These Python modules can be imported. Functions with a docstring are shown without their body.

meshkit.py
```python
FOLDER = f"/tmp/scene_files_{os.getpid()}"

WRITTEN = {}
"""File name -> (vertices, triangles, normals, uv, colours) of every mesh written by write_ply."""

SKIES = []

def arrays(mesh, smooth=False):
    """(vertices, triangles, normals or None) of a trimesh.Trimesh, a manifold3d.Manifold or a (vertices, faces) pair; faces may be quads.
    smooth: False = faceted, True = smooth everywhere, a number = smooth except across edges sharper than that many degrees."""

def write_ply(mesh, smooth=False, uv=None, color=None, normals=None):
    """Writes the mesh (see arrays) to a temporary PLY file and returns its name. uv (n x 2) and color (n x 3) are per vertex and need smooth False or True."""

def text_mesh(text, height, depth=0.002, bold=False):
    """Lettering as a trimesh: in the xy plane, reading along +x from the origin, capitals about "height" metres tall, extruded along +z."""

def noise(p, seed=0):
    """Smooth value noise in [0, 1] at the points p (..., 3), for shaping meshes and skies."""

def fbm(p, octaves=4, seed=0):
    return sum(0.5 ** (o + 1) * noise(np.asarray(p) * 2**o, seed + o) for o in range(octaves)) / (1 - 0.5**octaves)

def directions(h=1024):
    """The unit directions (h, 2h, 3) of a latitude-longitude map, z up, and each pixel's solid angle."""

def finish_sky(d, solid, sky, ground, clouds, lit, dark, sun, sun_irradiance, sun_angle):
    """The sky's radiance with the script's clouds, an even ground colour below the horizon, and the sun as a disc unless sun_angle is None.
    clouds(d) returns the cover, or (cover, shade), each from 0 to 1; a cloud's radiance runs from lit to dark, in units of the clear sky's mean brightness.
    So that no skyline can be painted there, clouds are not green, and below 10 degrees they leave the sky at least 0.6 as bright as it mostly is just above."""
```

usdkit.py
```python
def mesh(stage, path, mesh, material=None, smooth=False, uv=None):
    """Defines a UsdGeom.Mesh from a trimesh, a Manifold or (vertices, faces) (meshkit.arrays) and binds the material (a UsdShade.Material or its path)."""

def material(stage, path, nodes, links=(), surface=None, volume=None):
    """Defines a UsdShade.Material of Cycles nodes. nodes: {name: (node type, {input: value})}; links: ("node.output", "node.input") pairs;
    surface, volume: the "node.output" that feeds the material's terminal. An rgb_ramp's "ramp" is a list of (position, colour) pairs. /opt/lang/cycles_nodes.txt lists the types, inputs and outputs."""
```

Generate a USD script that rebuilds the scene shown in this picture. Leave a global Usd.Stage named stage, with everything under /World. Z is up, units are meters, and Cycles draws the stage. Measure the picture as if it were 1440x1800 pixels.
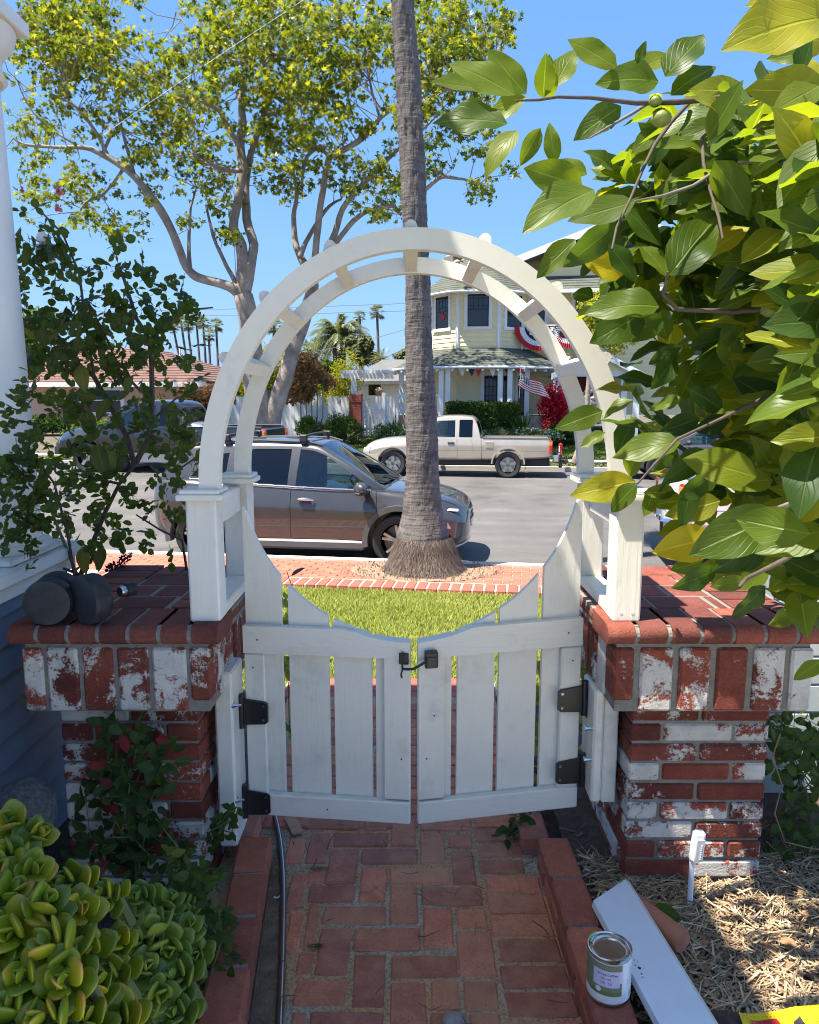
import math, random
import numpy as np, trimesh
import shapely.geometry as sg
from shapely import affinity
import manifold3d as m3
import usdkit, meshkit
from pxr import Usd, UsdGeom, UsdLux, UsdShade, Gf, Sdf, Vt

stage = Usd.Stage.CreateInMemory()
UsdGeom.SetStageUpAxis(stage, UsdGeom.Tokens.z)
UsdGeom.SetStageMetersPerUnit(stage, 1.0)
UsdGeom.Xform.Define(stage, '/World')
UsdGeom.Scope.Define(stage, '/World/Looks')
RNG = np.random.default_rng(7)
random.seed(7)

# ---------------------------------------------------------------- camera
FPX, HOR, CAMZ = 1331.0, 700.0, 1.6
PITCH = math.atan((900 - HOR) / FPX)
cam = UsdGeom.Camera.Define(stage, '/World/camera')
cam.CreateHorizontalApertureAttr(36.0)
cam.CreateVerticalApertureAttr(45.0)
cam.CreateFocalLengthAttr(36.0 * FPX / 1440.0)
cam.CreateClippingRangeAttr(Gf.Vec2f(0.05, 3000))
cam.AddTranslateOp().Set(Gf.Vec3d(0, 0, CAMZ))
cam.AddRotateXOp().Set(90 - math.degrees(PITCH))
cam.CreateExposureAttr(2.15)

# ---------------------------------------------------------------- sun and sky
SUN = np.array([-0.40, -0.17, 1.0]); SUN /= np.linalg.norm(SUN)
SUN_EL, SUN_ROT = math.asin(SUN[2]), math.atan2(SUN[0], SUN[1])
dome = UsdLux.DomeLight.Define(stage, '/World/sky')
dome.CreateIntensityAttr(1.0)
usdkit.material(stage, '/World/Looks/sky_look',
    {'sky': ('sky_texture', {'sky_type': 'single_scattering', 'sun_disc': False, 'sun_elevation': SUN_EL, 'sun_rotation': SUN_ROT % (2 * math.pi),
                             'altitude': 50.0, 'air_density': 1.0, 'aerosol_density': 1.5, 'ozone_density': 4.0}),
     'mx': ('mix', {'fac': .6, 'color2': (.50, 1.55, 3.9)}),
     'bg': ('background_shader', {'strength': 0.065})},
    [('sky.color', 'mx.color1'), ('mx.color', 'bg.color')], surface='bg.background')
UsdShade.MaterialBindingAPI.Apply(dome.GetPrim()).Bind(UsdShade.Material.Get(stage, '/World/Looks/sky_look'))
dome.GetPrim().SetCustomDataByKey('kind', 'structure')
dome.GetPrim().SetCustomDataByKey('label', 'clear blue daytime sky')
dome.GetPrim().SetCustomDataByKey('category', 'sky')
sun = UsdLux.DistantLight.Define(stage, '/World/sun')
sun.CreateIntensityAttr(0.80)
sun.CreateAngleAttr(0.53)
sun.CreateColorAttr(Gf.Vec3f(1.0, 0.94, 0.84))
sun.GetPrim().CreateAttribute('inputs:normalize', Sdf.ValueTypeNames.Bool).Set(True)
_z = Gf.Vec3d(*map(float, SUN)); _x = Gf.Cross(Gf.Vec3d(0, 0, 1), _z).GetNormalized(); _y = Gf.Cross(_z, _x)
sun.AddTransformOp().Set(Gf.Matrix4d(_x[0], _x[1], _x[2], 0, _y[0], _y[1], _y[2], 0, _z[0], _z[1], _z[2], 0, 0, 0, 20, 1))

# ---------------------------------------------------------------- measuring helpers
CT, ST = math.cos(PITCH), math.sin(PITCH)
def ray(px, py):
    a, b = (px - 720) / FPX, (900 - py) / FPX
    return np.array([a, CT + b * ST, -ST + b * CT])
def P(px, py, Y):
    d = ray(px, py); return np.array([0, 0, CAMZ]) + d * (Y / d[1])
def G(px, py, z=0.0):
    d = ray(px, py); return np.array([0, 0, CAMZ]) + d * ((z - CAMZ) / d[2])
ALPHA = math.radians(8.5)
SU, SV = np.array([math.cos(ALPHA), -math.sin(ALPHA), 0]), np.array([math.sin(ALPHA), math.cos(ALPHA), 0])
def S(u, v, z=0.0):
    return u * SU + v * SV + np.array([0, 0, z])
def PS(px, py, v):          # a point seen at a pixel on the upright plane v of the street
    d = ray(px, py); return np.array([0, 0, CAMZ]) + d * (v / (d @ SV))
def uv_of(p):
    return float(p @ SU), float(p @ SV)

# ---------------------------------------------------------------- prims
_names = {}
def numbered(parent, name):
    k = (parent, name); n = _names.get(k, 0); _names[k] = n + 1
    return f'{parent}/{name}' + (f'_{n:03d}' if n else '')
class Thing:
    def __init__(s, path, loc, rz=0.0, world=True):
        s.path, s.loc, s.world = path, np.array(loc, float), world
def say(prim, label=None, cat=None, group=None, kind=None):
    for k, v in (('label', label), ('category', cat), ('group', group), ('kind', kind)):
        if v: prim.SetCustomDataByKey(k, v)
def thing(name, label, cat, loc=(0, 0, 0), rz=0.0, group=None, kind=None, world=True):
    path = numbered('/World', name)
    x = UsdGeom.Xform.Define(stage, path)
    x.AddTranslateOp().Set(Gf.Vec3d(*map(float, loc)))
    if rz: x.AddRotateZOp().Set(math.degrees(rz))
    say(x.GetPrim(), label, cat, group, kind)
    return Thing(path, loc, rz, world)
RNDM = set()
def islands(prim, m, v, f):
    """one random number for every separate leaf, blade or straw of a mesh"""
    if m not in RNDM: return
    from scipy.sparse import coo_matrix
    from scipy.sparse.csgraph import connected_components
    n = len(v); e = np.vstack([f[:, [0, 1]], f[:, [1, 2]]])
    k, lab = connected_components(coo_matrix((np.ones(len(e), np.int8), (e[:, 0], e[:, 1])), shape=(n, n)), directed=False)
    r = np.random.default_rng(k).uniform(0, 1, k)[lab].astype(np.float32)
    UsdGeom.PrimvarsAPI(prim).CreatePrimvar('rnd', Sdf.ValueTypeNames.FloatArray, 'vertex').Set(Vt.FloatArray.FromNumpy(r))
def part(t, name, mesh, mat, smooth=False, parent=None, label=None, kind=None, uv=None):
    base = (parent or t.path)
    path = numbered(base, name)
    v, f = vf(mesh)
    if t.world: v = v - t.loc
    p = usdkit.mesh(stage, path, (v, f), M[mat] if isinstance(mat, str) else mat, smooth=smooth, uv=uv)
    islands(p.GetPrim(), mat, v, f); say(p.GetPrim(), label, None, None, kind)
    return path
def single(name, mesh, mat, label, cat, group=None, kind=None, smooth=False, uv=None):
    path = numbered('/World', name)
    v, f = vf(mesh); p = usdkit.mesh(stage, path, (v, f), M[mat] if isinstance(mat, str) else mat, smooth=smooth, uv=uv)
    islands(p.GetPrim(), mat, v, f); say(p.GetPrim(), label, cat, group, kind)
    return path
def copy_of(src, name, label, loc, rz=0.0, group=None, scale=None):
    path = numbered('/World', name)
    x = UsdGeom.Xform.Define(stage, path)
    x.GetPrim().GetReferences().AddInternalReference(src.path)
    x.GetPrim().SetInstanceable(True)
    x.ClearXformOpOrder()
    x.AddTranslateOp().Set(Gf.Vec3d(*map(float, loc)))
    x.AddRotateZOp().Set(math.degrees(rz))
    if scale: x.AddScaleOp().Set(Gf.Vec3f(*([float(scale)] * 3 if np.ndim(scale) == 0 else scale)))
    say(x.GetPrim(), label, None, group)
    return path

# ---------------------------------------------------------------- meshes
def vf(mesh):
    if isinstance(mesh, tuple):
        v, f = np.asarray(mesh[0], float), np.asarray(mesh[1], int)
        if f.shape[1] == 4: f = np.vstack([f[:, [0, 1, 2]], f[:, [0, 2, 3]]])
        return v, f
    if hasattr(mesh, 'to_mesh'):
        m = mesh.to_mesh(); return np.array(m.vert_properties[:, :3], float), np.array(m.tri_verts, int)
    return np.array(mesh.vertices, float), np.array(mesh.faces, int)
def join(ms):
    vs, fs, n = [], [], 0
    for m in ms:
        v, f = vf(m); vs.append(v); fs.append(f + n); n += len(v)
    return np.vstack(vs), np.vstack(fs)
def xf(mesh, mat4):
    v, f = vf(mesh); return v @ mat4[:3, :3].T + mat4[:3, 3], f
def rotz(mesh, a, c=(0, 0, 0)):
    v, f = vf(mesh); c = np.array(c); ca, sa = math.cos(a), math.sin(a)
    R = np.array([[ca, -sa, 0], [sa, ca, 0], [0, 0, 1]]); return (v - c) @ R.T + c, f
def rot(mesh, axis, a, c=(0, 0, 0)):
    v, f = vf(mesh); c = np.array(c); R = trimesh.transformations.rotation_matrix(a, axis)[:3, :3]
    return (v - c) @ R.T + c, f
def mv(mesh, d):
    v, f = vf(mesh); return v + np.array(d), f
_cb = None
def box(x0, x1, y0, y1, z0, z1, b=0.0):
    global _cb
    c = np.array([(x0 + x1) / 2, (y0 + y1) / 2, (z0 + z1) / 2]); h = np.array([abs(x1 - x0), abs(y1 - y0), abs(z1 - z0)]) / 2
    if b <= 0:
        v = np.array([[i, j, k] for i in (-1, 1) for j in (-1, 1) for k in (-1, 1)], float)
        f = np.array([[0, 1, 3, 2], [4, 6, 7, 5], [0, 4, 5, 1], [2, 3, 7, 6], [0, 2, 6, 4], [1, 5, 7, 3]])
        return v * h + c, np.vstack([f[:, [0, 1, 2]], f[:, [0, 2, 3]]])
    if _cb is None:
        s, a = [], []
        for i in (-1, 1):
            for j in (-1, 1):
                for k in (-1, 1):
                    for ax in range(3):
                        s.append((i, j, k)); o = [1, 1, 1]; o[ax] = 0; a.append(o)
        s, a = np.array(s, float), np.array(a, float)
        hull = trimesh.convex.convex_hull(s - s * a * .2, qhull_options='QJ Qt') if False else trimesh.Trimesh(s - s * a * .2, np.zeros((0, 3), int), process=False)
        from scipy.spatial import ConvexHull
        pts = s - s * a * .2; H = ConvexHull(pts); F = H.simplices.copy()
        for q, t in enumerate(F):
            n = np.cross(pts[t[1]] - pts[t[0]], pts[t[2]] - pts[t[0]])
            if n @ pts[t].mean(0) < 0: F[q] = t[::-1]
        _cb = (s, a, F)
    s, a, F = _cb
    b = min(b, h.min() * .9)
    return s * h - s * a * b + c, F
def quad(a, b, c, d):
    return np.array([a, b, c, d], float), np.array([[0, 1, 2], [0, 2, 3]])
def tube(pts, r, n=8, cap=True):
    pts = np.asarray(pts, float); m = len(pts); r = np.broadcast_to(np.asarray(r, float), m)
    tg = np.gradient(pts, axis=0); tg /= np.maximum(np.linalg.norm(tg, axis=1, keepdims=True), 1e-9)
    ref = np.array([0, 0, 1.0]) if abs(tg[0][2]) < .9 else np.array([1.0, 0, 0])
    u = np.cross(tg[0], ref); u /= np.linalg.norm(u); rings = []
    th = np.arange(n) * 2 * np.pi / n
    for i in range(m):
        u = u - tg[i] * (u @ tg[i]); u /= max(np.linalg.norm(u), 1e-9); w = np.cross(tg[i], u)
        rings.append(pts[i] + r[i] * (np.cos(th)[:, None] * u + np.sin(th)[:, None] * w))
    v = np.vstack(rings); f = []
    i = np.arange(m - 1)[:, None] * n; j = np.arange(n)[None]; k = (j + 1) % n
    q = np.stack([i + j, i + k, i + n + k, i + n + j], -1).reshape(-1, 4)
    f = np.vstack([q[:, [0, 1, 2]], q[:, [0, 2, 3]]])
    if cap:
        v = np.vstack([v, pts[0], pts[-1]]); j = np.arange(n); k = (j + 1) % n
        f = np.vstack([f, np.stack([np.full(n, len(v) - 2), k, j], 1), np.stack([np.full(n, len(v) - 1), (m - 1) * n + j, (m - 1) * n + k], 1)])
    return v, f
def lathe(prof, n=24, c=(0, 0, 0), axis='z'):
    prof = np.asarray(prof, float); m = len(prof); th = np.arange(n) * 2 * np.pi / n
    v = np.stack([prof[:, :1] * np.cos(th), prof[:, :1] * np.sin(th), np.repeat(prof[:, 1:2], n, 1)], -1).reshape(-1, 3)
    i = np.arange(m - 1)[:, None] * n; j = np.arange(n)[None]; k = (j + 1) % n
    q = np.stack([i + j, i + k, i + n + k, i + n + j], -1).reshape(-1, 4)
    if axis == 'y': v = v[:, [0, 2, 1]] * [1, 1, -1]; 
    if axis == 'x': v = v[:, [2, 0, 1]]
    return v + np.array(c), np.vstack([q[:, [0, 1, 2]], q[:, [0, 2, 3]]])
def extrude(poly, h):
    poly = poly if poly.geom_type == 'Polygon' else max(poly.geoms, key=lambda g: g.area)
    return vf(trimesh.creation.extrude_polygon(poly, h, engine='earcut'))
def extr_xz(poly, y0, y1):      # polygon in x,z pushed along y
    v, f = extrude(poly, y1 - y0)
    return np.stack([v[:, 0], v[:, 2] + y0, v[:, 1]], 1), f[:, ::-1]
def extr_yz(poly, x0, x1):
    v, f = extrude(poly, x1 - x0)
    return np.stack([v[:, 2] + x0, v[:, 0], v[:, 1]], 1), f
def grid(fn, us, vs, flip=False):
    us, vs = np.asarray(us), np.asarray(vs)
    A, B = np.meshgrid(us, vs, indexing='ij'); v = fn(A, B).reshape(-1, 3); n, m = len(us), len(vs)
    i, j = np.meshgrid(np.arange(n - 1), np.arange(m - 1), indexing='ij'); a = (i * m + j).ravel()
    q = np.stack([a, a + m, a + m + 1, a + 1], 1)
    if flip: q = q[:, ::-1]
    return v, np.vstack([q[:, [0, 1, 2]], q[:, [0, 2, 3]]])
def to_man(mesh):
    v, f = vf(mesh)
    t = trimesh.Trimesh(v, f, process=True)
    return m3.Manifold(m3.Mesh(vert_properties=np.asarray(t.vertices, np.float32), tri_verts=np.asarray(t.faces, np.uint32)))
def hull(pts):
    t = trimesh.convex.convex_hull(np.asarray(pts, float)); return vf(t)
def jitter(mesh, amp, scale, seed=0):
    v, f = vf(mesh)
    d = np.stack([meshkit.fbm(v * scale + 31.7 * (k + 1), 3, seed + k) - .5 for k in range(3)], 1)
    return v + d * amp * 2, f
def subdiv(mesh, n=1):
    v, f = vf(mesh)
    t = trimesh.Trimesh(v, f, process=True)
    for _ in range(n): t = t.subdivide()
    return vf(t)

# ---------------------------------------------------------------- materials
M = {}
def mat(name, nodes, links, surface='p.BSDF', volume=None):
    M[name] = usdkit.material(stage, f'/World/Looks/{name}', nodes, links, surface=surface, volume=volume)
def plain(name, col, rough=.5, metal=0., coat=0., spec=.5, var=.12, scale=6., bump=0., bscale=60., bdist=.01, **kw):
    """a colour broken up by two noises, with fine relief"""
    c = np.array(col)
    n = {'g': ('geometry', {}), 'n': ('noise_texture', {'scale': scale, 'detail': 6., 'roughness': .65}),
         'r': ('rgb_ramp', {'ramp': [(.25, tuple(np.clip(c * (1 - var), 0, 1))), (.5, tuple(c)), (.75, tuple(np.clip(c * (1 + var), 0, 1)))]}),
         'p': ('principled_bsdf', {'roughness': rough, 'metallic': metal, 'coat_weight': coat, 'specular_ior_level': spec, **kw})}
    l = [('g.position', 'n.vector'), ('n.fac', 'r.fac'), ('r.color', 'p.base_color')]
    if bump:
        n['bn'] = ('noise_texture', {'scale': bscale, 'detail': 4.}); n['b'] = ('bump', {'strength': bump, 'distance': bdist})
        l += [('g.position', 'bn.vector'), ('bn.fac', 'b.height'), ('b.normal', 'p.normal')]
    mat(name, n, l)
def wood_white(name, col, axis_scale, var=.05, bs=.45):
    """brushed white paint over sawn timber: grain follows the stretched axis"""
    c = np.array(col)
    mat(name, {'g': ('geometry', {}), 'mp': ('mapping', {'scale': axis_scale}),
               'n': ('noise_texture', {'scale': 1., 'detail': 5., 'roughness': .6, 'distortion': .6}),
               'n2': ('noise_texture', {'scale': 5., 'detail': 6., 'roughness': .7}),
               'n3': ('noise_texture', {'scale': 38., 'detail': 3.}),
               'r': ('rgb_ramp', {'ramp': [(.28, tuple(c * .80)), (.45, tuple(c)), (.7, tuple(np.clip(c * (1 + var), 0, 1)))]}),
               'kn': ('rgb_ramp', {'ramp': [(.0, (.55, .5, .42)), (.24, (1., 1., 1.)), (1., (1., 1., 1.))]}),
               'mx': ('mix', {'mix_type': 'multiply', 'fac': .65}),
               'b': ('bump', {'strength': bs, 'distance': .004}),
               'p': ('principled_bsdf', {'roughness': .42, 'specular_ior_level': .45})},
        [('g.position', 'mp.vector'), ('mp.vector', 'n.vector'), ('g.position', 'n2.vector'), ('g.position', 'n3.vector'), ('n2.fac', 'r.fac'),
         ('n3.fac', 'kn.fac'), ('r.color', 'mx.color1'), ('kn.color', 'mx.color2'), ('mx.color', 'p.base_color'), ('n.fac', 'b.height'), ('b.normal', 'p.normal')])
wood_white('white_wood_upright', (.68, .645, .555), (70., 70., 5.))
wood_white('white_wood_level', (.68, .645, .555), (5., 70., 70.))
wood_white('white_wood_deep', (.69, .655, .565), (70., 5., 70.))
wood_white('white_wood_cool', (.68, .645, .555), (16., 16., 16.), bs=.12)
def brickmat(name, cols, white, dirt=.15, tscale=15.):
    """fired clay with flaking whitewash: white = how much of the face still carries paint"""
    n = {'g': ('geometry', {}), 'oi': ('object_info', {}),
         'n': ('noise_texture', {'scale': 9., 'detail': 8., 'roughness': .7}),
         'f': ('noise_texture', {'scale': 160., 'detail': 3., 'roughness': .6}),
         'r': ('rgb_ramp', {'ramp': [(.25, cols[0]), (.5, cols[1]), (.75, cols[2])]}),
         'sp': ('rgb_ramp', {'ramp': [(.32, (.45, .45, .45)), (.47, (1., 1., 1.)), (.66, (1., 1., 1.)), (.74, (1.5, 1.4, 1.3))]}),
         'mm': ('mix', {'mix_type': 'multiply', 'fac': .7}), 'ob': ('rgb_ramp', {'ramp': [(0., (.55, .55, .6)), (.35, (.85, .85, .85)), (.7, (1.05, 1., 1.)), (1., (1.3, 1.2, 1.1))]}), 'mo': ('mix', {'mix_type': 'multiply', 'fac': 1.}),
         'wn': ('noise_texture', {'scale': tscale, 'detail': 10., 'roughness': .66, 'distortion': .5}),
         'wa': ('noise_texture', {'scale': 7., 'detail': 2.}),
         'wf': ('noise_texture', {'scale': 120., 'detail': 5., 'roughness': .7, 'distortion': .6}),
         'wm': ('math', {'math_type': 'multiply_add', 'value2': .6}),
         'wm2': ('math', {'math_type': 'multiply_add', 'value2': .46}),
         'ra': ('math', {'math_type': 'multiply_add', 'value2': .16, 'value3': -.08}),
         'add2': ('math', {'math_type': 'add'}),
         'wr': ('map_range', {'from_min': 1.175 - white, 'from_max': 1.245 - white, 'to_min': 0., 'to_max': 1., 'clamp': True}),
         'wc': ('rgb_ramp', {'ramp': [(.3, (.38, .355, .31)), (.6, (.58, .55, .49))]}),
         'mw': ('mix', {}),
         'b': ('bump', {'strength': .6, 'distance': .006}), 'b2': ('bump', {'strength': .5, 'distance': .004}),
         'p': ('principled_bsdf', {'roughness': .8, 'specular_ior_level': .3})}
    l = [('g.position', 'n.vector'), ('g.position', 'f.vector'), ('g.position', 'wn.vector'), ('g.position', 'wa.vector'), ('n.fac', 'r.fac'), ('f.fac', 'sp.fac'),
         ('r.color', 'mm.color1'), ('sp.color', 'mm.color2'), ('g.position', 'wf.vector'), ('wa.fac', 'wm.value1'), ('wn.fac', 'wm.value3'), ('wf.fac', 'wm2.value1'), ('wm.value', 'wm2.value3'),
         ('oi.random', 'ra.value1'), ('wm2.value', 'add2.value1'), ('ra.value', 'add2.value2'), ('add2.value', 'wr.value'), ('n.fac', 'wc.fac'),
         ('oi.random', 'ob.fac'), ('mm.color', 'mo.color1'), ('ob.color', 'mo.color2'), ('mo.color', 'mw.color1'), ('wc.color', 'mw.color2'), ('wr.result', 'mw.fac'), ('mw.color', 'p.base_color'),
         ('f.fac', 'b.height'), ('wr.result', 'b2.height'), ('b.normal', 'b2.normal'), ('b2.normal', 'p.normal')]
    mat(name, n, l)
RED = [(.13, .03, .02), (.21, .05, .03), (.29, .08, .05)]
brickmat('brick_clean', RED, 0.02)
brickmat('brick_flecked', RED, 0.12)
brickmat('brick_half', RED, 0.2)
brickmat('brick_white', RED, 0.3)
brickmat('brick_cap', [(.12, .036, .024), (.20, .056, .036), (.28, .095, .068)], -.3)
def pavermat(name, cols, sand):
    n = {'g': ('geometry', {}), 'n': ('noise_texture', {'scale': 14., 'detail': 8., 'roughness': .7}), 'f': ('noise_texture', {'scale': 190., 'detail': 3.}),
         'r': ('rgb_ramp', {'ramp': [(.25, cols[0]), (.5, cols[1]), (.75, cols[2])]}),
         'sp': ('rgb_ramp', {'ramp': [(.30, (.5, .5, .5)), (.45, (1., 1., 1.)), (.66, (1., 1., 1.)), (.73, (2.1, 1.9, 1.8))]}),
         'mm': ('mix', {'mix_type': 'multiply', 'fac': .8}), 'oi': ('object_info', {}), 'ob': ('rgb_ramp', {'ramp': [(0., (.66, .64, .68)), (.4, (.92, .9, .92)), (.75, (1.05, 1.02, 1.)), (1., (1.25, 1.18, 1.1))]}), 'mo': ('mix', {'mix_type': 'multiply', 'fac': 1.}),
         'w': ('noise_texture', {'scale': 3.2, 'detail': 9., 'roughness': .68}), 'wr': ('map_range', {'from_min': .58 - sand, 'from_max': .80 - sand, 'clamp': True}),
         'mw': ('mix', {'color2': (.48, .22, .11)}), 'b': ('bump', {'strength': .55, 'distance': .005}),
         'p': ('principled_bsdf', {'roughness': .75, 'specular_ior_level': .35})}
    mat(name, n, [('g.position', 'n.vector'), ('g.position', 'f.vector'), ('g.position', 'w.vector'), ('n.fac', 'r.fac'), ('f.fac', 'sp.fac'), ('r.color', 'mm.color1'), ('sp.color', 'mm.color2'),
                  ('w.fac', 'wr.value'), ('oi.random', 'ob.fac'), ('mm.color', 'mo.color1'), ('ob.color', 'mo.color2'), ('mo.color', 'mw.color1'), ('wr.result', 'mw.fac'), ('mw.color', 'p.base_color'), ('f.fac', 'b.height'), ('b.normal', 'p.normal')])
pavermat('paver', [(.30, .105, .066), (.46, .158, .085), (.58, .245, .15)], .04)
pavermat('paver_dark', [(.26, .10, .074), (.39, .14, .085), (.50, .205, .13)], .06)
pavermat('paver_sandy', [(.30, .11, .066), (.47, .175, .09), (.58, .25, .145)], .11)
pavermat('low_wall_brick', [(.26, .078, .045), (.36, .108, .062), (.45, .155, .10)], -.01)
plain('street_paver', (.40, .125, .075), .85, var=.22, scale=5, bump=.2, bscale=120, bdist=.004)
plain('street_paver_two', (.35, .105, .062), .85, var=.22, scale=5, bump=.2, bscale=120, bdist=.004)
plain('edging_brick', (.34, .085, .052), .8, var=.2, scale=7, bump=.2, bscale=120, bdist=.004)
plain('mortar', (.20, .185, .155), .95, var=.3, scale=30, bump=.8, bscale=240, bdist=.004)
plain('mortar_light', (.46, .39, .31), .95, var=.2, scale=20, bump=.4, bscale=150, bdist=.004)
mat('path_mortar', {'g': ('geometry', {}), 'n': ('noise_texture', {'scale': 2.6, 'detail': 6.}), 'f': ('noise_texture', {'scale': 120., 'detail': 4.}), 'r': ('rgb_ramp', {'ramp': [(.34, (.36, .32, .235)), (.47, (.36, .25, .15)), (.60, (.46, .24, .11))]}), 'fr': ('rgb_ramp', {'ramp': [(.3, (.55, .55, .55)), (.5, (1., 1., 1.)), (.7, (1.3, 1.3, 1.3))]}), 'm': ('mix', {'mix_type': 'multiply', 'fac': 1.}), 'b': ('bump', {'strength': .9, 'distance': .006}), 'p': ('principled_bsdf', {'roughness': .95, 'specular_ior_level': .15})},
    [('g.position', 'n.vector'), ('g.position', 'f.vector'), ('n.fac', 'r.fac'), ('f.fac', 'fr.fac'), ('r.color', 'm.color1'), ('fr.color', 'm.color2'), ('m.color', 'p.base_color'), ('f.fac', 'b.height'), ('b.normal', 'p.normal')])
plain('concrete', (.46, .42, .38), .9, var=.15, scale=3, bump=.3, bscale=90, bdist=.004)
plain('kerb_concrete', (.50, .42, .35), .9, var=.15, scale=3, bump=.3, bscale=90, bdist=.004)
plain('soil', (.060, .042, .030), .95, var=.5, scale=25, bump=1., bscale=120, bdist=.015)
plain('black_iron', (.012, .012, .013), .38, var=.3, scale=60, bump=.15, bscale=300, bdist=.001)
plain('black_rubber', (.016, .016, .017), .6, var=.8, scale=30, bump=.15, bscale=200, bdist=.001)
plain('zinc', (.62, .64, .66), .28, metal=1., var=.1)
plain('steel', (.72, .70, .66), .16, metal=1., var=.08)
# ================================================================ ground, lawn, road
V_EDGE, V_STRIP, V_KERB, V_FARKERB = 7.55, 7.85, 9.02, 22.15
Z_ST, Z_STRIP = -.50, -.37
def lawn_z(x, y):
    v = x * SV[0] + y * SV[1]
    t = np.clip((v - 3.9) / (V_EDGE - 3.9), 0, 1)
    return -.16 - .24 * t
plain('earth', (.10, .085, .055), .95, var=.4, scale=2)
def _terr(A, B):
    z = np.where(B < 3.95, -.012, lawn_z(A, B)); vv = A * SV[0] + B * SV[1]
    return np.stack([A, B, np.where(vv > V_EDGE + .12, -.62, z)], -1)
single('ground', box(-400, 400, -300, 900, -1.4, -.72), 'earth', 'bare ground reaching to the horizon', 'ground', kind='structure')
single('front_yard', grid(_terr, np.linspace(-14, 14, 57), np.concatenate([np.linspace(-6, 3.94, 12), [3.95], np.linspace(4.0, 10.6, 30)]), flip=False), 'soil', 'soil of the front yard sloping down to the pavement', 'yard', kind='structure')

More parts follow.
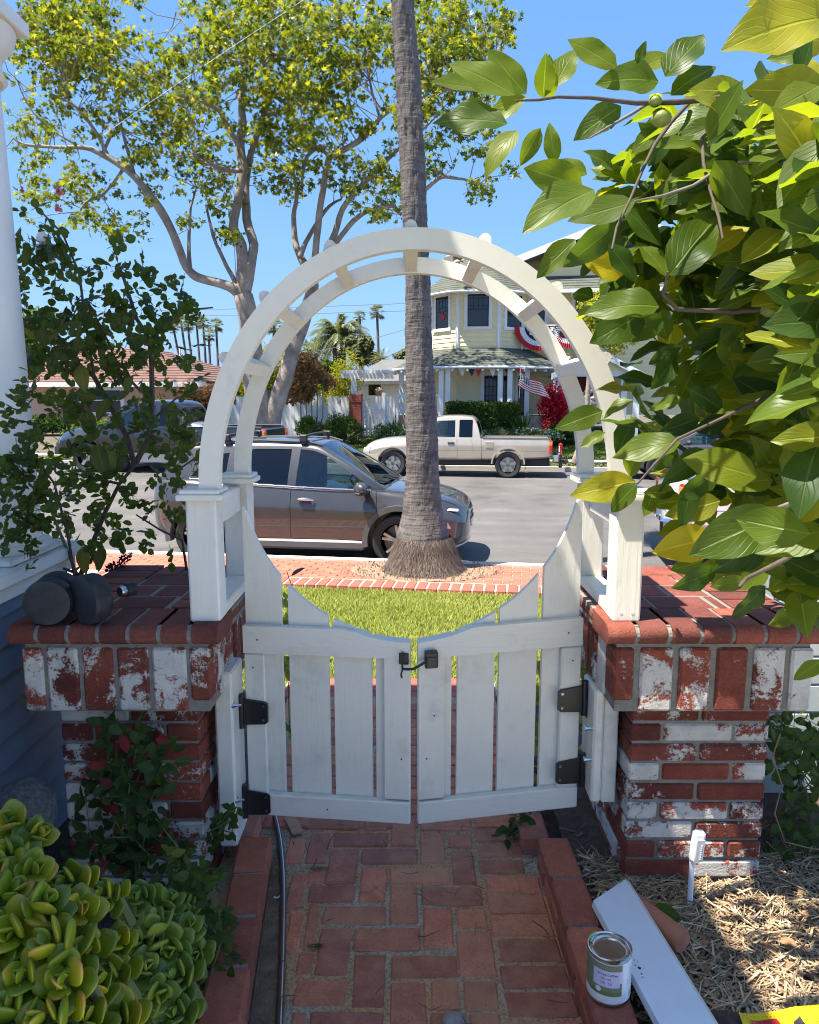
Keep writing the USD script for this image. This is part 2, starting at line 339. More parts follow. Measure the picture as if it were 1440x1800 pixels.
def asphalt():
    mat('asphalt', {'g': ('geometry', {}), 'f': ('noise_texture', {'scale': 210., 'detail': 2.}), 'n': ('noise_texture', {'scale': .8, 'detail': 7., 'roughness': .65}), 'mp': ('mapping', {'rotation': (0, 0, ALPHA), 'scale': (.08, 1.2, 1.)}),
        's': ('noise_texture', {'scale': 2.0, 'detail': 5.}), 'cr': ('voronoi_texture', {'feature': 'distance_to_edge', 'scale': .33}), 'dn': ('noise_texture', {'scale': 2.5, 'detail': 4.}), 'dm': ('mix', {'mix_type': 'linear_light', 'fac': .18}),
        'crr': ('map_range', {'from_min': .0, 'from_max': .006, 'to_min': .45, 'to_max': 1., 'clamp': True}),
        'r': ('rgb_ramp', {'ramp': [(.28, (.06, .055, .05)), (.45, (.098, .09, .083)), (.55, (.108, .10, .092)), (.72, (.14, .13, .12))]}), 'r2': ('rgb_ramp', {'ramp': [(.3, (.90, .90, .90)), (.65, (1.04, 1.04, 1.03))]}), 'fr': ('rgb_ramp', {'ramp': [(.3, (.6, .6, .6)), (.5, (1., 1., 1.)), (.7, (1.35, 1.35, 1.33))]}),
        'm1': ('mix', {'mix_type': 'multiply', 'fac': 1.}), 'm2': ('mix', {'mix_type': 'multiply', 'fac': .8}), 'm3': ('mix', {'mix_type': 'multiply', 'fac': .55}), 'b': ('bump', {'strength': .5, 'distance': .006}), 'p': ('principled_bsdf', {'roughness': .85})},
        [('g.position', 'f.vector'), ('g.position', 'n.vector'), ('g.position', 'mp.vector'), ('mp.vector', 's.vector'), ('n.fac', 'r.fac'), ('s.fac', 'r2.fac'), ('f.fac', 'fr.fac'),
         ('g.position', 'dn.vector'), ('g.position', 'dm.color1'), ('dn.color', 'dm.color2'), ('dm.color', 'cr.vector'), ('cr.distance', 'crr.value'),
         ('r.color', 'm1.color1'), ('r2.color', 'm1.color2'), ('m1.color', 'm2.color1'), ('fr.color', 'm2.color2'), ('m2.color', 'm3.color1'), ('crr.result', 'm3.color2'), ('m3.color', 'p.base_color'), ('f.fac', 'b.height'), ('b.normal', 'p.normal')])
try: asphalt()
except Exception as e: print('asphalt', e); raise
def strip(name, u0, u1, v0, v1, z, mt, label, cat, th=.3, kind='structure'):
    q = box(u0, u1, v0, v1, z - th, z)
    v, f = q
    return single(name, (v[:, :1] * SU + v[:, 1:2] * SV + v[:, 2:] * [0, 0, 1], f), mt, label, cat, kind=kind)
def sbox(u0, u1, v0, v1, z0, z1, b=0.):
    v, f = box(u0, u1, v0, v1, z0, z1, b)
    return v[:, :1] * SU + v[:, 1:2] * SV + v[:, 2:] * [0, 0, 1], f
strip('street', -150, 150, V_KERB + .02, V_FARKERB - .02, Z_ST, 'asphalt', 'worn grey asphalt street between the two kerbs', 'street')
strip('kerb', -60, 60, V_KERB - .15, V_KERB, Z_STRIP + .012, 'kerb_concrete', 'pale concrete kerb on the near side of the street', 'kerb')
strip('kerb', -90, 90, V_FARKERB, V_FARKERB + .16, -.36, 'concrete', 'grey concrete kerb on the far side of the street', 'kerb')

# brick pavement strip by the near kerb: single pavers, the nearest 300 apart
pv = thing('brick_pavement', 'sunlit pinkish brick pavement along the near kerb around the palm', 'pavement', S(0, V_STRIP + .5, Z_STRIP), kind='structure')
def _bed(A, B): return A[..., None] * SU + B[..., None] * SV + np.array([0, 0, Z_STRIP - .012])
part(pv, 'mortar_bed', grid(_bed, np.linspace(-14, 14, 15), [V_EDGE, V_KERB - .15]), 'mortar_light')
rest, cnt = [], 0
cells = []
for r in range(11):
    v0 = V_STRIP + .02 + r * .0985
    if v0 + .095 > V_KERB - .16: break
    for k in range(-40, 42):
        u = (k + .5 * (r % 2)) * .205 + .02
        cells.append((abs(u - .2 * 0 + .1), u, v0))
PALM = np.array([.17, 8.62])
cells.sort()
for _, u, v0 in cells:
    c = S(u + .1, v0 + .05)[:2]
    if np.hypot(*((c - PALM) * [1, 1.25])) < .62 + .16 * meshkit.noise(np.array([[u * 3, v0 * 3, 0]]))[0]: continue
    dz = RNG.uniform(-.004, .003)
    m = sbox(u, u + .197, v0, v0 + .092, Z_STRIP - .05, Z_STRIP + dz, .005)
    if cnt < 240: part(pv, 'brick', m, RNG.choice(['street_paver', 'street_paver_two'])); cnt += 1
    else: rest.append(m)
part(pv, 'brick', join(rest), 'street_paver', kind='stuff')
ed = thing('brick_edging', 'raised soldier course of red bricks with pale joints edging the lawn', 'edging', S(0, V_EDGE + .13, Z_STRIP))
part(ed, 'mortar', sbox(-9, 9, V_EDGE + .008, V_STRIP - .002, -.6, Z_STRIP + .022), 'mortar_light')
part(ed, 'mortar_band', sbox(-9, 9, V_STRIP, V_STRIP + .055, -.6, Z_STRIP + .012), 'mortar_light')
for k in range(-40, 41):
    u = k * .118
    part(ed, 'brick', sbox(u, u + .1, V_EDGE, V_STRIP - .02, -.5, Z_STRIP + .03 + RNG.uniform(-.003, .003), .008), 'edging_brick')

plain('bounce_slab_concrete', (.50, .475, .41), .9, var=.12, scale=3)
# unseen pale slab behind and beside the camera, added to bounce sunlight
single('patio', join([box(-1.2, 9., -9., .95, -.05, -.006), box(2.3, 9., .955, 2.4, -.05, -.006)]), 'bounce_slab_concrete', 'unseen pale slab around the viewpoint, added to bounce sunlight into the shade', 'patio', kind='structure')
# lawn in front
RNDM.add('grass')
mat('grass', {'at': ('attribute', {'attribute': 'rnd'}), 'oi': ('object_info', {}), 'g': ('geometry', {}), 'n': ('noise_texture', {'scale': 1.3, 'detail': 4.}), 'ri': ('geometry', {}),
    'r': ('rgb_ramp', {'ramp': [(.0, (.11, .15, .02)), (.35, (.24, .29, .05)), (.65, (.38, .40, .09)), (1., (.55, .50, .22))]}), 'a': ('mix_float', {'fac': .55}),
    'd': ('diffuse_bsdf', {}), 't': ('translucent_bsdf', {}), 'm': ('mix_closure', {'fac': .4})},
    [('g.position', 'n.vector'), ('at.fac', 'a.a'), ('n.fac', 'a.b'), ('a.result', 'r.fac'), ('r.color', 'd.color'), ('r.color', 't.color'), ('d.BSDF', 'm.closure1'), ('t.BSDF', 'm.closure2')], surface='m.closure')
def blades(n, xs, ys, h, seed, w=.0042):
    r = np.random.default_rng(seed); x, y = xs(r, n), ys(r, n)
    return x, y, r
def grass_mesh(pts, h, seed, w=.004):
    r = np.random.default_rng(seed); n = len(pts); a = r.uniform(0, 2 * np.pi, n); d = np.stack([np.cos(a), np.sin(a), 0 * a], 1); s = np.stack([-d[:, 1], d[:, 0], 0 * a], 1)
    hh = (h * r.uniform(.6, 1.25, n))[:, None]; lean = (r.uniform(.1, .9, n))[:, None] * hh; up = np.array([0, 0, 1.])
    p0 = pts - s * w; p1 = pts + s * w; m = pts + d * lean * .35 + up * hh * .6; tip = pts + d * lean + up * hh * .95
    v = np.stack([p0, p1, m + s * w * .8, m - s * w * .8, tip], 1).reshape(-1, 3); b = np.arange(n)[:, None, None] * 5
    f = (b + np.array([[0, 1, 2], [0, 2, 3], [3, 2, 4]])[None]).reshape(-1, 3)
    return v, f
r_ = np.random.default_rng(3)
n = 95000
gx = r_.uniform(-1.9, 2.3, n); gv = 4.0 + (V_EDGE - 4.0) * r_.uniform(0, 1, n) ** 1.0
gy = (gv - gx * SV[0]) / SV[1]
keep = gv < V_EDGE - .01
gx, gy = gx[keep], gy[keep]
gz = lawn_z(gx, gy)
single('lawn', grass_mesh(np.stack([gx, gy, gz], 1), .045, 5), 'grass', 'short sunlit green grass in front of the brick edging', 'grass', kind='stuff')
# wilder green along the fence line left and right, seen between pickets

# ================================================================ brick pillars
BM = ['brick_clean', 'brick_flecked', 'brick_half', 'brick_white']
def bullnose(w, d, h, r):
    prof = [(d, 0), (d, h)] + [(r - r * math.sin(a) , h / 2 + (h / 2) * math.cos(a)) for a in np.linspace(0, math.pi, 9)]
    v, f = extrude(sg.Polygon(prof), w)
    return np.stack([v[:, 2], v[:, 0], v[:, 1]], 1), f          # x = width, y = depth from rounded nose, z
def pillar(side, label):
    sx = 1 if side == 'r' else -1
    X = lambda x: x
    if side == 'r': sl, sr, cl, cr, kl, kr = .704, 1.146, .622, 1.229, .593, 1.25
    else: sl, sr, cl, cr, kl, kr = -1.11, -.668, -1.18, -.606, -1.20, -.575
    y0, y1 = 2.28, 2.86
    t = thing('brick_pillar', label, 'pillar', ((sl + sr) / 2, 2.57, 0))
    core = join([box(sl + .008, sr - .008, y0 + .008, y1 - .008, -.1, .66), box(cl + .009, cr - .009, y0 - .061, y1 + .05, .645, .86), box(kl + .035, kr - .035, y0 - .07, y1 + .1, .86, .918)])
    part(t, 'mortar', core, 'mortar')
    rr = np.random.default_rng(11 if side == 'r' else 23)
    wts = [.30, .34, .2, .16] if side == 'r' else [.3, .25, .2, .25]
    def brick(m, mt=None):
        m = jitter(m, .0016, 9., int(rr.integers(1e6)))
        part(t, 'brick', m, mt or str(rr.choice(BM, p=wts)))
    p = .0672
    for r in range(-1, 10):
        z0 = .649 - .057 - .008 - (9 - r) * p; z1 = z0 + .057
        A = r % 2 == 0; b = .006; o = lambda: rr.uniform(-.003, .003)
        if A:
            xs = [(sl, sl + .098), (sl + .108, sl + .325), (sl + .335, sr)]; dep = [.205, .1, .205]; ys = .215
        else:
            xs = [(sl, sl + .216), (sl + .226, sr)]; dep = [.1, .1]; ys = .11
        for (a, c), d in zip(xs, dep): brick(box(a, c, y0 + o(), y0 + d, z0, z1, b))
        y = y0 + ys
        while y < y1 - .03:
            e = min(y + .2, y1)
            for xa, xb in ((sl, sl + .095), (sr - .095, sr)):
                q = o(); brick(box(xa + (q if xa == sl else 0), xb + (q if xb == sr else 0), y, e, z0, z1, b))
            y = e + .011
    # soldier course
    ws = [.062, .094, .094, .094, .103, .062] if side == 'l' else [.062, .1, .094, .094, .094, .066]
    gap = (cr - cl - sum(ws)) / 5; x = cl
    ml = ['brick_flecked', 'brick_white', 'brick_flecked', 'brick_half', 'brick_half', 'brick_flecked'] if side == 'l' else ['brick_flecked', 'brick_half', 'brick_flecked', 'brick_clean', 'brick_half', 'brick_half']
    for i, w in enumerate(ws):
        zb = .649 + (.034 if (i == 5 and side == 'l') or (i == 0 and side == 'r') else 0)
        brick(box(x, x + w, y0 - .07 + rr.uniform(-.004, .002), y0 + .03, zb, .85, .007), ml[i]); x += w + gap
    for xa, xb in ((cl, cl + .05), (cr - .05, cr)):
        y = y0 + .045
        while y < y1 + .03:
            e = rr.uniform(-.003, .003); brick(box(xa + e, xb + e, y, y + .09, .652, .85, .007)); y += .104
    # cap: rounded bricks round the edge, flat tiles inside
    h, zb, yf = .062, .866, y0 - .105
    v, f = bullnose(y1 + .1 - yf - .01, .19, h - .006, .03)
    sm = [(np.stack([(kl + .004 + v[:, 1]) if s == 0 else (kr - .004 - v[:, 1]), yf + .02 + v[:, 0], zb + .002 + v[:, 2]], 1), f[:, ::-1] if s == 0 else f) for s in (0, 1)]
    part(t, 'cap_mortar', join([mv(bullnose(kr - kl - .008, .6, h - .006, .03), (kl + .004, yf + .004, zb + .002))] + sm), 'mortar')
    n = 7; wd = (kr - kl - .014 * (n - 1)) / n
    for i in range(n):
        x = kl + i * (wd + .014)
        part(t, 'cap_brick', jitter(mv(bullnose(wd, .2, h, .032), (x, yf, zb)), .0012, 8, i), 'brick_cap', smooth=35)
    y = yf + .212
    while y < y1 + .1:
        for s in (0, 1):
            m = bullnose(.095, .2, h, .032); v, f = m
            v = np.stack([(kl + v[:, 1]) if s == 0 else (kr - v[:, 1]), y + v[:, 0], zb + v[:, 2]], 1)
            part(t, 'cap_brick', jitter((v, f[:, ::-1] if s == 0 else f), .0012, 8, int(y * 100)), 'brick_cap', smooth=35)
        y += .107
    y, k = yf + .212, 0
    while y < y1 + .05:
        x = kl + .212 - (.1 if k % 2 else 0)
        while x < kr - .215:
            a, c = max(x, kl + .212), min(x + .19, kr - .212)
            if c - a > .03: part(t, 'cap_tile', jitter(box(a, c, y, y + .145, zb, zb + h - .002 + rr.uniform(-.001, .001), .004), .001, 8, k), 'brick_cap')
            x += .202
        y += .157; k += 1
    return t
pillar('l', 'squat red brick pillar with flaking white paint, two black round headed weights lying on its cap')
pillar('r', 'red brick pillar with white paint flakes beside the white stake, half shaded by big leaves')

# ================================================================ arbor
AX = .016
ar = thing('garden_arbor', 'white painted wooden round arch standing on both brick pillars over the gate', 'arbor', (AX, 2.46, .925))
YF, YR = 2.23, 2.69
def arch(y0, y1, ia=.583, ib=.695):
    th = np.linspace(0, math.pi, 61)
    out = [(AX + .645 * math.cos(a), 1.325 + .755 * math.sin(a)) for a in th]
    inn = [(AX + ia * math.cos(a), 1.325 + ib * math.sin(a)) for a in th[::-1]]
    m = extr_xz(sg.Polygon(out + inn), y0, y1)
    return m
part(ar, 'arch', arch(YF + .012, YF + .048), 'white_wood_cool', smooth=30)
part(ar, 'arch', arch(YR + .012, YR + .050, .590, .702), 'white_wood_cool', smooth=30)
for (xa, xb) in ((-.668, -.576), (.618, .703)):
    for yy in (YF, YR):
        part(ar, 'post', jitter(box(xa, xb, yy, yy + .088, .925, 1.31, .006), .001, 5), 'white_wood_upright')
        c = (xa + xb) / 2
        cap = join([box(xa - .022, xb + .022, yy - .022, yy + .11, 1.3, 1.318, .003), box(xa - .014, xb + .014, yy - .014, yy + .102, 1.318, 1.332, .004)])
        part(ar, 'post_cap', cap, 'white_wood_level')
    part(ar, 'base_rail', box(xa + .004, xb - .002, YF + .09, YR - .002, .926, .962, .004), 'white_wood_deep')
    part(ar, 'side_rail', box(xa + .028, xb - .028, YF + .09, YR - .002, 1.20, 1.29, .004), 'white_wood_deep')
    for sx_ in (xa + .025, xb - .025):
        part(ar, 'screw', lathe([(0, 0), (.005, 0), (.006, .002), (0, .002)], 8, (sx_, YF - .001, .955), 'y'), 'white_wood_level')
for deg in (31, 51, 72, 91, 112, 132, 149):
    a = math.radians(deg)
    ro = np.array([.645 * math.cos(a), .755 * math.sin(a)]); nn = np.array([math.cos(a) / .645, math.sin(a) / .755]); nn /= np.linalg.norm(nn); tt = np.array([-nn[1], nn[0]])
    c0 = ro + nn * .022; c1 = ro - nn * .05
    w = .019
    prof = [c1 + tt * w, c1 - tt * w, c0 - tt * w - nn * .016] + [c0 - nn * .016 - tt * w * math.cos(q) + nn * .024 * math.sin(q) for q in np.linspace(.2, math.pi - .2, 6)] + [c0 + tt * w - nn * .016]
    m = extr_xz(sg.Polygon([(AX + q[0], 1.325 + q[1]) for q in prof]).buffer(0), YF + .049, YR + .011)
    part(ar, 'batten', jitter(m, .001, 6, deg), 'white_wood_deep')

# ================================================================ gate
CX, CZ, CR = .0045, 1.375, .567
def gate(side, label):
    s = -1 if side == 'l' else 1
    hx = -.556 if side == 'l' else .578
    t = thing('gate_leaf', label, 'gate leaf', (hx, 2.48, .17), group='two leaves of the white garden gate')
    cx = .009 if side == 'l' else .021
    W = abs(cx - hx); ang = math.atan2(.065, W)
    zoff = 0.0 if side == 'l' else .012
    def place(v):           # q along the leaf from hinge, y local depth (front negative), z
        q, y, z = v[:, 0], v[:, 1], v[:, 2]
        dx, dy = -s * math.cos(ang), -math.sin(ang)
        nx, ny = (-dy, dx) if side == 'r' else (dy, -dx)
        return np.stack([hx + dx * q + nx * y * (-1 if True else 1), 2.48 + dy * q + ny * y * (-1), z + zoff * (1 - q / W) * 2.2], 1)
    def add(name, m, mt, **k):
        v, f = vf(m); v = place(v)
        tm = trimesh.Trimesh(v, f, process=False)
        if tm.volume < 0: f = f[:, ::-1]
        return part(t, name, (v, f), mt, **k)
    def topcut(q0, q1, y0, y1, zb, ztop, r=CR):
        qs = np.linspace(q0, q1, 13); top = []
        for q in qs:
            xw = hx - s * math.cos(ang) * q
            dd = r * r - (xw - CX) ** 2
            zc = CZ - math.sqrt(max(dd, 0)) if dd > 0 else 1.26
            top.append((q, min(ztop, zc)))
        return extr_xz(sg.Polygon([(q0, zb), (q1, zb)] + top[::-1]), y0, y1)
    pk = [(.002, .125), (.150, .285), (.304, .432), (.446, W - .004)] if side == 'l' else [(.004, .13), (.148, .278), (.294, .42), (.440, W - .004)]
    for i, (a, b) in enumerate(pk):
        add('picket', jitter(topcut(a, b, .0, .02, .205, 1.245), .0008, 6, i), 'white_wood_upright')
    add('stile', box(0, .07, -.026, -.001, .232, .748, .004), 'white_wood_upright')
    add('stile', box(W - .09, W, -.026, -.001, .252, .756, .004), 'white_wood_upright')
    add('top_rail', jitter(topcut(.0, W, -.03, -.001, .752, .846), .0008, 7, 3), 'white_wood_level')
    add('bottom_rail', box(0, W, -.032, -.001, .168, .246, .004), 'white_wood_level')
    # hinges: tapered leaf, barrel, strap on the post
    for zc, w in ((.545, .085), (.215, .085)) if side == 'l' else ((.565, .085), (.305, .09)):
        leaf = sg.Polygon([(-.002, zc - .045), (.07, zc - .04), (.08, zc - .032), (.08, zc + .03), (.07, zc + .037), (-.002, zc + .045)])
        hp = add('hinge', extr_xz(leaf, -.0385 if zc > .25 else -.0385, -.0265 if zc > .25 else -.0325), 'black_iron')
        for dq in (.066,):
            for dz in (-.026, .024):
                v, f = lathe([(0, 0), (.005, 0), (.004, .002), (0, .0025)], 8, (dq, -.0385, zc + dz), 'y'); v = place(v)
                part(t, 'screw', (v, f), 'zinc', parent=hp)
        v, f = lathe([(0, -.06), (.012, -.06), (.012, .06), (0, .06)], 10, (-.014, -.028, zc)); v = place(v)
        part(t, 'barrel', (v, f), 'black_iron', smooth=40, parent=hp)
        v, f = box(-.03, -.024, -.045, .03, zc - .075, zc + .045, .002); v = place(v)
        part(t, 'post_plate', (v, f), 'black_iron', parent=hp)
    for q, z in ((.03, .70), (.035, .62), (.03, .43), (.04, .34), (W - .03, .66), (W - .055, .55), (W - .03, .40), (W - .06, .31), (.05, .80), (W - .05, .795), (.28, .205), (.1, .21), (W - .12, .205)):
        v, f = lathe([(0, 0), (.0032, 0), (.0026, .0012), (0, .0014)], 8, (q, -.0262 if z < .75 and z > .25 else -.0322, z), 'y'); v = place(v)
        part(t, 'nail', (v, f), 'black_iron' if RNG.random() < .35 else 'white_wood_level')
    if side == 'l':
        add('latch_plate', box(W - .036, W - .004, -.037, -.031, .735, .775, .003), 'black_iron')
        add('latch_catch', join([box(W - .026, W - .020, -.055, -.036, .74, .782, .002), tube([(W - .024, -.05, .742), (W - .022, -.056, .725), (W - .026, -.06, .71), (W - .024, -.056, .698)], .0035, 6)]), 'black_iron')
    else:
        add('latch_body', join([box(W - .062, W - .020, -.062, -.031, .728, .782, .003), box(W - .058, W - .024, -.066, -.06, .735, .768, .002)]), 'black_iron')
        add('latch_arm', tube([(W - .022, -.058, .752), (W - .005, -.06, .744), (W + .016, -.06, .733), (W + .036, -.06, .732), (W + .052, -.056, .734)], .0045, 7), 'black_iron')
    return t
gate('l', 'left leaf of the white picket gate, carrying the black latch catch')
gate('r', 'right leaf of the white picket gate, carrying the square black latch body')
def hinge_post(x0, x1, z0, z1, label):
    t = thing('gate_post', label, 'gate post', ((x0 + x1) / 2, 2.42, z0), group='white timber posts bolted to the pillars')
    m = box(x0, x1, 2.36, 2.52, z0, z1, .007); part(t, 'post', jitter(m, .0015, 6), 'white_wood_upright')
    xx = x1 if x0 < 0 else x0; s = 1 if x0 < 0 else -1
    for z in ((.60, .265) if x0 < 0 else (.52, .41)):
        part(t, 'bolt', lathe([(0, -.004), (.011, -.004), (.011, .002), (.007, .003), (.007, .012), (.004, .0125), (.004, .026), (0, .026)], 8, (xx if s > 0 else xx - .022, 2.372, z), 'x'), 'zinc')
    return t
hinge_post(-.640, -.580, .10, .715, 'tall white post on the left pillar carrying the black hinges')
lp = hinge_post(.606, .640, .262, .655, 'short double white post on the right pillar carrying the black hinges')
part(lp, 'backing_board', jitter(box(.642, .690, 2.366, 2.52, .258, .651, .005), .001, 6), 'white_wood_upright')

# ================================================================ path
pa = thing('brick_path', 'shaded garden path of worn red bricks in irregular grey joints leading to the gate', 'path', (0, 2.2, 0), kind='structure')
def _pb(A, B): return np.stack([A, B, -.005 + .007 * (meshkit.fbm(np.stack([A * 14, B * 14, 0 * A], -1), 3) - .5)], -1)
part(pa, 'mortar_bed', grid(_pb, np.linspace(-.66, .462, 70), np.linspace(1.2, 3.92, 150)), 'path_mortar')
Z5 = lambda x, y: (400 + x * 660 / 1440, 1420 + y * 660 / 1440)
rects = '303,42,507,83;524,42,616,86;628,42,722,146;738,42,932,87;945,36,1060,74;1070,36,1150,74;225,115,296,215;307,95,388,213;406,95,615,147;738,97,836,211;848,97,938,152;950,80,1160,130;385,160,498,288;513,155,730,213;860,164,948,292;962,138,1168,188;962,196,1140,252;230,250,298,388;310,225,375,285;507,226,610,360;622,228,855,290;310,296,490,362;622,300,730,440;743,304,978,372;990,262,1200,325;1000,333,1220,402;300,370,345,525;365,374,610,445;750,382,865,535;880,385,995,460;1008,410,1245,490;225,400,285,555;345,458,470,640;484,462,740,545;264,552,330,637;480,558,607,765;625,562,885,650;880,470,1024,648;1040,498,1275,588;1048,600,1308,690;255,655,460,755;622,662,765,829;780,662,890,770;1068,702,1345,800;905,660,1040,770;238,780,298,880;312,777,600,860;780,780,915,860;930,783,1052,900;1065,815,1370,915;615,840,770,980;450,870,600,980;230,890,440,970;780,872,915,990;1070,925,1380,1030'
mats = ['paver', 'paver', 'paver_dark', 'paver_sandy']
for k, s_ in enumerate(rects.split(';')):
    x0, y0, x1, y1 = map(float, s_.split(','))
    a, b, c, d = (G(*Z5(x, y)) for x, y in ((x0, y0), (x1, y0), (x1, y1), (x0, y1)))
    ya, yb = (a[1] + b[1]) / 2, (c[1] + d[1]) / 2
    xa, xb = (a[0] + d[0]) / 2, (b[0] + c[0]) / 2
    z = RNG.uniform(-.001, .003)
    xa, xb = max(xa, -.60), min(xb, .448)
    m = jitter(subdiv(box(xa, xb, yb, ya, -.04, z, .006), 2), .0035, 17, k)
    m = rotz(m, RNG.uniform(-.02, .02), ((xa + xb) / 2, (ya + yb) / 2, 0))
    sandy = 620 < x0 < 1100
    part(pa, 'brick', m, str(RNG.choice(['paver_sandy', 'paver_sandy', 'paver'] if sandy else ['paver', 'paver', 'paver_dark'])))
for r in range(14):            # beyond the gate
    y = 2.645 + r * .0985
    if y > 3.8: break
    x = -.56 + (.1 if r % 2 else 0)
    while x < .42:
        e = min(x + .19, .445); part(pa, 'brick', jitter(box(x, e, y, y + .089, -.04, RNG.uniform(-.001, .003), .005), .002, 14, r), 'paver'); x += .202
    if r % 2: part(pa, 'brick', box(-.56, -.47, y, y + .089, -.04, .001, .005), 'paver')
for i, (dx, dy) in enumerate([(-.30, 2.43), (.12, 2.0), (.31, 2.31), (.4, 2.5)]): pass
# lower landing beyond the path
ld = thing('brick_landing', 'sunlit brick landing below the path beyond the gate', 'landing', (0, 4.15, -.16), kind='structure')
part(ld, 'mortar_bed', box(-.75, .52, 3.93, 4.5, -.5, -.125), 'mortar_light')
for r in range(5):
    for k in range(6):
        x = -.74 + k * .21 + (.0 if r % 2 else .0)
        part(ld, 'brick', box(x, x + .2, 3.97 + r * .105, 4.065 + r * .105, -.2, -.115, .005), 'edging_brick')

# low brick walls beside the path
def low_wall(name, label, pa_, pb_, w, h, n, seed, mt='low_wall_brick'):
    sg_w = 1 if w > 0 else -1; e7 = .009 * sg_w; a, b = np.array(pa_), np.array(pb_); L = np.linalg.norm(b - a); d = (b - a) / L; nrm = np.array([-d[1], d[0]])
    t = thing('low_brick_wall', label, 'low wall', (*((a + b) / 2), 0))
    R = np.random.default_rng(seed)
    def loc(m):
        v, f = vf(m); return np.c_[a[0] + d[0] * v[:, 0] + nrm[0] * v[:, 1], a[1] + d[1] * v[:, 0] + nrm[1] * v[:, 1], v[:, 2]], f
    part(t, 'mortar', loc(box(.004, L - .006, e7, w - e7, -.05, h - .008)), 'mortar')
    x = 0; st = L / n
    for i in range(n):
        e = x + st - .011
        part(t, 'brick', jitter(loc(subdiv(box(x, e, R.uniform(-.004, .003), w + R.uniform(-.003, .003), h - .056, h + R.uniform(-.004, .004), .008), 1)), .003, 12, seed + i), mt); x += st
    x = -st / 2
    while x < L:
        part(t, 'brick', jitter(loc(box(max(x, 0), min(x + st - .011, L), 0.002 * sg_w, w - .002 * sg_w, -.04, h - .065, .006)), .002, 12, seed + int(x * 99)), mt); x += st
low_wall('low_brick_wall', 'low red brick kerb wall on the right of the path, the paint can standing on it', (.452, 1.30), (.440, 2.41), -.104, .112, 5, 3)
low_wall('low_brick_wall', 'low red brick kerb wall on the left of the path beside the brown pipe', (-.385, 1.42), (-.478, 2.42), .108, .112, 5, 8)
low_wall('low_brick_wall', 'short dark stub of brick wall right of the path under the gate', (.395, 2.47), (.40, 2.82), -.1, .07, 2, 15, 'paver_dark')
low_wall('low_brick_wall', 'short dark stub of brick wall left of the path under the lower hinge', (-.545, 2.47), (-.56, 2.8), .1, .07, 2, 19, 'paver_dark')
# ================================================================ own house porch on the left
plain('blue_siding', (.10, .135, .18), .6, var=.12, scale=8, bump=.15, bscale=90, bdist=.003)
plain('porch_white', (.66, .62, .54), .55, var=.06, scale=5, bump=.12, bscale=60, bdist=.004)
plain('soffit_white', (.6, .6, .57), .7, var=.05)
plain('roof_grey', (.2, .19, .18), .9, var=.2)
hp = thing('house_porch', 'white porch column, ledge and blue clapboard siding of the near house at left', 'porch', (-1.6, 1.2, 0))
for k in range(10):
    z = 1.0 - (k + 1) * .1
    v = np.array([[x, y, zz] for y in (-2.2, 2.86) for x, zz in ((-1.36, z), (-1.318, z), (-1.334, z + .104), (-1.36, z + .104))], float)
    f = np.array([[0, 1, 5, 4], [1, 2, 6, 5], [2, 3, 7, 6], [3, 0, 4, 7], [0, 3, 2, 1], [4, 5, 6, 7]])
    part(hp, 'siding_board', (v, f[:, ::-1]), 'blue_siding')
part(hp, 'end_wall', box(-1.9, -1.361, -2.2, 2.86, -.05, 1.0), 'blue_siding')
part(hp, 'ledge', join([box(-1.95, -1.275, -2.2, 2.92, 1.002, 1.05, .006), box(-1.40, -1.30, -2.2, 2.89, .95, 1.0, .004)]), 'porch_white')
cc = (-1.475, 2.62, 0)
col = part(hp, 'column', lathe([(0, 1.1), (.168, 1.1)] + [(.166 - .030 * t ** 1.3, 1.1 + 1.6 * t) for t in np.linspace(0, 1, 12)] + [(.0, 2.7)], 48, cc), 'porch_white', smooth=40)
part(hp, 'column_base', join([box(cc[0] - .22, cc[0] + .172, cc[1] - .2, cc[1] + .2, 1.052, 1.075, .004), lathe([(0, 1.076), (.195, 1.076), (.203, 1.088), (.195, 1.102), (.175, 1.106), (.17, 1.115), (0, 1.115)], 40, cc)]), 'porch_white', smooth=40)
part(hp, 'capital', join([lathe([(0, 2.62), (.15, 2.62), (.162, 2.632), (.15, 2.645), (.148, 2.70), (.16, 2.71), (.19, 2.75), (.198, 2.78), (0, 2.78)], 40, cc), box(cc[0] - .21, cc[0] + .21, cc[1] - .21, cc[1] + .11, 2.782, 2.83, .004)]), 'porch_white', smooth=40)
part(hp, 'beam', box(-1.85, -1.42, .3, 2.70, 2.835, 3.1), 'porch_white')
part(hp, 'upper_wall', box(-3.2, -1.40, .35, 2.68, 3.102, 4.2), 'blue_siding')  # wall out of view, between the beam and the shading roof
part(hp, 'roof', box(-3.5, -.79, .15, 3.62, 4.203, 4.34), 'soffit_white')  # roof out of view, sized and placed to shade the gate and path

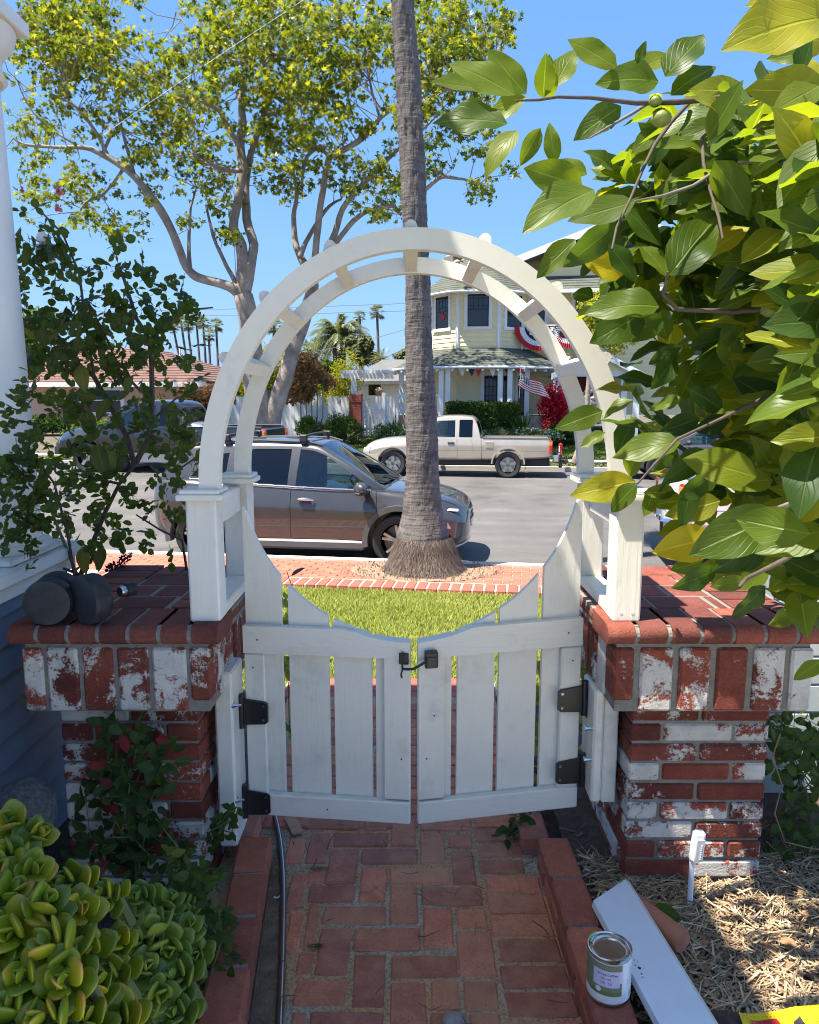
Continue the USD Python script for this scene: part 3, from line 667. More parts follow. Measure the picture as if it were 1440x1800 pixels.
# ================================================================ vehicles
def paint(name, col, metal=.55, rough=.32):
    mat(name, {'g': ('geometry', {}), 'n': ('noise_texture', {'scale': 2.5, 'detail': 6.}), 'r': ('rgb_ramp', {'ramp': [(.3, tuple(np.array(col) * .93)), (.7, tuple(np.array(col) * 1.05))]}),
        'lw': ('layer_weight', {'blend': .35}), 'p': ('principled_bsdf', {'metallic': metal, 'roughness': rough, 'coat_weight': 1., 'coat_roughness': .03})},
        [('g.position', 'n.vector'), ('n.fac', 'r.fac'), ('r.color', 'p.base_color')])
paint('paint_graphite', (.055, .053, .052), .35); paint('paint_sand', (.50, .43, .34), .45, .35); paint('paint_black', (.014, .014, .016), .2, .3)
paint('paint_white', (.72, .72, .71), 0., .4); paint('paint_silver', (.52, .53, .55), .6, .3)
def glassmat(name, tint, refl=1.0):
    mat(name, {'t': ('transparent_bsdf', {'color': tint}), 'g': ('glossy_bsdf', {'color': (.95, .97, 1.), 'roughness': .01}), 'f': ('fresnel', {'IOR': 1.55}), 'm': ('mix_closure', {})},
        [('f.fac', 'm.fac'), ('t.BSDF', 'm.closure1'), ('g.BSDF', 'm.closure2')], surface='m.closure')
glassmat('car_glass', (.66, .74, .72)); glassmat('car_glass_dark', (.10, .11, .12)); glassmat('window_glass', (.35, .38, .40))
plain('car_trim', (.028, .028, .03), .6, var=.2, scale=20); plain('cladding', (.075, .074, .073), .5, var=.1)
plain('tyre', (.022, .022, .022), .85, var=.3, scale=30); plain('alloy', (.40, .40, .40), .28, metal=.85, var=.05); plain('alloy_dark', (.10, .10, .10), .35, metal=.7)
plain('chrome', (.75, .75, .76), .08, metal=1., var=.03); plain('seat_dark', (.07, .068, .066), .8)
mat('lamp_red', {'p': ('principled_bsdf', {'base_color': (.50, .012, .016), 'roughness': .12, 'coat_weight': 1.})}, [])
mat('lamp_amber', {'p': ('principled_bsdf', {'base_color': (.75, .22, .03), 'roughness': .12, 'coat_weight': 1.})}, [])
mat('lamp_clear', {'p': ('principled_bsdf', {'base_color': (.75, .76, .78), 'roughness': .08, 'coat_weight': 1., 'metallic': .3})}, [])
plain('plate_white', (.7, .7, .72), .5)

from scipy.interpolate import PchipInterpolator
def loft(xs, secs, n=None):
    """secs: list of closed rings (k,2) in (y,z), one per x"""
    k = len(secs[0]); v = np.vstack([np.c_[np.full(k, x), s] for x, s in zip(xs, secs)]); f = []
    m = len(xs); j = np.arange(k); jn = (j + 1) % k
    for i in range(m - 1):
        f += [np.stack([i * k + j, i * k + jn, (i + 1) * k + jn], 1), np.stack([i * k + j, (i + 1) * k + jn, (i + 1) * k + j], 1)]
    c0, c1 = len(v), len(v) + 1
    v = np.vstack([v, [[xs[0], *secs[0].mean(0)]], [[xs[-1], *secs[-1].mean(0)]]])
    f += [np.stack([np.full(k, c0), jn, j], 1), np.stack([np.full(k, c1), (m - 1) * k + j, (m - 1) * k + jn], 1)]
    f = np.vstack(f); t = trimesh.Trimesh(v, f, process=False)
    return (v, f if t.volume > 0 else f[:, ::-1])
def body_sec(zb, zs, zt, hw, hs, ins=0.):
    zb, zs, zt, hw, hs = zb + ins, zs - ins * .3, zt - ins, hw - ins, hs - ins
    h = zs - zb
    half = [(0, zb), (hw * .80, zb), (hw * .93, zb + .03), (hw * .975, zb + .12 * h), (hw * .985, zb + .30 * h), (hw * .992, zb + .5 * h), (hw, zb + .64 * h), (hw * .997, zb + .72 * h), (hs + (hw - hs) * .55, zb + .84 * h), (hs + (hw - hs) * .2, zb + .95 * h), (hs, zs),
            (hs * .955, zs + .35 * (zt - zs)), (hs * .86, zs + .68 * (zt - zs)), (hs * .6, zs + .92 * (zt - zs)), (0, zt)]
    half = np.array(half); mir = half[-2:0:-1] * [-1, 1]
    return np.vstack([half, mir])
def cab_sec(zb, zt, wb, wr, H0, H1, ins=0.):
    """tumblehome section: half width wb at H0 narrowing to wr at H1, cut off at zt"""
    zt = max(zt - ins, zb + .004)
    w = lambda z: (wb - (wb - wr) * np.clip((z - H0) / (H1 - H0), 0, 1) ** 1.25) - ins
    zs = zb + (zt - zb) * np.array([0, .25, .5, .7, .83, .92, .972])
    half = [(0, zb)] + [(w(z), z) for z in zs]
    wt = w(zt); cr = .045 * np.clip((zt - H0) / (H1 - H0), 0, 1)
    half += [(wt * .955, zt - .0 + cr * .1), (wt * .86, zt + cr * .35), (wt * .55, zt + cr * .8), (0, zt + cr)]
    half[-5] = (w(zs[-1]), zs[-1])
    half = np.array(half); mir = half[-2:0:-1] * [-1, 1]
    return np.vstack([half, mir])
def interp(tab, xs):
    tab = np.array(tab, float); o = np.argsort(tab[:, 0]); tab = tab[o]
    return [PchipInterpolator(tab[:, 0], tab[:, k])(xs) for k in range(1, tab.shape[1])]
def ring_arc(x, z, r0, r1, y0, y1, a0=-.35, a1=math.pi + .35, n=26):
    th = np.linspace(a0, a1, n)
    poly = sg.Polygon([(x + r1 * math.cos(a), z + r1 * math.sin(a)) for a in th] + [(x + r0 * math.cos(a), z + r0 * math.sin(a)) for a in th[::-1]])
    return extr_xz(poly, y0, y1)
def wheel(t, x, y, r, side, w=.20, spokes=5, rimmat='alloy', twin=True):
    """side: +1 outward is +y"""
    ri = r * .66
    prof = [(ri, -w * .42), (r * .9, -w * .5), (r * .97, -w * .44), (r, -w * .3), (r, w * .3), (r * .97, w * .44), (r * .9, w * .5), (ri + .012, w * .47), (ri, w * .40)]
    def put(m): v, f = vf(m); v = np.c_[v[:, 0], -v[:, 1] * 1, v[:, 2]] if side > 0 else v; return (v * [1, 1, 1] + [x, y, r], f[:, ::-1] if side > 0 else f)
    wp = part(t, 'wheel', put(lathe(prof, 40, axis='y')), 'tyre', smooth=40)
    # lathe(axis y) points +z to -y: outward is -y
    rim = [lathe([(ri, w * .42), (ri * .97, w * .45), (ri * .90, w * .40), (ri * .88, w * .05), (0.0, w * .05)], 40, axis='y'), lathe([(0, w * .34), (.035, w * .34), (.06, w * .30), (.065, w * .1)], 20, axis='y')]
    sp = []
    for k in range(spokes):
        a = 2 * math.pi * k / spokes + .3
        for da in ((-.16, .16) if twin else (0,)):
            c, s_ = math.cos(a + da), math.sin(a + da); c0, s0 = math.cos(a), math.sin(a); q = np.array([-s_, c]); wd = .017 if twin else .045
            p0 = np.array([c0, s0]) * .045; p1 = np.array([c, s_]) * ri * .93
            pol = sg.Polygon([p0 + q * wd * .9, p1 + q * wd, p1 - q * wd, p0 - q * wd * .9])
            sp.append(extr_xz(pol, -w * .38, -w * .24))
    part(t, 'rim', put(join(rim)), 'alloy_dark' if twin else rimmat, parent=wp, smooth=40)
    part(t, 'spokes', put(join(sp + [lathe([(ri, w * .40), (ri, w * .46), (ri * .93, w * .47), (ri * .91, w * .38)], 40, axis='y')])), rimmat, parent=wp, smooth=30)
def carve(man, cutters):
    for c in cutters: man = man - (c if isinstance(c, m3.Manifold) else to_man(c))
    return man
def cylinder_y(x, z, r, y0, y1, n=40):
    return extr_xz(sg.Point(x, z).buffer(r, 24), y0, y1)

def small_suv(name, label, loc, rz, pm, group=None):
    t = thing(name, label, 'car', loc, rz, group=group, world=False)
    xs = np.concatenate([np.linspace(-2.05, -1.7, 7), np.linspace(-1.6, 1.6, 26), np.linspace(1.66, 2.1, 12)])
    tab = [(-2.05, .42, .95, 1.0, .70, .66), (-1.95, .32, 1.02, 1.06, .80, .74), (-1.7, .25, 1.045, 1.07, .88, .80), (-1.37, .23, 1.03, 1.06, .90, .815), (-.4, .22, .985, 1.02, .895, .82), (.5, .22, .945, .99, .89, .82), (.95, .22, .935, .99, .90, .825), (1.3, .23, .905, .965, .905, .80), (1.7, .24, .84, .90, .88, .72), (1.93, .25, .76, .83, .80, .60), (2.04, .28, .70, .75, .68, .48), (2.1, .34, .62, .66, .52, .36)]
    P_ = interp(tab, xs)
    mk = lambda ins: to_man(loft(np.clip(xs, xs[0] + ins, xs[-1] - ins), [body_sec(*q, ins=ins) for q in zip(*P_)]))
    B = mk(0.); Bi = mk(.012)
    wheels = [(1.25, .335), (-1.36, .335)]
    cut = [cylinder_y(x, .335, .395, ys, ye) for x, _ in wheels for ys, ye in ((-1.2, -.62), (.62, 1.2))]
    seams = m3.Manifold()
    for pts in ([(.99, .30), (1.0, .55), (.965, .97)], [(-.13, .30), (-.13, 1.05)], [(-1.07, .62), (-.98, .80), (-.93, 1.08)]):
        ln = sg.LineString(pts).buffer(.0045)
        seams += to_man(extr_xz(ln, -1.2, 1.2))
    seams += to_man(extr_xz(sg.LineString([(-.95, .335), (.99, .335)]).buffer(.004), -1.2, 1.2))
    hood = sg.LineString([(.98, .80), (1.35, .745), (1.72, .70), (1.95, .58)]).buffer(.0045)
    v, f = extrude(hood, 1.); hs_ = to_man((v + [0, 0, .3], f)); hs2 = to_man((np.c_[v[:, 0], -v[:, 1], v[:, 2] + .3], f[:, ::-1]))
    B2 = carve(B, cut) - (seams - Bi) - ((hs_ + hs2) - Bi)
    part(t, 'body', B2, pm, smooth=32)
    # greenhouse
    gx = np.concatenate([np.linspace(-2.0, -1.6, 8), np.linspace(-1.5, .1, 14), np.linspace(.16, 1.06, 18)])
    prof = [(-2.0, 1.02), (-1.9, 1.16), (-1.75, 1.36), (-1.6, 1.47), (-1.2, 1.515), (-.6, 1.535), (-.1, 1.53), (.15, 1.50), (.4, 1.38), (.7, 1.21), (.95, 1.055), (1.06, .985)]
    zt = PchipInterpolator(*zip(*prof))(gx)
    wbf = PchipInterpolator([-2.0, -1.5, -.5, .6, 1.06], [.70, .79, .825, .82, .74])(gx)
    gsec = lambda ins: to_man(loft(np.clip(gx, gx[0] + ins, gx[-1] - ins), [cab_sec(.90, z, w, w - .235, .95, 1.53, ins) for z, w in zip(zt, wbf)]))
    O, I = gsec(0.), gsec(.03); A_, C_ = gsec(.008), gsec(.014)
    win = [sg.Polygon([(-.08, 1.0), (.86, .975), (.905, .985), (.86, 1.02), (.52, 1.245), (.28, 1.385), (.12, 1.44), (-.05, 1.455)]), sg.Polygon([(-.92, 1.045), (-.185, 1.01), (-.165, 1.455), (-.62, 1.455), (-.86, 1.43)]), sg.Polygon([(-1.5, 1.10), (-1.02, 1.065), (-1.0, 1.40), (-1.25, 1.37)])]
    wm = [to_man(extr_xz(w, -1.2, 1.2)) for w in win]
    v, f = extrude(sg.Polygon([(.20, -.50), (.30, -.53), (.99, -.69), (1.035, -.60), (1.05, 0), (1.035, .60), (.99, .69), (.30, .53), (.20, .50), (.185, 0)]), 1.2); ws = to_man((v + [0, 0, .93], f))
    v, f = extrude(sg.Polygon([(-1.93, -.55), (-1.66, -.50), (-1.66, .50), (-1.93, .55)]), 1.2); rw = to_man((v + [0, 0, .93], f))
    shell = O - I
    for w in wm + [ws, rw]: shell = shell - w
    part(t, 'cabin_frame', shell, pm, smooth=32)
    gl = A_ - C_
    for w, mname, nm in ((wm[0], 'car_glass', 'front_window'), (wm[1], 'car_glass_dark', 'rear_window'), (wm[2], 'car_glass_dark', 'quarter_window'), (ws, 'car_glass', 'windscreen'), (rw, 'car_glass_dark', 'back_window')):
        pieces = [w] if nm in ('windscreen', 'back_window') else [w ^ to_man(box(-3, 6, -2, 0, 0, 3)), w ^ to_man(box(-3, 6, 0, 2, 0, 3))]
        for w_ in pieces: part(t, nm, gl ^ w_, mname, smooth=32)
    # black strip at the window line and chrome line
    for s in (-1, 1):
        yb = s * .826
        part(t, 'window_trim', tube([(-1.5, s * .80, 1.075), (-.9, s * .825, 1.03), (-.1, s * .832, .995), (.6, s * .83, .972), (.9, s * .815, .965)], .009, 6), 'chrome', smooth=True)
        part(t, 'pillar_trim', extr_xz(sg.Polygon([(-.165, 1.0), (-.085, 1.0), (-.06, 1.45), (-.155, 1.45)]), -.004, .004), 'car_trim') if False else None
        # mirror
        mir = trimesh.creation.icosphere(3); mv_ = mir.vertices * [.085, .115, .075]; mv_[:, 0] += .03 * (mv_[:, 1] / .1) ** 2
        mp = part(t, 'mirror', (mv_ + [.80, s * .985, 1.005], mir.faces), pm, smooth=True)
        part(t, 'mirror_arm', join([box(.80, .88, s * .86 - .08, s * .86 + .08, .935, .965, .01), (trimesh.creation.icosphere(2).vertices * [.075, .1, .03] + [.80, s * .985, .945], trimesh.creation.icosphere(2).faces)]), 'car_trim', parent=mp)
        for hx in (.08, -.86):
            hp_ = part(t, 'door_handle', tube([(hx - .11, s * .885, .842), (hx - .08, s * .912, .846), (hx + .06, s * .912, .842), (hx + .1, s * .885, .836)], [.012, .016, .015, .010], 8), 'chrome' if True else pm, smooth=True)
            part(t, 'handle_cup', (trimesh.creation.icosphere(2).vertices * [.075, .012, .042] + [hx - .01, s * .887, .825], trimesh.creation.icosphere(2).faces), 'car_trim', parent=hp_)
        for x, _ in wheels:
            part(t, 'wheel_arch', jitter(ring_arc(x, .335, .385, .452, s * .80 if s > 0 else -.915, .915 if s > 0 else -.80, -.18, math.pi + .18), 0, 1), 'cladding', smooth=30)
            wheel(t, x, s * .79, .335, s, .215, 5)
        part(t, 'sill', box(-.93, .83, min(s * .76, s * .897), max(s * .76, s * .897), .205, .335, .03), 'cladding')
        # head lamps
        part(t, 'daylight_lamp', hull([(1.62, s * .80, .76), (1.98, s * .66, .73), (1.62, s * .845, .735), (1.98, s * .69, .705), (1.6, s * .70, .74), (1.95, s * .6, .71)]), 'lamp_clear')
        hl = part(t, 'headlamp_housing', hull([(1.70, s * .875, .62), (1.96, s * .745, .63), (2.03, s * .66, .52), (1.98, s * .74, .47), (1.75, s * .872, .50), (1.7, s * .7, .55), (1.95, s * .5, .55)]), 'car_trim')
        part(t, 'headlamp', hull([(1.86, s * .835, .585), (1.98, s * .735, .585), (2.01, s * .70, .51), (1.96, s * .765, .49), (1.86, s * .84, .51), (1.9, s * .6, .54)]), 'lamp_clear', parent=hl)
        part(t, 'roof_rail', tube([(-1.5, s * .56, 1.485), (-1.4, s * .575, 1.53), (-.6, s * .59, 1.56), (.05, s * .58, 1.545), (.22, s * .56, 1.50)], .016, 8), 'car_trim', smooth=True)
    # grille and bumper
    def nose(A, B): return np.stack([2.115 - .16 * np.abs(A) ** 2.2 / .5 - .05 * np.abs(B - .5), A, .40 + .30 * B], -1)
    part(t, 'grille', grid(nose, np.linspace(-.62, .62, 16), np.linspace(0, 1, 6)), 'black_iron')
    st = []
    for a in np.linspace(-.58, .58, 15):
        for b in np.linspace(.1, .9, 5):
            p = nose(np.array(a), np.array(b)); st.append(hull(p + np.array([[0.012, 0, 0], [0, .022, 0], [0, -.022, 0], [0, 0, .02], [0, 0, -.02], [-.01, 0, 0]])))
    part(t, 'grille_studs', join(st), 'alloy_dark')
    def lip(A, B): return np.stack([2.085 - .20 * np.abs(A) ** 2.2 / .6 - .02 * B, A, .24 + .10 * B], -1)
    part(t, 'bumper_skid', grid(lip, np.linspace(-.74, .74, 18), np.linspace(0, 1, 4)), 'alloy')
    part(t, 'number_plate', box(2.10, 2.112, -.15, .15, .46, .54, .002), 'plate_white')
    for x in (-1.05, -.02):
        y = np.linspace(-.60, .60, 9)
        cb = part(t, 'roof_bar', tube(np.c_[np.full(9, x) + .05 * (y / .6) ** 2 * 0, y, 1.615 + .012 * (1 - (y / .6) ** 2)], .018, 8), 'car_trim', smooth=True)
        for s in (-1, 1): part(t, 'bar_foot', box(x - .05, x + .05, s * .60 - .03, s * .60 + .03, 1.545, 1.64, .014), 'black_rubber', parent=cb)
    part(t, 'interior', join([box(-1.6, .9, -.70, .70, .5, .9, .03), box(.55, .98, -.70, .70, .88, .965, .04)]), 'seat_dark')
    for x in (.0, -.95):
        for s in (-1, 1):
            part(t, 'seat', join([box(x - .30, x - .16, s * .36 - .23, s * .36 + .23, .85, 1.22, .05), box(x - .31, x - .21, s * .36 - .12, s * .36 + .12, 1.235, 1.39, .04)]), 'seat_dark')
    part(t, 'steering_wheel', xf(lathe([(.17 + .014 * math.cos(a), .014 * math.sin(a)) for a in np.linspace(0, 2 * math.pi, 9)], 24), trimesh.transformations.translation_matrix((.42, .36, 1.02)) @ trimesh.transformations.rotation_matrix(-1.1, (0, 1, 0))), 'black_rubber', smooth=True)
    for s in (-.35, .25): part(t, 'wiper', tube([(1.06, s + .1, 1.0), (.98, s - .18, 1.055), (.93, s - .36, 1.085)], .008, 5), 'black_rubber')
    return t
small_suv('parked_suv', 'graphite grey small suv with roof bars parked at the near kerb behind the palm', S(-2.76, 10.02, Z_ST), -ALPHA, 'paint_graphite')

def pickup(name, label, loc, rz, pm, trim, group=None, sc=1.0, glass='car_glass', hitch=True):
    t = thing(name, label, 'pickup truck', loc, rz, group=group, world=False)
    pt = lambda nm, m, mt, **k: part(t, nm, (vf(m)[0] * sc, vf(m)[1]), mt, **k)
    xs = np.concatenate([np.linspace(-1.12, -1.0, 4), np.linspace(-.9, 3.3, 34), np.linspace(3.4, 3.95, 14)])
    tab = [(-1.12, .56, .98, .99, .80, .78), (-1.05, .52, 1.03, 1.035, .825, .80), (.7, .46, 1.04, 1.045, .835, .80), (2.2, .44, 1.02, 1.05, .835, .80), (2.6, .44, 1.00, 1.06, .84, .79), (3.3, .46, .95, 1.03, .845, .74), (3.65, .44, .86, .96, .82, .66), (3.85, .42, .78, .86, .76, .60), (3.95, .45, .68, .74, .66, .52)]
    P_ = interp(tab, xs); mk = lambda ins: to_man(loft(np.clip(xs, xs[0] + ins, xs[-1] - ins), [body_sec(*q, ins=ins) for q in zip(*P_)]))
    B, Bi = mk(0.), mk(.014); r = .345
    cut = [cylinder_y(x, .37, .43, ys, ye) for x in (0, 3.1) for ys, ye in ((-1.2, -.5), (.5, 1.2))]
    cut.append(box(-1.06, .66, -.74, .74, .62, 1.3))
    seams = m3.Manifold()
    for ln, w in (([(.70, .4), (.70, 1.2)], .012), ([(1.33, .48), (1.36, .9), (1.36, 1.1)], .005), ([(2.42, .48), (2.42, 1.1)], .005), ([(.95, .62), (.95, .9), (.98, 1.06)], .0035), ([(1.36, .53), (2.42, .53)], .004), ([(-1.0, .72), (.68, .72)], .006), ([(.72, .72), (2.42, .72)], .005)):
        seams += to_man(extr_xz(sg.LineString(ln).buffer(w), -1.2, 1.2))
    fl = sg.box(.42 - .22, .84, .42, 1.0)
    fil = sg.box(.20, .80, .42, .98).buffer(.03); seams += to_man(extr_xz(fil.exterior.buffer(.004), -1.2, 0)) if False else m3.Manifold()
    pt('body', carve(B, cut) - (seams - Bi), pm, smooth=30)
    gx = np.concatenate([np.linspace(.74, 1.1, 8), np.linspace(1.15, 1.9, 8), np.linspace(1.96, 2.75, 14)])
    zt = PchipInterpolator(*zip(*[(.74, 1.04), (.80, 1.3), (.88, 1.50), (1.0, 1.585), (1.4, 1.61), (1.75, 1.60), (1.95, 1.55), (2.2, 1.40), (2.5, 1.20), (2.75, 1.035)]))(gx)
    sec = lambda ins: to_man(loft(np.clip(gx, gx[0] + ins, gx[-1] - ins), [cab_sec(1.0, z, .80, .635, 1.0, 1.6, ins) for z in zt]))
    O, I, A_, C_ = sec(0.), sec(.03), sec(.008), sec(.014)
    win = [sg.Polygon([(1.42, 1.075), (2.36, 1.075), (2.36, 1.13), (2.12, 1.33), (1.88, 1.50), (1.42, 1.52)]).buffer(.02).buffer(-.02), sg.box(.98, 1.10, 1.28, 1.50).buffer(.03)]
    wm = [to_man(extr_xz(w, -1.2, 1.2)) for w in win]
    v, f = extrude(sg.Polygon([(1.99, -.57), (2.62, -.70), (2.68, 0), (2.62, .70), (1.99, .57)]), 1.2); ws = to_man((v + [0, 0, 1.03], f))
    v, f = extrude(sg.Polygon([(.70, -.62), (.86, -.58), (.86, .58), (.70, .62)]), .36); rw = to_man((v + [0, 0, 1.12], f))
    shell = O - I
    for w in wm + [ws, rw]: shell = shell - w
    pt('cabin_frame', shell, pm, smooth=30); gl = A_ - C_
    for w, mname, nm in ((wm[0], glass, 'front_window'), (wm[1], 'car_glass_dark', 'rear_window'), (ws, glass, 'windscreen'), (rw, glass, 'back_window')):
        pieces = [w] if nm in ('windscreen', 'back_window') else [w ^ to_man(box(-3, 6, -2, 0, 0, 3)), w ^ to_man(box(-3, 6, 0, 2, 0, 3))]
        for w_ in pieces: pt(nm, gl ^ w_, mname, smooth=30)
    pt('bed_rail', join([box(-1.08, .68, s * .775 - .04, s * .775 + .04, 1.04, 1.06, .008) for s in (-1, 1)]), 'car_trim')
    pt('tailgate', box(-1.135, -1.105, -.70, .70, .58, 1.0, .01), pm)
    for s in (-1, 1):
        for x in (0, 3.1):
            v = wheel(t, x * sc, s * .71 * sc, r * sc, s, .23 * sc, 5, twin=False)
            pt('wheel_arch', ring_arc(x, .37, .41, .45, s * .70 if s > 0 else -.85, .85 if s > 0 else -.70, .0, math.pi), pm, smooth=30)
        lp_ = pt('tail_lamp', box(-1.15, -1.06, s * .77 - .075, s * .77 + .075, .66, 1.0, .02), 'lamp_red')
        pt('turn_lamp', box(-1.155, -1.06, s * .772 - .076, s * .772 + .076, .86, .985, .02), 'lamp_amber', parent=lp_)
        pt('headlamp', hull([(3.74, s * .80, .80), (3.96, s * .50, .76), (3.76, s * .82, .66), (3.98, s * .50, .64), (3.6, s * .6, .72)]), 'lamp_clear')
        for hx in (1.52, ): pt('door_handle', box(hx - .09, hx + .09, s * .84 - .012, s * .84 + .012, .90, .945, .008), 'car_trim')
        pt('mirror', hull(np.array([[x, s * y, z] for x in (2.27, 2.36) for y in (.84, 1.0) for z in (1.06, 1.2)])), trim)
        pt('mud_flap', box(-.46, -.445, s * .71 - .12, s * .71 + .12, .22, .5), 'black_rubber')
    pt('fuel_door', box(.36, .58, -.842, -.83, .80, .965, .004), pm) if False else pt('fuel_door', box(.40, .60, .828, .842, .80, .965, .004), pm)
    pt('rear_bumper', join([box(-1.34, -1.16, -.78, .78, .44, .62, .03), box(-1.36, -1.3, -.55, .55, .60, .64, .01)]), trim)
    pt('front_bumper', hull(np.array([[x, y, z] for z in (.40, .58) for x, y in ((3.5, -.86), (3.5, .86), (3.9, -.78), (3.9, .78), (4.02, -.5), (4.02, .5))])), pm)
    pt('number_plate', box(-1.37, -1.362, -.15, .15, .66, .81), 'plate_white')
    pt('chassis', box(-1.1, 3.6, -.55, .55, .30, .50, .02), 'car_trim')
    pt('interior', join([box(.9, 2.4, -.68, .68, .6, .98), box(1.35, 1.55, -.62, .62, .9, 1.42, .06), box(2.3, 2.6, -.68, .68, .95, 1.04, .04)]), 'seat_dark')
    if hitch: pt('tow_hitch', join([box(-1.62, -1.2, -.04, .04, .36, .44, .008), tube([(-1.56, 0, .42), (-1.56, 0, .56)], .03, 8)]), 'car_trim')
    return t
def on_street(px, py, v_side, depth): pass
A2 = math.pi - ALPHA
pT = PS(893, 838, 20.55); uT, vT = uv_of(pT)
pickup('parked_pickup', 'champagne extended cab pickup parked at the far kerb across the street', S(uT, 21.05, Z_ST), A2, 'paint_sand', 'chrome')
# ================================================================ far side of the street
def leafmat(name, cols, trans=.4, rough=.5, gloss=.10, patch=1.2):
    """leaf-by-leaf colour, light passing through"""
    k = len(cols); ramp = [(i / (k - 1), c) for i, c in enumerate(cols)]
    RNDM.add(name)
    mat(name, {'at': ('attribute', {'attribute': 'rnd'}), 'g': ('geometry', {}), 'n': ('noise_texture', {'scale': patch, 'detail': 3.}), 'a': ('mix_float', {'fac': .5}), 'ar': ('map_range', {'from_min': .15, 'from_max': .85, 'clamp': True}), 'r': ('rgb_ramp', {'ramp': ramp}),
        'hs': ('hsv', {'saturation': 1.12, 'value': 1.7}), 'd': ('diffuse_bsdf', {}), 't': ('translucent_bsdf', {}), 'm': ('mix_closure', {'fac': trans}), 'gl': ('glossy_bsdf', {'roughness': rough, 'color': (.8, .85, .8)}), 'lw': ('fresnel', {'IOR': 1.4}), 'mm': ('math', {'math_type': 'multiply', 'value2': gloss}), 'm2': ('mix_closure', {})},
        [('g.position', 'n.vector'), ('at.fac', 'a.a'), ('n.fac', 'a.b'), ('a.result', 'ar.value'), ('ar.result', 'r.fac'), ('r.color', 'd.color'), ('r.color', 'hs.color'), ('hs.color', 't.color'), ('d.BSDF', 'm.closure1'), ('t.BSDF', 'm.closure2'),
         ('m.closure', 'm2.closure1'), ('gl.BSDF', 'm2.closure2'), ('lw.fac', 'mm.value1'), ('mm.value', 'm2.fac')], surface='m2.closure')
leafmat('leaf_sycamore', [(.035, .055, .012), (.075, .11, .018), (.14, .165, .022), (.22, .22, .03), (.36, .29, .05)], .55, patch=.9)
leafmat('leaf_dark', [(.018, .042, .010), (.038, .075, .016), (.07, .115, .024)], .3)
leafmat('leaf_green', [(.06, .11, .02), (.12, .18, .032), (.20, .26, .05)], .35)
leafmat('leaf_yellow', [(.16, .18, .02), (.30, .30, .035), (.42, .38, .05)], .4)
leafmat('leaf_bronze', [(.09, .10, .03), (.20, .14, .06), (.34, .16, .08), (.42, .20, .10)], .35, patch=3.)
leafmat('leaf_orange', [(.05, .075, .015), (.10, .11, .02), (.30, .10, .03)], .35, patch=1.5)
leafmat('leaf_olive', [(.07, .085, .035), (.13, .145, .06), (.20, .20, .10)], .25)
leafmat('leaf_palm', [(.06, .08, .03), (.12, .14, .05), (.21, .21, .085)], .35, patch=3.)
leafmat('flower_red', [(.20, .006, .012), (.42, .012, .03), (.60, .05, .08)], .3, patch=3.)
leafmat('flower_white', [(.6, .6, .56), (.75, .75, .7), (.8, .8, .78)], .3)
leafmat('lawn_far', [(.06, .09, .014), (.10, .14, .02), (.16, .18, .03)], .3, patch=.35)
plain('trunk_sycamore', (.25, .205, .165), .9, var=.5, scale=2.2, bump=.5, bscale=14, bdist=.03)
plain('trunk_dark', (.07, .055, .045), .95, var=.4, scale=5, bump=.6, bscale=30, bdist=.02)
plain('palm_trunk_far', (.10, .085, .07), .95, var=.3, scale=6)
plain('siding_cream', (.80, .69, .42), .7, var=.04, scale=3)
plain('trim_white', (.72, .72, .71), .55, var=.04)
plain('fence_white', (.66, .65, .63), .6, var=.08, scale=3)
plain('shingle_green', (.085, .095, .075), .95, var=.3, scale=4, bump=.4, bscale=60, bdist=.01)
plain('shingle_brown', (.15, .08, .062), .95, var=.25, scale=4, bump=.4, bscale=40, bdist=.02)
plain('shingle_grey', (.12, .12, .12), .95, var=.25, scale=3)
plain('stucco_pink', (.58, .36, .27), .9, var=.06)
plain('stone', (.30, .25, .21), .9, var=.5, scale=7, bump=.6, bscale=20, bdist=.02)
plain('dark_frame', (.018, .018, .02), .5)
plain('dark_room', (.035, .035, .04), .9)  # darkness of unlit interiors put into a colour
plain('curtain', (.36, .37, .35), .9, var=.2, scale=12)
plain('red_door', (.18, .012, .015), .5)
plain('cloth_red', (.50, .03, .045), .8, var=.1, scale=20); plain('cloth_white', (.74, .74, .72), .8, var=.05, scale=20); plain('cloth_blue', (.022, .03, .085), .8, var=.1, scale=20)
plain('pergola_white', (.68, .68, .67), .6, var=.05); plain('terracotta', (.42, .15, .08), .8)
plain('fence_brick', (.30, .07, .045), .85, var=.3, scale=9)
plain('wire', (.05, .05, .055), .6)

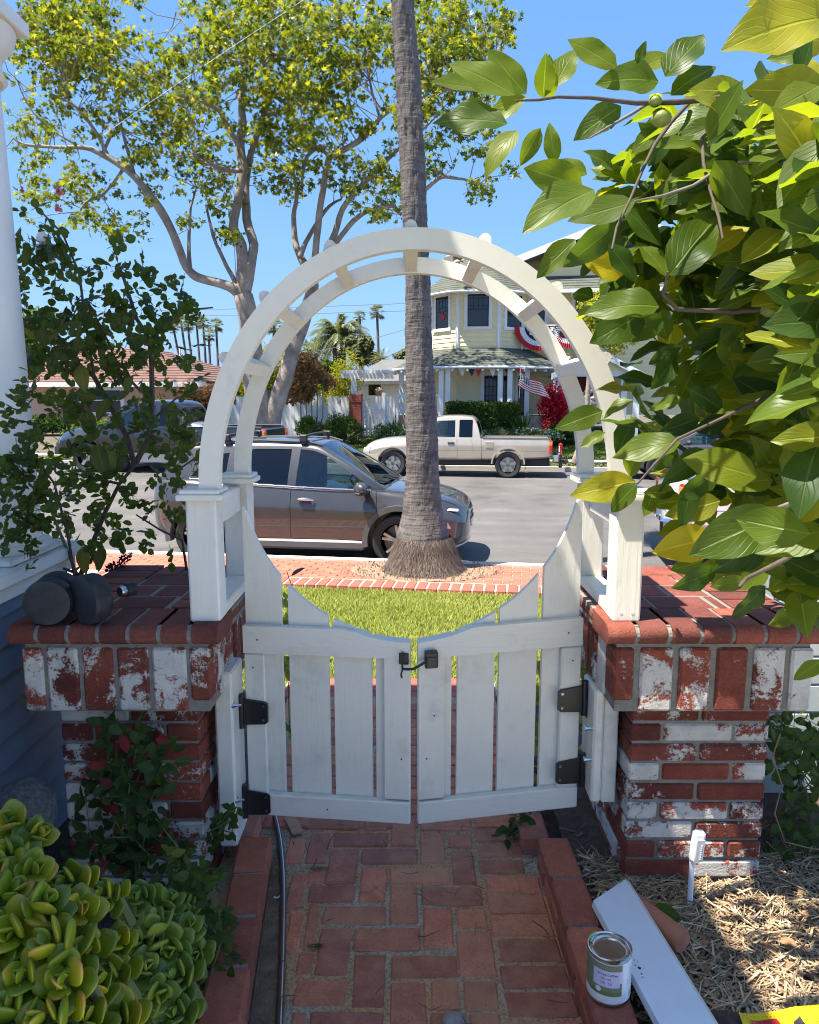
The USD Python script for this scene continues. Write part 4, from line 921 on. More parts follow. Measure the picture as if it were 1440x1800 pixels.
def foliage(centers, radii, n, size, seed, shape='diamond', up=.35, shell=.55, squash=1.0, flat=False):
    """leaf faces scattered through clumps; centers (k,3), radii (k,3)"""
    r = np.random.default_rng(seed); c = np.atleast_2d(np.asarray(centers, float)); R = np.asarray(radii, float)
    if R.ndim == 1: R = np.repeat(R[:, None], 3, 1) if len(R) == len(c) and len(c) != 3 else np.repeat(R[None], len(c), 0)
    w = np.prod(R, 1) ** (2 / 3); k = r.choice(len(c), n, p=w / w.sum())
    d = r.normal(size=(n, 3)); d /= np.linalg.norm(d, axis=1, keepdims=True)
    rad = r.uniform(0, 1, n) ** shell
    rough = .78 + .44 * meshkit.noise(d * 2.3 + k[:, None] * 7.1)
    p = c[k] + d * R[k] * (rad * rough)[:, None]
    nr = d * .8 + np.array([0, 0, up]) + r.normal(size=(n, 3)) * .6; nr /= np.linalg.norm(nr, axis=1, keepdims=True)
    t1 = np.cross(nr, r.normal(size=(n, 3))); t1 /= np.linalg.norm(t1, axis=1, keepdims=True); t2 = np.cross(nr, t1)
    s = size * r.uniform(.6, 1.35, n)
    if shape == 'diamond': tpl = np.array([(-.5, 0, 0), (-.05, .27, .05), (.5, 0, -.06), (-.05, -.27, .05)]); F = np.array([[0, 2, 1], [0, 3, 2]])
    elif shape == 'lobed':
        a = np.radians([180, 118, 95, 62, 38, 0, -38, -62, -95, -118]); q = np.array([.28, .5, .22, .56, .25, .62, .25, .56, .22, .5])
        tpl = np.c_[q * np.cos(a), q * np.sin(a), np.where(q > .4, -.06, .03)]; tpl = np.vstack([tpl, [[-.05, 0, .05]]]); F = np.array([[10, (i + 1) % 10, i] for i in range(10)])
    else: tpl = np.array([(-.5, 0, 0), (.0, .09, .04), (.5, 0, -.12), (.0, -.09, .04)]); F = np.array([[0, 2, 1], [0, 3, 2]])
    v = p[:, None] + (tpl[None, :, :1] * t1[:, None] + tpl[None, :, 1:2] * t2[:, None] + tpl[None, :, 2:] * nr[:, None]) * s[:, None, None]
    f = np.arange(n)[:, None, None] * len(tpl) + F[None]
    return v.reshape(-1, 3), f.reshape(-1, 3)
def ground_far(v): return np.interp(v, [22.3, 24.2, 29, 60], [-.36, -.30, .12, .2])
def _fy(A, B):
    z = ground_far(B); return A[..., None] * SU + B[..., None] * SV + z[..., None] * np.array([0, 0, 1.])
single('far_yards', grid(_fy, np.linspace(-120, 120, 61), np.array([22.31, 22.8, 23.3, 24.2, 25, 26, 27, 28, 29, 35, 60, 140])), 'earth', 'yards and verges on the far side of the street', 'yard', kind='structure')
strip('far_pavement', -90, 90, 23.35, 24.05, -.285, 'concrete', 'pale concrete pavement on the far side of the street', 'pavement', th=.1)
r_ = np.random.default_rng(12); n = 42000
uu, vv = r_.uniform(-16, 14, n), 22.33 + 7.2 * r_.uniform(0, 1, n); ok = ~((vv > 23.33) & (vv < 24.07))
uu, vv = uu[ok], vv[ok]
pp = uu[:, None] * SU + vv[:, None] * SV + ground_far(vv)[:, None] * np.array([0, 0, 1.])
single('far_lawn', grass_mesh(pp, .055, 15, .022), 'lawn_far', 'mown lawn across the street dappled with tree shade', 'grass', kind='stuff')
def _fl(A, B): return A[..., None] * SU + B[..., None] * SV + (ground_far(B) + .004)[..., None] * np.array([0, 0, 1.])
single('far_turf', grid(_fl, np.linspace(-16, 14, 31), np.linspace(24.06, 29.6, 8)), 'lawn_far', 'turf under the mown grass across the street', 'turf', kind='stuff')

# ---- the yellow house
def UZ(px, py, v): p = PS(px, py, v); return float(p @ SU), float(p[2])
yh = thing('yellow_house', 'cream yellow two storey house with octagonal turret and wrap round porch', 'house', S(3, 32, 0))
VT = 30.0
ua, ub = UZ(805, 550, VT)[0], UZ(877, 550, VT)[0]
side = ub - ua; ap = side / 2 / math.tan(math.pi / 8); oc = np.array([(ua + ub) / 2, VT + ap])
z_floor, z_skirt0, z_skirt1, z_eave = .95, UZ(840, 646, 28.5)[1], UZ(840, 611, VT)[1], UZ(840, 507, VT)[1]
def octo(a):            # ring of 8 corners for an apothem, starting at front left, going clockwise seen from above
    R = a / math.cos(math.pi / 8)
    return np.array([oc + R * np.array([math.cos(q), math.sin(q)]) for q in np.radians([247.5, 292.5, 337.5, 22.5, 67.5, 112.5, 157.5, 202.5])])
def P3(uvp, z): return uvp[0] * SU + uvp[1] * SV + np.array([0, 0, z])
def prism_uv(poly, z0, z1):
    n = len(poly); v = np.array([P3(p, z0) for p in poly] + [P3(p, z1) for p in poly]); f = []
    for i in range(n): j = (i + 1) % n; f += [[i, j, n + j], [i, n + j, n + i]]
    for i in range(1, n - 1): f += [[n, n + i, n + i + 1], [0, i + 1, i]]
    f = np.array(f); t = trimesh.Trimesh(v, f, process=False)
    return v, (f if t.volume > 0 else f[:, ::-1])
part(yh, 'turret_wall', prism_uv(octo(ap), z_floor, z_eave + .1), 'siding_cream')
def clap(a, b, z0, z1, pitch=.17, proud=.03):
    """overlapping boards on the wall between plan points a and b (outward = right of a->b turned towards the street)"""
    a, b = np.array(a), np.array(b); d = (b - a) / np.linalg.norm(b - a); nrm = np.array([d[1], -d[0]]); out = []
    z = z0
    while z < z1 - .02:
        e = min(z + pitch, z1)
        pts = [(a, .001, z), (a, proud, z), (a, .006, e)]; v = []
        for q in (a, b):
            for o, zz in ((.001, z), (proud, z), (.006, e), (.001, e)): v.append(P3(q + nrm * o, zz))
        f = np.array([[0, 1, 5, 4], [1, 2, 6, 5], [2, 3, 7, 6], [3, 0, 4, 7], [0, 3, 2, 1], [4, 5, 6, 7]]); out.append(vf((np.array(v), f)))
        z = e
    return out
oa = octo(ap)
faces = [(oa[7], oa[0]), (oa[0], oa[1]), (oa[1], oa[2])]
for a, b in faces + [(oa[6], oa[7])]:
    for m in clap(a, b, z_skirt1 - .1, z_eave + .05): part(yh, 'siding_board', m, 'siding_cream')
    for m in clap(a, b, z_floor, z_skirt0): part(yh, 'siding_board', m, 'siding_cream')
def wallbox(a, b, t0, t1, z0, z1, o0, o1, bev=0.):
    """a box on the wall a->b: t along it in metres, o outward"""
    a, b = np.array(a), np.array(b); d = (b - a) / np.linalg.norm(b - a); nrm = np.array([d[1], -d[0]])
    v, f = box(t0, t1, o0, o1, z0, z1, bev)
    w = np.array([P3(a + d * p[0] + nrm * p[1], p[2]) for p in v]); t = trimesh.Trimesh(w, f, process=False)
    return w, (f if t.volume > 0 else f[:, ::-1])
def window(t, a, b, tc, w, z0, z1, muntins=True, blind=True, frame='dark_frame'):
    h = z1 - z0; p = part(t, 'window', join([wallbox(a, b, tc - w / 2 - .13, tc - w / 2, z0 - .02, z1 + .14, .0, .055), wallbox(a, b, tc + w / 2, tc + w / 2 + .13, z0 - .02, z1 + .14, .0, .055), wallbox(a, b, tc - w / 2, tc + w / 2, z1, z1 + .14, .0, .055),
                                              wallbox(a, b, tc - w / 2 - .16, tc + w / 2 + .16, z0 - .12, z0 - .0, .0, .08)]), 'trim_white')
    part(t, 'room', wallbox(a, b, tc - w / 2, tc + w / 2, z0, z1, .0, .0315), 'dark_room', parent=p)  # thin dark slab standing for the unlit interior behind the pane
    if blind: part(t, 'curtain', wallbox(a, b, tc - w / 2 + .06, tc + w / 2 - .06, z0 + .05, z0 + h * .48, .0317, .0335), 'curtain', parent=p)
    part(t, 'pane', wallbox(a, b, tc - w / 2, tc + w / 2, z0, z1, .034, .038), 'window_glass', parent=p)
    s = .045; zm = z0 + h * .53
    bars = [wallbox(a, b, tc - w / 2, tc - w / 2 + s, z0, z1, .03, .05), wallbox(a, b, tc + w / 2 - s, tc + w / 2, z0, z1, .03, .05), wallbox(a, b, tc - w / 2, tc + w / 2, z0, z0 + s, .03, .05), wallbox(a, b, tc - w / 2, tc + w / 2, z1 - s, z1, .03, .05), wallbox(a, b, tc - w / 2, tc + w / 2, zm - .025, zm + .025, .03, .05)]
    if muntins:
        for q in (.28, .5, .72): bars.append(wallbox(a, b, tc - w / 2 + w * q - .012, tc - w / 2 + w * q + .012, zm if q != .5 else zm + .1, z1 if q != .5 else z1 - .13, .032, .048))
        for q in (.25, .75): bars.append(wallbox(a, b, tc - w / 2, tc + w / 2, zm + (z1 - zm) * q - .012, zm + (z1 - zm) * q + .012, .032, .048))
    part(t, 'sash', join(bars), frame, parent=p)
    return p
zw0, zw1 = UZ(840, 573, VT)[1], UZ(840, 517, VT)[1]
for k, (a, b) in enumerate(faces):
    w = window(yh, a, b, side * (.42 if k == 0 else .5), .82 if k == 1 else .78, zw0 - .02, zw1)
    for q in (0., side): part(yh, 'corner_board', wallbox(a, b, q - .06, q + .06, z_skirt1 - .1, z_eave + .05, .0, .05), 'trim_white')
    if k == 0:      # red star in the window
        st = [(math.sin(i * math.pi / 5) * (.2 if i % 2 == 0 else .085), math.cos(i * math.pi / 5) * (.2 if i % 2 == 0 else .085)) for i in range(10)]
        m = extr_xz(sg.Polygon(st), .052, .056); d = (b - a) / np.linalg.norm(b - a); nn = np.array([d[1], -d[0]])
        part(yh, 'paper_star', (np.array([P3(a + d * (side * .42 + .05 + q[0]) + nn * q[1], zw0 + .42 + q[2]) for q in m[0]]), m[1][:, ::-1]), 'cloth_red', parent=w)
def roof_ring(t, a0, z0, a1, z1, ks, name='porch_roof', course=.16, mt='shingle_green', thick=.1):
    """shingled courses between two octagons, each course a stepped slab"""
    A, Bq = octo(a0), octo(a1); n = max(2, int(math.hypot(a0 - a1, z1 - z0) / course)); out = []
    for k in ks:
        j = (k + 1) % 8
        for i in range(n):
            f0, f1 = i / n, (i + 1.15) / n; f1 = min(f1, 1.0)
            c = [A[k] + (Bq[k] - A[k]) * f0, A[j] + (Bq[j] - A[j]) * f0, A[j] + (Bq[j] - A[j]) * f1, A[k] + (Bq[k] - A[k]) * f1]
            zz = [z0 + (z1 - z0) * f0 + .022, z0 + (z1 - z0) * f1 + .002]
            v = np.array([P3(c[0], zz[0]), P3(c[1], zz[0]), P3(c[2], zz[1]), P3(c[3], zz[1])] + [P3(c[0], zz[0] - .03), P3(c[1], zz[0] - .03), P3(c[2], zz[1] - .02), P3(c[3], zz[1] - .02)])
            f = np.array([[0, 1, 2, 3], [7, 6, 5, 4], [0, 4, 5, 1], [1, 5, 6, 2], [2, 6, 7, 3], [3, 7, 4, 0]]); out.append(vf((v, f)))
    part(t, name, join(out), mt)
    lo = [vf((np.array([P3(A[k], z0 - .08), P3(A[(k + 1) % 8], z0 - .08), P3(Bq[(k + 1) % 8], z1 - .1), P3(Bq[k], z1 - .1)]), np.array([[0, 1, 2, 3]]))) for k in ks]
    part(t, 'roof_boards', join(lo), 'trim_white')
    part(t, 'fascia', join([tube([P3(A[k], z0 - .04), P3(A[(k + 1) % 8], z0 - .04)], .05, 6) for k in ks]), 'trim_white')
roof_ring(yh, ap + 1.5, z_skirt0 + .06, ap, z_skirt1, [5, 6, 7, 0, 1], 'porch_roof')
roof_ring(yh, ap + .55, z_eave - .12, .12, z_eave + 1.75, [5, 6, 7, 0, 1, 2], 'turret_roof')
ob = octo(ap + 1.38)
for k in (6, 7, 0, 1):
    a, b = ob[k], ob[(k + 1) % 8]
    for q in np.linspace(0, 1, 6)[:-1]:
        p = a + (b - a) * q; c = oc + (p - oc) * .93
        part(yh, 'rafter_tail', tube([P3(c, z_skirt0 - .03), P3(oc + (p - oc) * 1.045, z_skirt0 - .09)], .05, 4), 'trim_white')
ob2 = octo(ap + .5)
for k in (7, 0, 1):
    a, b = ob2[k], ob2[(k + 1) % 8]
    for q in (.2, .5, .8):
        p = a + (b - a) * q; c = oc + (p - oc) * .88
        part(yh, 'rafter_tail', tube([P3(c, z_eave - .13), P3(oc + (p - oc) * 1.03, z_eave - .17)], .045, 4), 'trim_white')
ob = octo(ap + 1.2)
posts = [ob[7], ob[0], ob[0] + (ob[1] - ob[0]) * .10, ob[0] + (ob[1] - ob[0]) * .86, ob[1], ob[1] + (ob[2] - ob[1]) * .35]
for p in posts:
    v, f = box(-.09, .09, -.09, .09, z_floor - .3, z_skirt0); part(yh, 'porch_post', (np.array([P3(p + q[:2], q[2]) for q in v]), f), 'trim_white')
part(yh, 'porch_floor', prism_uv(octo(ap + 1.45)[[5, 6, 7, 0, 1, 2]], .2, z_floor - .02), 'stone')
# doors on the ground floor of the turret
def door(a, b, t0, t1, z0, z1, lbl=None):
    p = part(yh, 'door', join([wallbox(a, b, t0 - .14, t0, z0, z1 + .14, .0, .06), wallbox(a, b, t1, t1 + .14, z0, z1 + .14, .0, .06), wallbox(a, b, t0, t1, z1, z1 + .14, .0, .06)]), 'trim_white')
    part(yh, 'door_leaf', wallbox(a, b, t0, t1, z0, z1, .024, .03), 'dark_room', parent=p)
    part(yh, 'door_glass', wallbox(a, b, t0 + .06, t1 - .06, z0 + .1, z1 - .06, .034, .037), 'window_glass', parent=p)
    part(yh, 'door_bars', join([wallbox(a, b, t0 + (t1 - t0) * q - .015, t0 + (t1 - t0) * q + .015, z0, z1, .032, .045) for q in (.05, .35, .65, .95)] + [wallbox(a, b, t0, t1, z0 + (z1 - z0) * q - .015, z0 + (z1 - z0) * q + .015, .032, .045) for q in (.03, .3, .5, .72, .97)]), 'dark_frame', parent=p)
a, b = oa[0], oa[1]; zd = z_skirt0 - .25
door(a, b, 1.06, 1.58, z_floor, zd)
a, b = oa[1], oa[2]; door(a, b, .25, .72, z_floor, zd); door(a, b, 1.05, 1.55, z_floor, zd)
# main block right of the turret with the big gable
VM = 31.3
um0, um1 = oa[2][0] - .4, UZ(1250, 600, VM)[0]
part(yh, 'main_wall', prism_uv(np.array([(um0, VM), (um1, VM), (um1, VM + 9), (um0 - 3.2, VM + 9), (um0 - 3.2, VM + 1.2), (um0, VM + 1.2)]), z_floor, z_eave + .3), 'siding_cream')
for m in clap((um0, VM), (um1, VM), z_skirt1 - .2, z_eave + .2): part(yh, 'siding_board', m, 'siding_cream')
for m in clap((um0, VM), (um1, VM), z_floor, z_skirt1 - .2): part(yh, 'siding_board', m, 'siding_cream')
gap_ = UZ(1100, 372, VM - .9); gl_ = UZ(902, 452, VM - .9)
half = (gap_[0] - gl_[0]) ; ga, gz, ez = gap_[0], gap_[1], gl_[1]
half = max(half, 3.5)
tri = [(ga - half + .35, z_eave + .31), (ga + half - .35, z_eave + .31), (ga, gz - .35)]
def uzprism(poly, v0, v1):
    m = extr_xz(sg.Polygon(poly), v0, v1); return np.array([P3(q[:2], q[2]) for q in m[0]]), m[1]
part(yh, 'gable_wall', uzprism(tri, VM - .35, VM + 6), 'siding_cream')
for s in (-1, 1):
    sl = [(ga, gz), (ga + s * half, ez), (ga + s * half, ez - .16), (ga, gz - .16)]
    part(yh, 'main_roof', uzprism(sl if s > 0 else sl[::-1], VM - .8, VM + 8), 'shingle_green')
    rb = [(ga, gz - .02), (ga + s * (half + .05), ez - .02), (ga + s * (half + .05), ez - .30), (ga, gz - .30)]
    part(yh, 'rake_board', uzprism(rb, VM - .86, VM - .803), 'trim_white')
zb = UZ(1020, 480, VM - .6)[1]
part(yh, 'gable_vent', uzprism([(ga - 1.2, gz - 1.45), (ga + 1.2, gz - 1.45), (ga + .65, gz - .75), (ga - .65, gz - .75)], VM - .38, VM - .352), 'dark_frame')
# short roof band under the gable
zr0, zr1 = UZ(1020, 507, VM - 1.2)[1], UZ(1020, 484, VM - .4)[1]
def slab(u0, u1, v0, z0, v1, z1, th=.08):
    v = np.array([P3((u, vv), z + dz) for dz in (0, -th) for u, vv, z in ((u0, v0, z0), (u1, v0, z0), (u1, v1, z1), (u0, v1, z1))])
    f = np.array([[0, 1, 2, 3], [7, 6, 5, 4], [0, 4, 5, 1], [1, 5, 6, 2], [2, 6, 7, 3], [3, 7, 4, 0]]); return vf((v, f))
ul, ur = UZ(960, 500, VM - 1.)[0], um1 + .3
n = 5
part(yh, 'band_roof', join([slab(ul, ur, VM - 1.2 + .85 * i / n, zr0 + (zr1 - zr0) * i / n + .03, VM - 1.2 + .85 * (i + 1.1) / n, zr0 + (zr1 - zr0) * (i + 1.1) / n, .04) for i in range(n)]), 'shingle_green')
part(yh, 'band_fascia', slab(ul - .05, ur, VM - 1.24, zr0 - .0, VM - 1.21, zr0 - .0, .14), 'trim_white')
for q in range(9): part(yh, 'rafter_tail', slab(ul + .3 + q * .65, ul + .38 + q * .65, VM - 1.15, zr0 - .06, VM - .4, zr0 - .06, .14), 'trim_white')
A_m, B_m = (um0, VM), (um1, VM)
for px in (943, 1028, 1066, 1140):
    uc = UZ(px, 520, VM)[0]; window(yh, A_m, B_m, uc - um0, .7, zw0 - .1, zw1 - .05, blind=False)
# balcony rail carrying the bunting
zb0, zb1 = UZ(950, 612, VM - .7)[1], UZ(950, 571, VM - .7)[1]
u0, u1 = UZ(917, 590, VM - .7)[0], UZ(1046, 590, VM - .7)[0]
bal = [slab(u0, u1, VM - .75, zb1, VM - .66, zb1, .08)] + [slab(u, u + .05, VM - .73, zb1 - .08, VM - .68, zb1 - .08, .85) for u in np.arange(u0, u1, .16)]
part(yh, 'balcony_rail', join(bal), 'trim_white', kind='stuff')
# entrance gable at right
eg = UZ(1052, 612, 28.6); el = UZ(972, 656, 28.6); hw_ = eg[0] - el[0]
for s in (-1, 1):
    sl = [(eg[0], eg[1]), (eg[0] + s * hw_, el[1]), (eg[0] + s * hw_, el[1] - .12), (eg[0], eg[1] - .12)]
    part(yh, 'entrance_roof', uzprism(sl if s > 0 else sl[::-1], 28.6, VM), 'shingle_green')
    rb = [(eg[0], eg[1] - .01), (eg[0] + s * (hw_ + .05), el[1] - .01), (eg[0] + s * (hw_ + .05), el[1] - .24), (eg[0], eg[1] - .24)]
    part(yh, 'rake_board', uzprism(rb, 28.52, 28.597), 'trim_white')
    for q in (.62, .9):
        p = np.array([eg[0] + s * hw_ * q, 28.9]); v, f = box(-.11, .11, -.11, .11, .2, el[1] + (.05 if q > .8 else .35)); part(yh, 'porch_post', (np.array([P3(p + w_[:2], w_[2]) for w_ in v]), f), 'trim_white')
part(yh, 'entrance_gable', uzprism([(eg[0] - hw_ * .8, el[1] + .1), (eg[0] + hw_ * .8, el[1] + .1), (eg[0], eg[1] - .14)], 28.8, 28.9), 'siding_cream')
part(yh, 'entrance_beam', uzprism([(eg[0] - hw_ * .95, el[1] - .12), (eg[0] + hw_ * .95, el[1] - .12), (eg[0] + hw_ * .95, el[1] + .1), (eg[0] - hw_ * .95, el[1] + .1)], 28.78, 28.92), 'trim_white')
uc = UZ(1040, 690, VM)[0]
part(yh, 'entrance_door', slab(uc - .6, uc + .6, VM - .03, 3.0, VM - .005, 3.0, 2.0), 'red_door')
# low stone wall of the porch: rounded stones
rs = np.random.default_rng(5)
for i in range(70):
    p = PS(rs.uniform(985, 1055), rs.uniform(688, 742), 28.75); m = trimesh.creation.icosphere(1); s = rs.uniform(.10, .17, 3) * [1.2, .6, .9]
    part(yh, 'stone', jitter((m.vertices * s + p, m.faces), .02, 6, i), 'stone', smooth=True)
# chimney of round river stones behind the turret
pc = PS(800, 470, 33.0)
part(yh, 'chimney', mv(rotz(box(-.42, .42, -.4, .4, -3.5, .35), -ALPHA), pc), 'stone')
for i in range(34):
    a = rs.uniform(-.45, .45); m = trimesh.creation.icosphere(1); zz = rs.uniform(-1.2, .42)
    part(yh, 'chimney_stone', (m.vertices * rs.uniform(.09, .15) * [1.2, 1, .8] + pc + a * SU - .42 * SV * rs.choice([1, 1, .3]) + [0, 0, zz], m.faces), 'stone', smooth=True)
# railing at the left of the porch
ur0, ur1 = UZ(752, 700, 29)[0], UZ(780, 700, 29)[0]
part(yh, 'porch_rail', join([slab(ur0 - 1.2, ur1, 29., 1.75, 29.06, 1.75, .08), slab(ur0 - 1.2, ur1, 29., 1.1, 29.06, 1.1, .08)] + [slab(u, u + .05, 29.01, 1.67, 29.05, 1.67, .58) for u in np.arange(ur0 - 1.2, ur1, .13)]), 'trim_white')

# flag, bunting, pennants
fl = thing('flag', 'stars and stripes flag on a slanting pole at the porch post', 'flag', PS(915, 690, 28.3))
p0, p1 = PS(913, 700, 28.45), PS(915, 651, 27.7)
part(fl, 'pole', tube([p0, p1 + (p1 - p0) * .06], .016, 6), 'trim_white')
FA, FB, FC, FD = PS(915, 655, 27.72), PS(911, 678, 27.95), PS(970, 706, 27.5), PS(951, 674, 27.45)
def flagpt(s, t):       # s along the fly, t down the hoist
    top = FA + (FD - FA) * s; bot = FB + (FC - FB) * s; p = top + (bot - top) * t
    return p - SV * (.10 * math.sin(s * 9 + t * 2.) * s ** .5) + np.array([0, 0, -.05 * math.sin(s * 5)])
def patch(s0, s1, t0, t1, off=0., n=14):
    v = np.array([flagpt(s, t) - SV * off for s in np.linspace(s0, s1, n) for t in np.linspace(t0, t1, 3)]); i, j = np.meshgrid(np.arange(n - 1), np.arange(2), indexing='ij'); a = (i * 3 + j).ravel()
    return vf((v, np.stack([a, a + 3, a + 4, a + 1], 1)))
for k in range(13): part(fl, 'stripe', patch(.42 if k < 7 else 0., 1., k / 13, (k + 1) / 13), 'cloth_red' if k % 2 == 0 else 'cloth_white')
part(fl, 'canton', patch(0, .42, 0, 7 / 13), 'cloth_blue')
sts = []
for i in range(6):
    for j in range(5):
        c = flagpt(.035 + .07 * i + .0 * j, (.55 + j * 1.4 + (.0)) / 13) - SV * .012
        st = [(math.sin(q * math.pi / 5) * (.026 if q % 2 == 0 else .011), math.cos(q * math.pi / 5) * (.026 if q % 2 == 0 else .011)) for q in range(10)]
        sts.append(vf((np.array([c + SU * x + np.array([0, 0, z]) for x, z in st]), np.array([[0, i_, i_ + 1] for i_ in range(1, 9)]))))
part(fl, 'stars', join(sts), 'cloth_white', kind='stuff')
bu = thing('bunting', 'red white and blue pleated half round bunting on the balcony rail', 'bunting', PS(950, 590, 30.4))
bc = P3((UZ(950, 574, 30.45)[0], 30.45), UZ(950, 574, 30.45)[1]); BR = .92
for r0, r1, mt in ((.0, .34, 'cloth_white'), (.34, .60, 'cloth_blue'), (.60, .80, 'cloth_white'), (.80, 1.0, 'cloth_red')):
    th = np.linspace(math.pi, 2 * math.pi, 61); pl = .035 * np.where(np.arange(61) % 2 == 0, 1, -1)
    v = np.array([bc + SU * (BR * 1.08 * q * math.cos(a)) + np.array([0, 0, BR * q * math.sin(a)]) - SV * (d_ * q) for a, d_ in zip(th, pl) for q in (r0, r1)])
    i = np.arange(60) * 2; part(bu, 'cloth_band', (v, np.stack([i, i + 1, i + 3, i + 2], 1)), mt)
bs = []
for a in np.linspace(math.pi * 1.08, math.pi * 1.92, 7):
    c = bc + SU * (BR * 1.08 * .47 * math.cos(a)) + np.array([0, 0, BR * .47 * math.sin(a)]) - SV * .06
    bs.append(vf((np.array([c + SU * math.sin(q * math.pi / 5) * (.075 if q % 2 == 0 else .03) + np.array([0, 0, math.cos(q * math.pi / 5) * (.075 if q % 2 == 0 else .03)]) for q in range(10)]), np.array([[0, k, k + 1] for k in range(1, 9)]))))
part(bu, 'star', join(bs), 'cloth_white', kind='stuff')
bu2 = thing('bunting', 'second pleated bunting fan further right on the balcony rail', 'bunting', PS(1005, 590, 30.4))
bc = P3((UZ(1001, 572, 30.45)[0], 30.45), UZ(1001, 572, 30.45)[1])
for r0, r1, mt in ((.0, .34, 'cloth_white'), (.34, .60, 'cloth_blue'), (.60, .80, 'cloth_white'), (.80, 1.0, 'cloth_red')):
    v = np.array([bc + SU * (.9 * q * math.cos(a)) + np.array([0, 0, .85 * q * math.sin(a)]) - SV * (d_ * q) for a, d_ in zip(th, pl) for q in (r0, r1)])
    part(bu2, 'cloth_band', (v, np.stack([i, i + 1, i + 3, i + 2], 1)), mt)
pn = thing('pennant_string', 'string of small triangular pennants under the porch eave', 'bunting', PS(850, 650, 28.5))
for k, px in enumerate((812, 829, 841, 866, 893, 915)):
    c = PS(px, 648, 28.75); part(pn, 'pennant', (np.array([c - SU * .13, c + SU * .13, c - np.array([0, 0, .30]) + SU * .02, c - SU * .13 + SV * .01, c + SU * .13 + SV * .01, c - np.array([0, 0, .30]) + SU * .02 + SV * .01]), np.array([[0, 2, 1], [3, 4, 5]])), ['cloth_white', 'cloth_blue', 'cloth_red'][k % 3])
part(pn, 'string', tube([PS(807, 647, 28.75), PS(840, 649, 28.75), PS(925, 647, 28.75)], .008, 4), 'cloth_white')

# ---- planting in front of the house
def bush(name, label, cat, p, rad, n, size, mt, seed, group=None, shape='diamond', clumps=9, flowers=None, stem=True):
    p = np.array(p, float); rad = np.array(rad, float); r = np.random.default_rng(seed)
    t = thing(name, label, cat, p, group=group)
    c = p + np.array([0, 0, rad[2]]) + r.uniform(-.55, .55, (clumps, 3)) * rad; R = rad * r.uniform(.42, .62, (clumps, 1))
    c = np.vstack([c, p + [0, 0, rad[2]]]); R = np.vstack([R, rad * .75])
    part(t, 'foliage', foliage(c, R, n, size, seed, shape), mt, kind='stuff')
    if stem:
        part(t, 'stems', join([tube([p + [0, 0, -.1], p + [0, 0, rad[2] * .6] + q * rad * .25, p + [0, 0, rad[2]] + q * rad * .6], [.02 + .03 * rad[2]] * 2 + [.01], 5) for q in r.uniform(-1, 1, (5, 3))]), 'trunk_dark')
    if flowers:
        part(t, 'flowers', foliage(c, R * 1.05, flowers[1], flowers[2], seed + 1, 'diamond', shell=.12), flowers[0], kind='stuff')
    return t
def at_uv(px, v, z=None): u = UZ(px, 740, v)[0]; return P3((u, v), ground_far(v) if z is None else z)
hd = thing('clipped_hedge', 'dark green clipped box hedge in front of the porch', 'hedge', at_uv(848, 28.3, .1))
pl_, pr_ = UZ(787, 740, 28.3)[0], UZ(910, 740, 28.3)[0]; zt_ = UZ(848, 708, 28.0)[1]
r_ = np.random.default_rng(41); n = 9000
q = r_.uniform(-1, 1, (n, 3)); f_ = r_.integers(0, 3, n); q[np.arange(n), f_] = np.sign(q[np.arange(n), f_]) * r_.uniform(.86, 1.04, n)
cen = P3(((pl_ + pr_) / 2, 28.3), (zt_ + .1) / 2); H = np.array([(pr_ - pl_) / 2, .55, (zt_ - .1) / 2])
base = foliage(np.zeros((1, 3)), np.array([[.06, .06, .06]]), n, .10, 9)
q = np.sign(q) * np.abs(q) ** 1.12
v = base[0].reshape(n, 4, 3) + (q * H)[:, None] @ np.stack([SU, SV, [0, 0, 1]]) + cen
part(hd, 'foliage', (v.reshape(-1, 3), base[1]), 'leaf_dark', kind='stuff')
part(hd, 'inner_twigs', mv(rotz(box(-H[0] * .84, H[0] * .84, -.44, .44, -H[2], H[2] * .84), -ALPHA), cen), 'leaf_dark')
bush('round_shrub', 'low rounded clipped shrub in front of the tall hedge', 'shrub', at_uv(880, 27.2), (.62, .5, .33), 2500, .08, 'leaf_olive', 51)
bush('white_flower_shrub', 'low shrub of white blossom right of the clipped hedge', 'shrub', at_uv(955, 27.0), (.85, .6, .32), 2200, .11, 'leaf_green', 52, flowers=('flower_white', 900, .08))
bush('white_flower_shrub', 'small white flowers beside the pickup cab', 'shrub', at_uv(848, 27.2), (.3, .3, .26), 700, .10, 'leaf_green', 53, flowers=('flower_white', 260, .08))
bush('bougainvillea', 'crimson bougainvillea climbing beside the porch', 'bougainvillea', at_uv(977, 27.9), (.75, .5, 1.05), 3500, .12, 'flower_red', 54, clumps=12)
bush('dark_shrub', 'dark rounded shrub below the crimson bougainvillea', 'shrub', at_uv(990, 27.3), (.8, .5, .45), 2600, .10, 'leaf_dark', 55)
def strap_plant(name, label, p, n, L, mt, seed, w=.035, group=None):
    t = thing(name, label, 'plant', p, group=group); r = np.random.default_rng(seed)
    for k in range(n):
        a = r.uniform(0, 2 * np.pi); d = np.array([math.cos(a), math.sin(a), 0]); l = L * r.uniform(.6, 1.1); le = r.uniform(.15, .6); s = np.array([-d[1], d[0], 0]) * w
        pts = [p + d * (l * le * q) + np.array([0, 0, l * (q - .35 * le * q * q)]) for q in (0, .35, .7, 1.)]; ws = (.6, 1., .7, .02)
        v = np.array([x for pt_, w_ in zip(pts, ws) for x in (pt_ - s * w_, pt_ + s * w_)]); part(t, 'leaf', (v, np.array([[0, 1, 3, 2], [2, 3, 5, 4], [4, 5, 7, 6]])), mt)
    return t
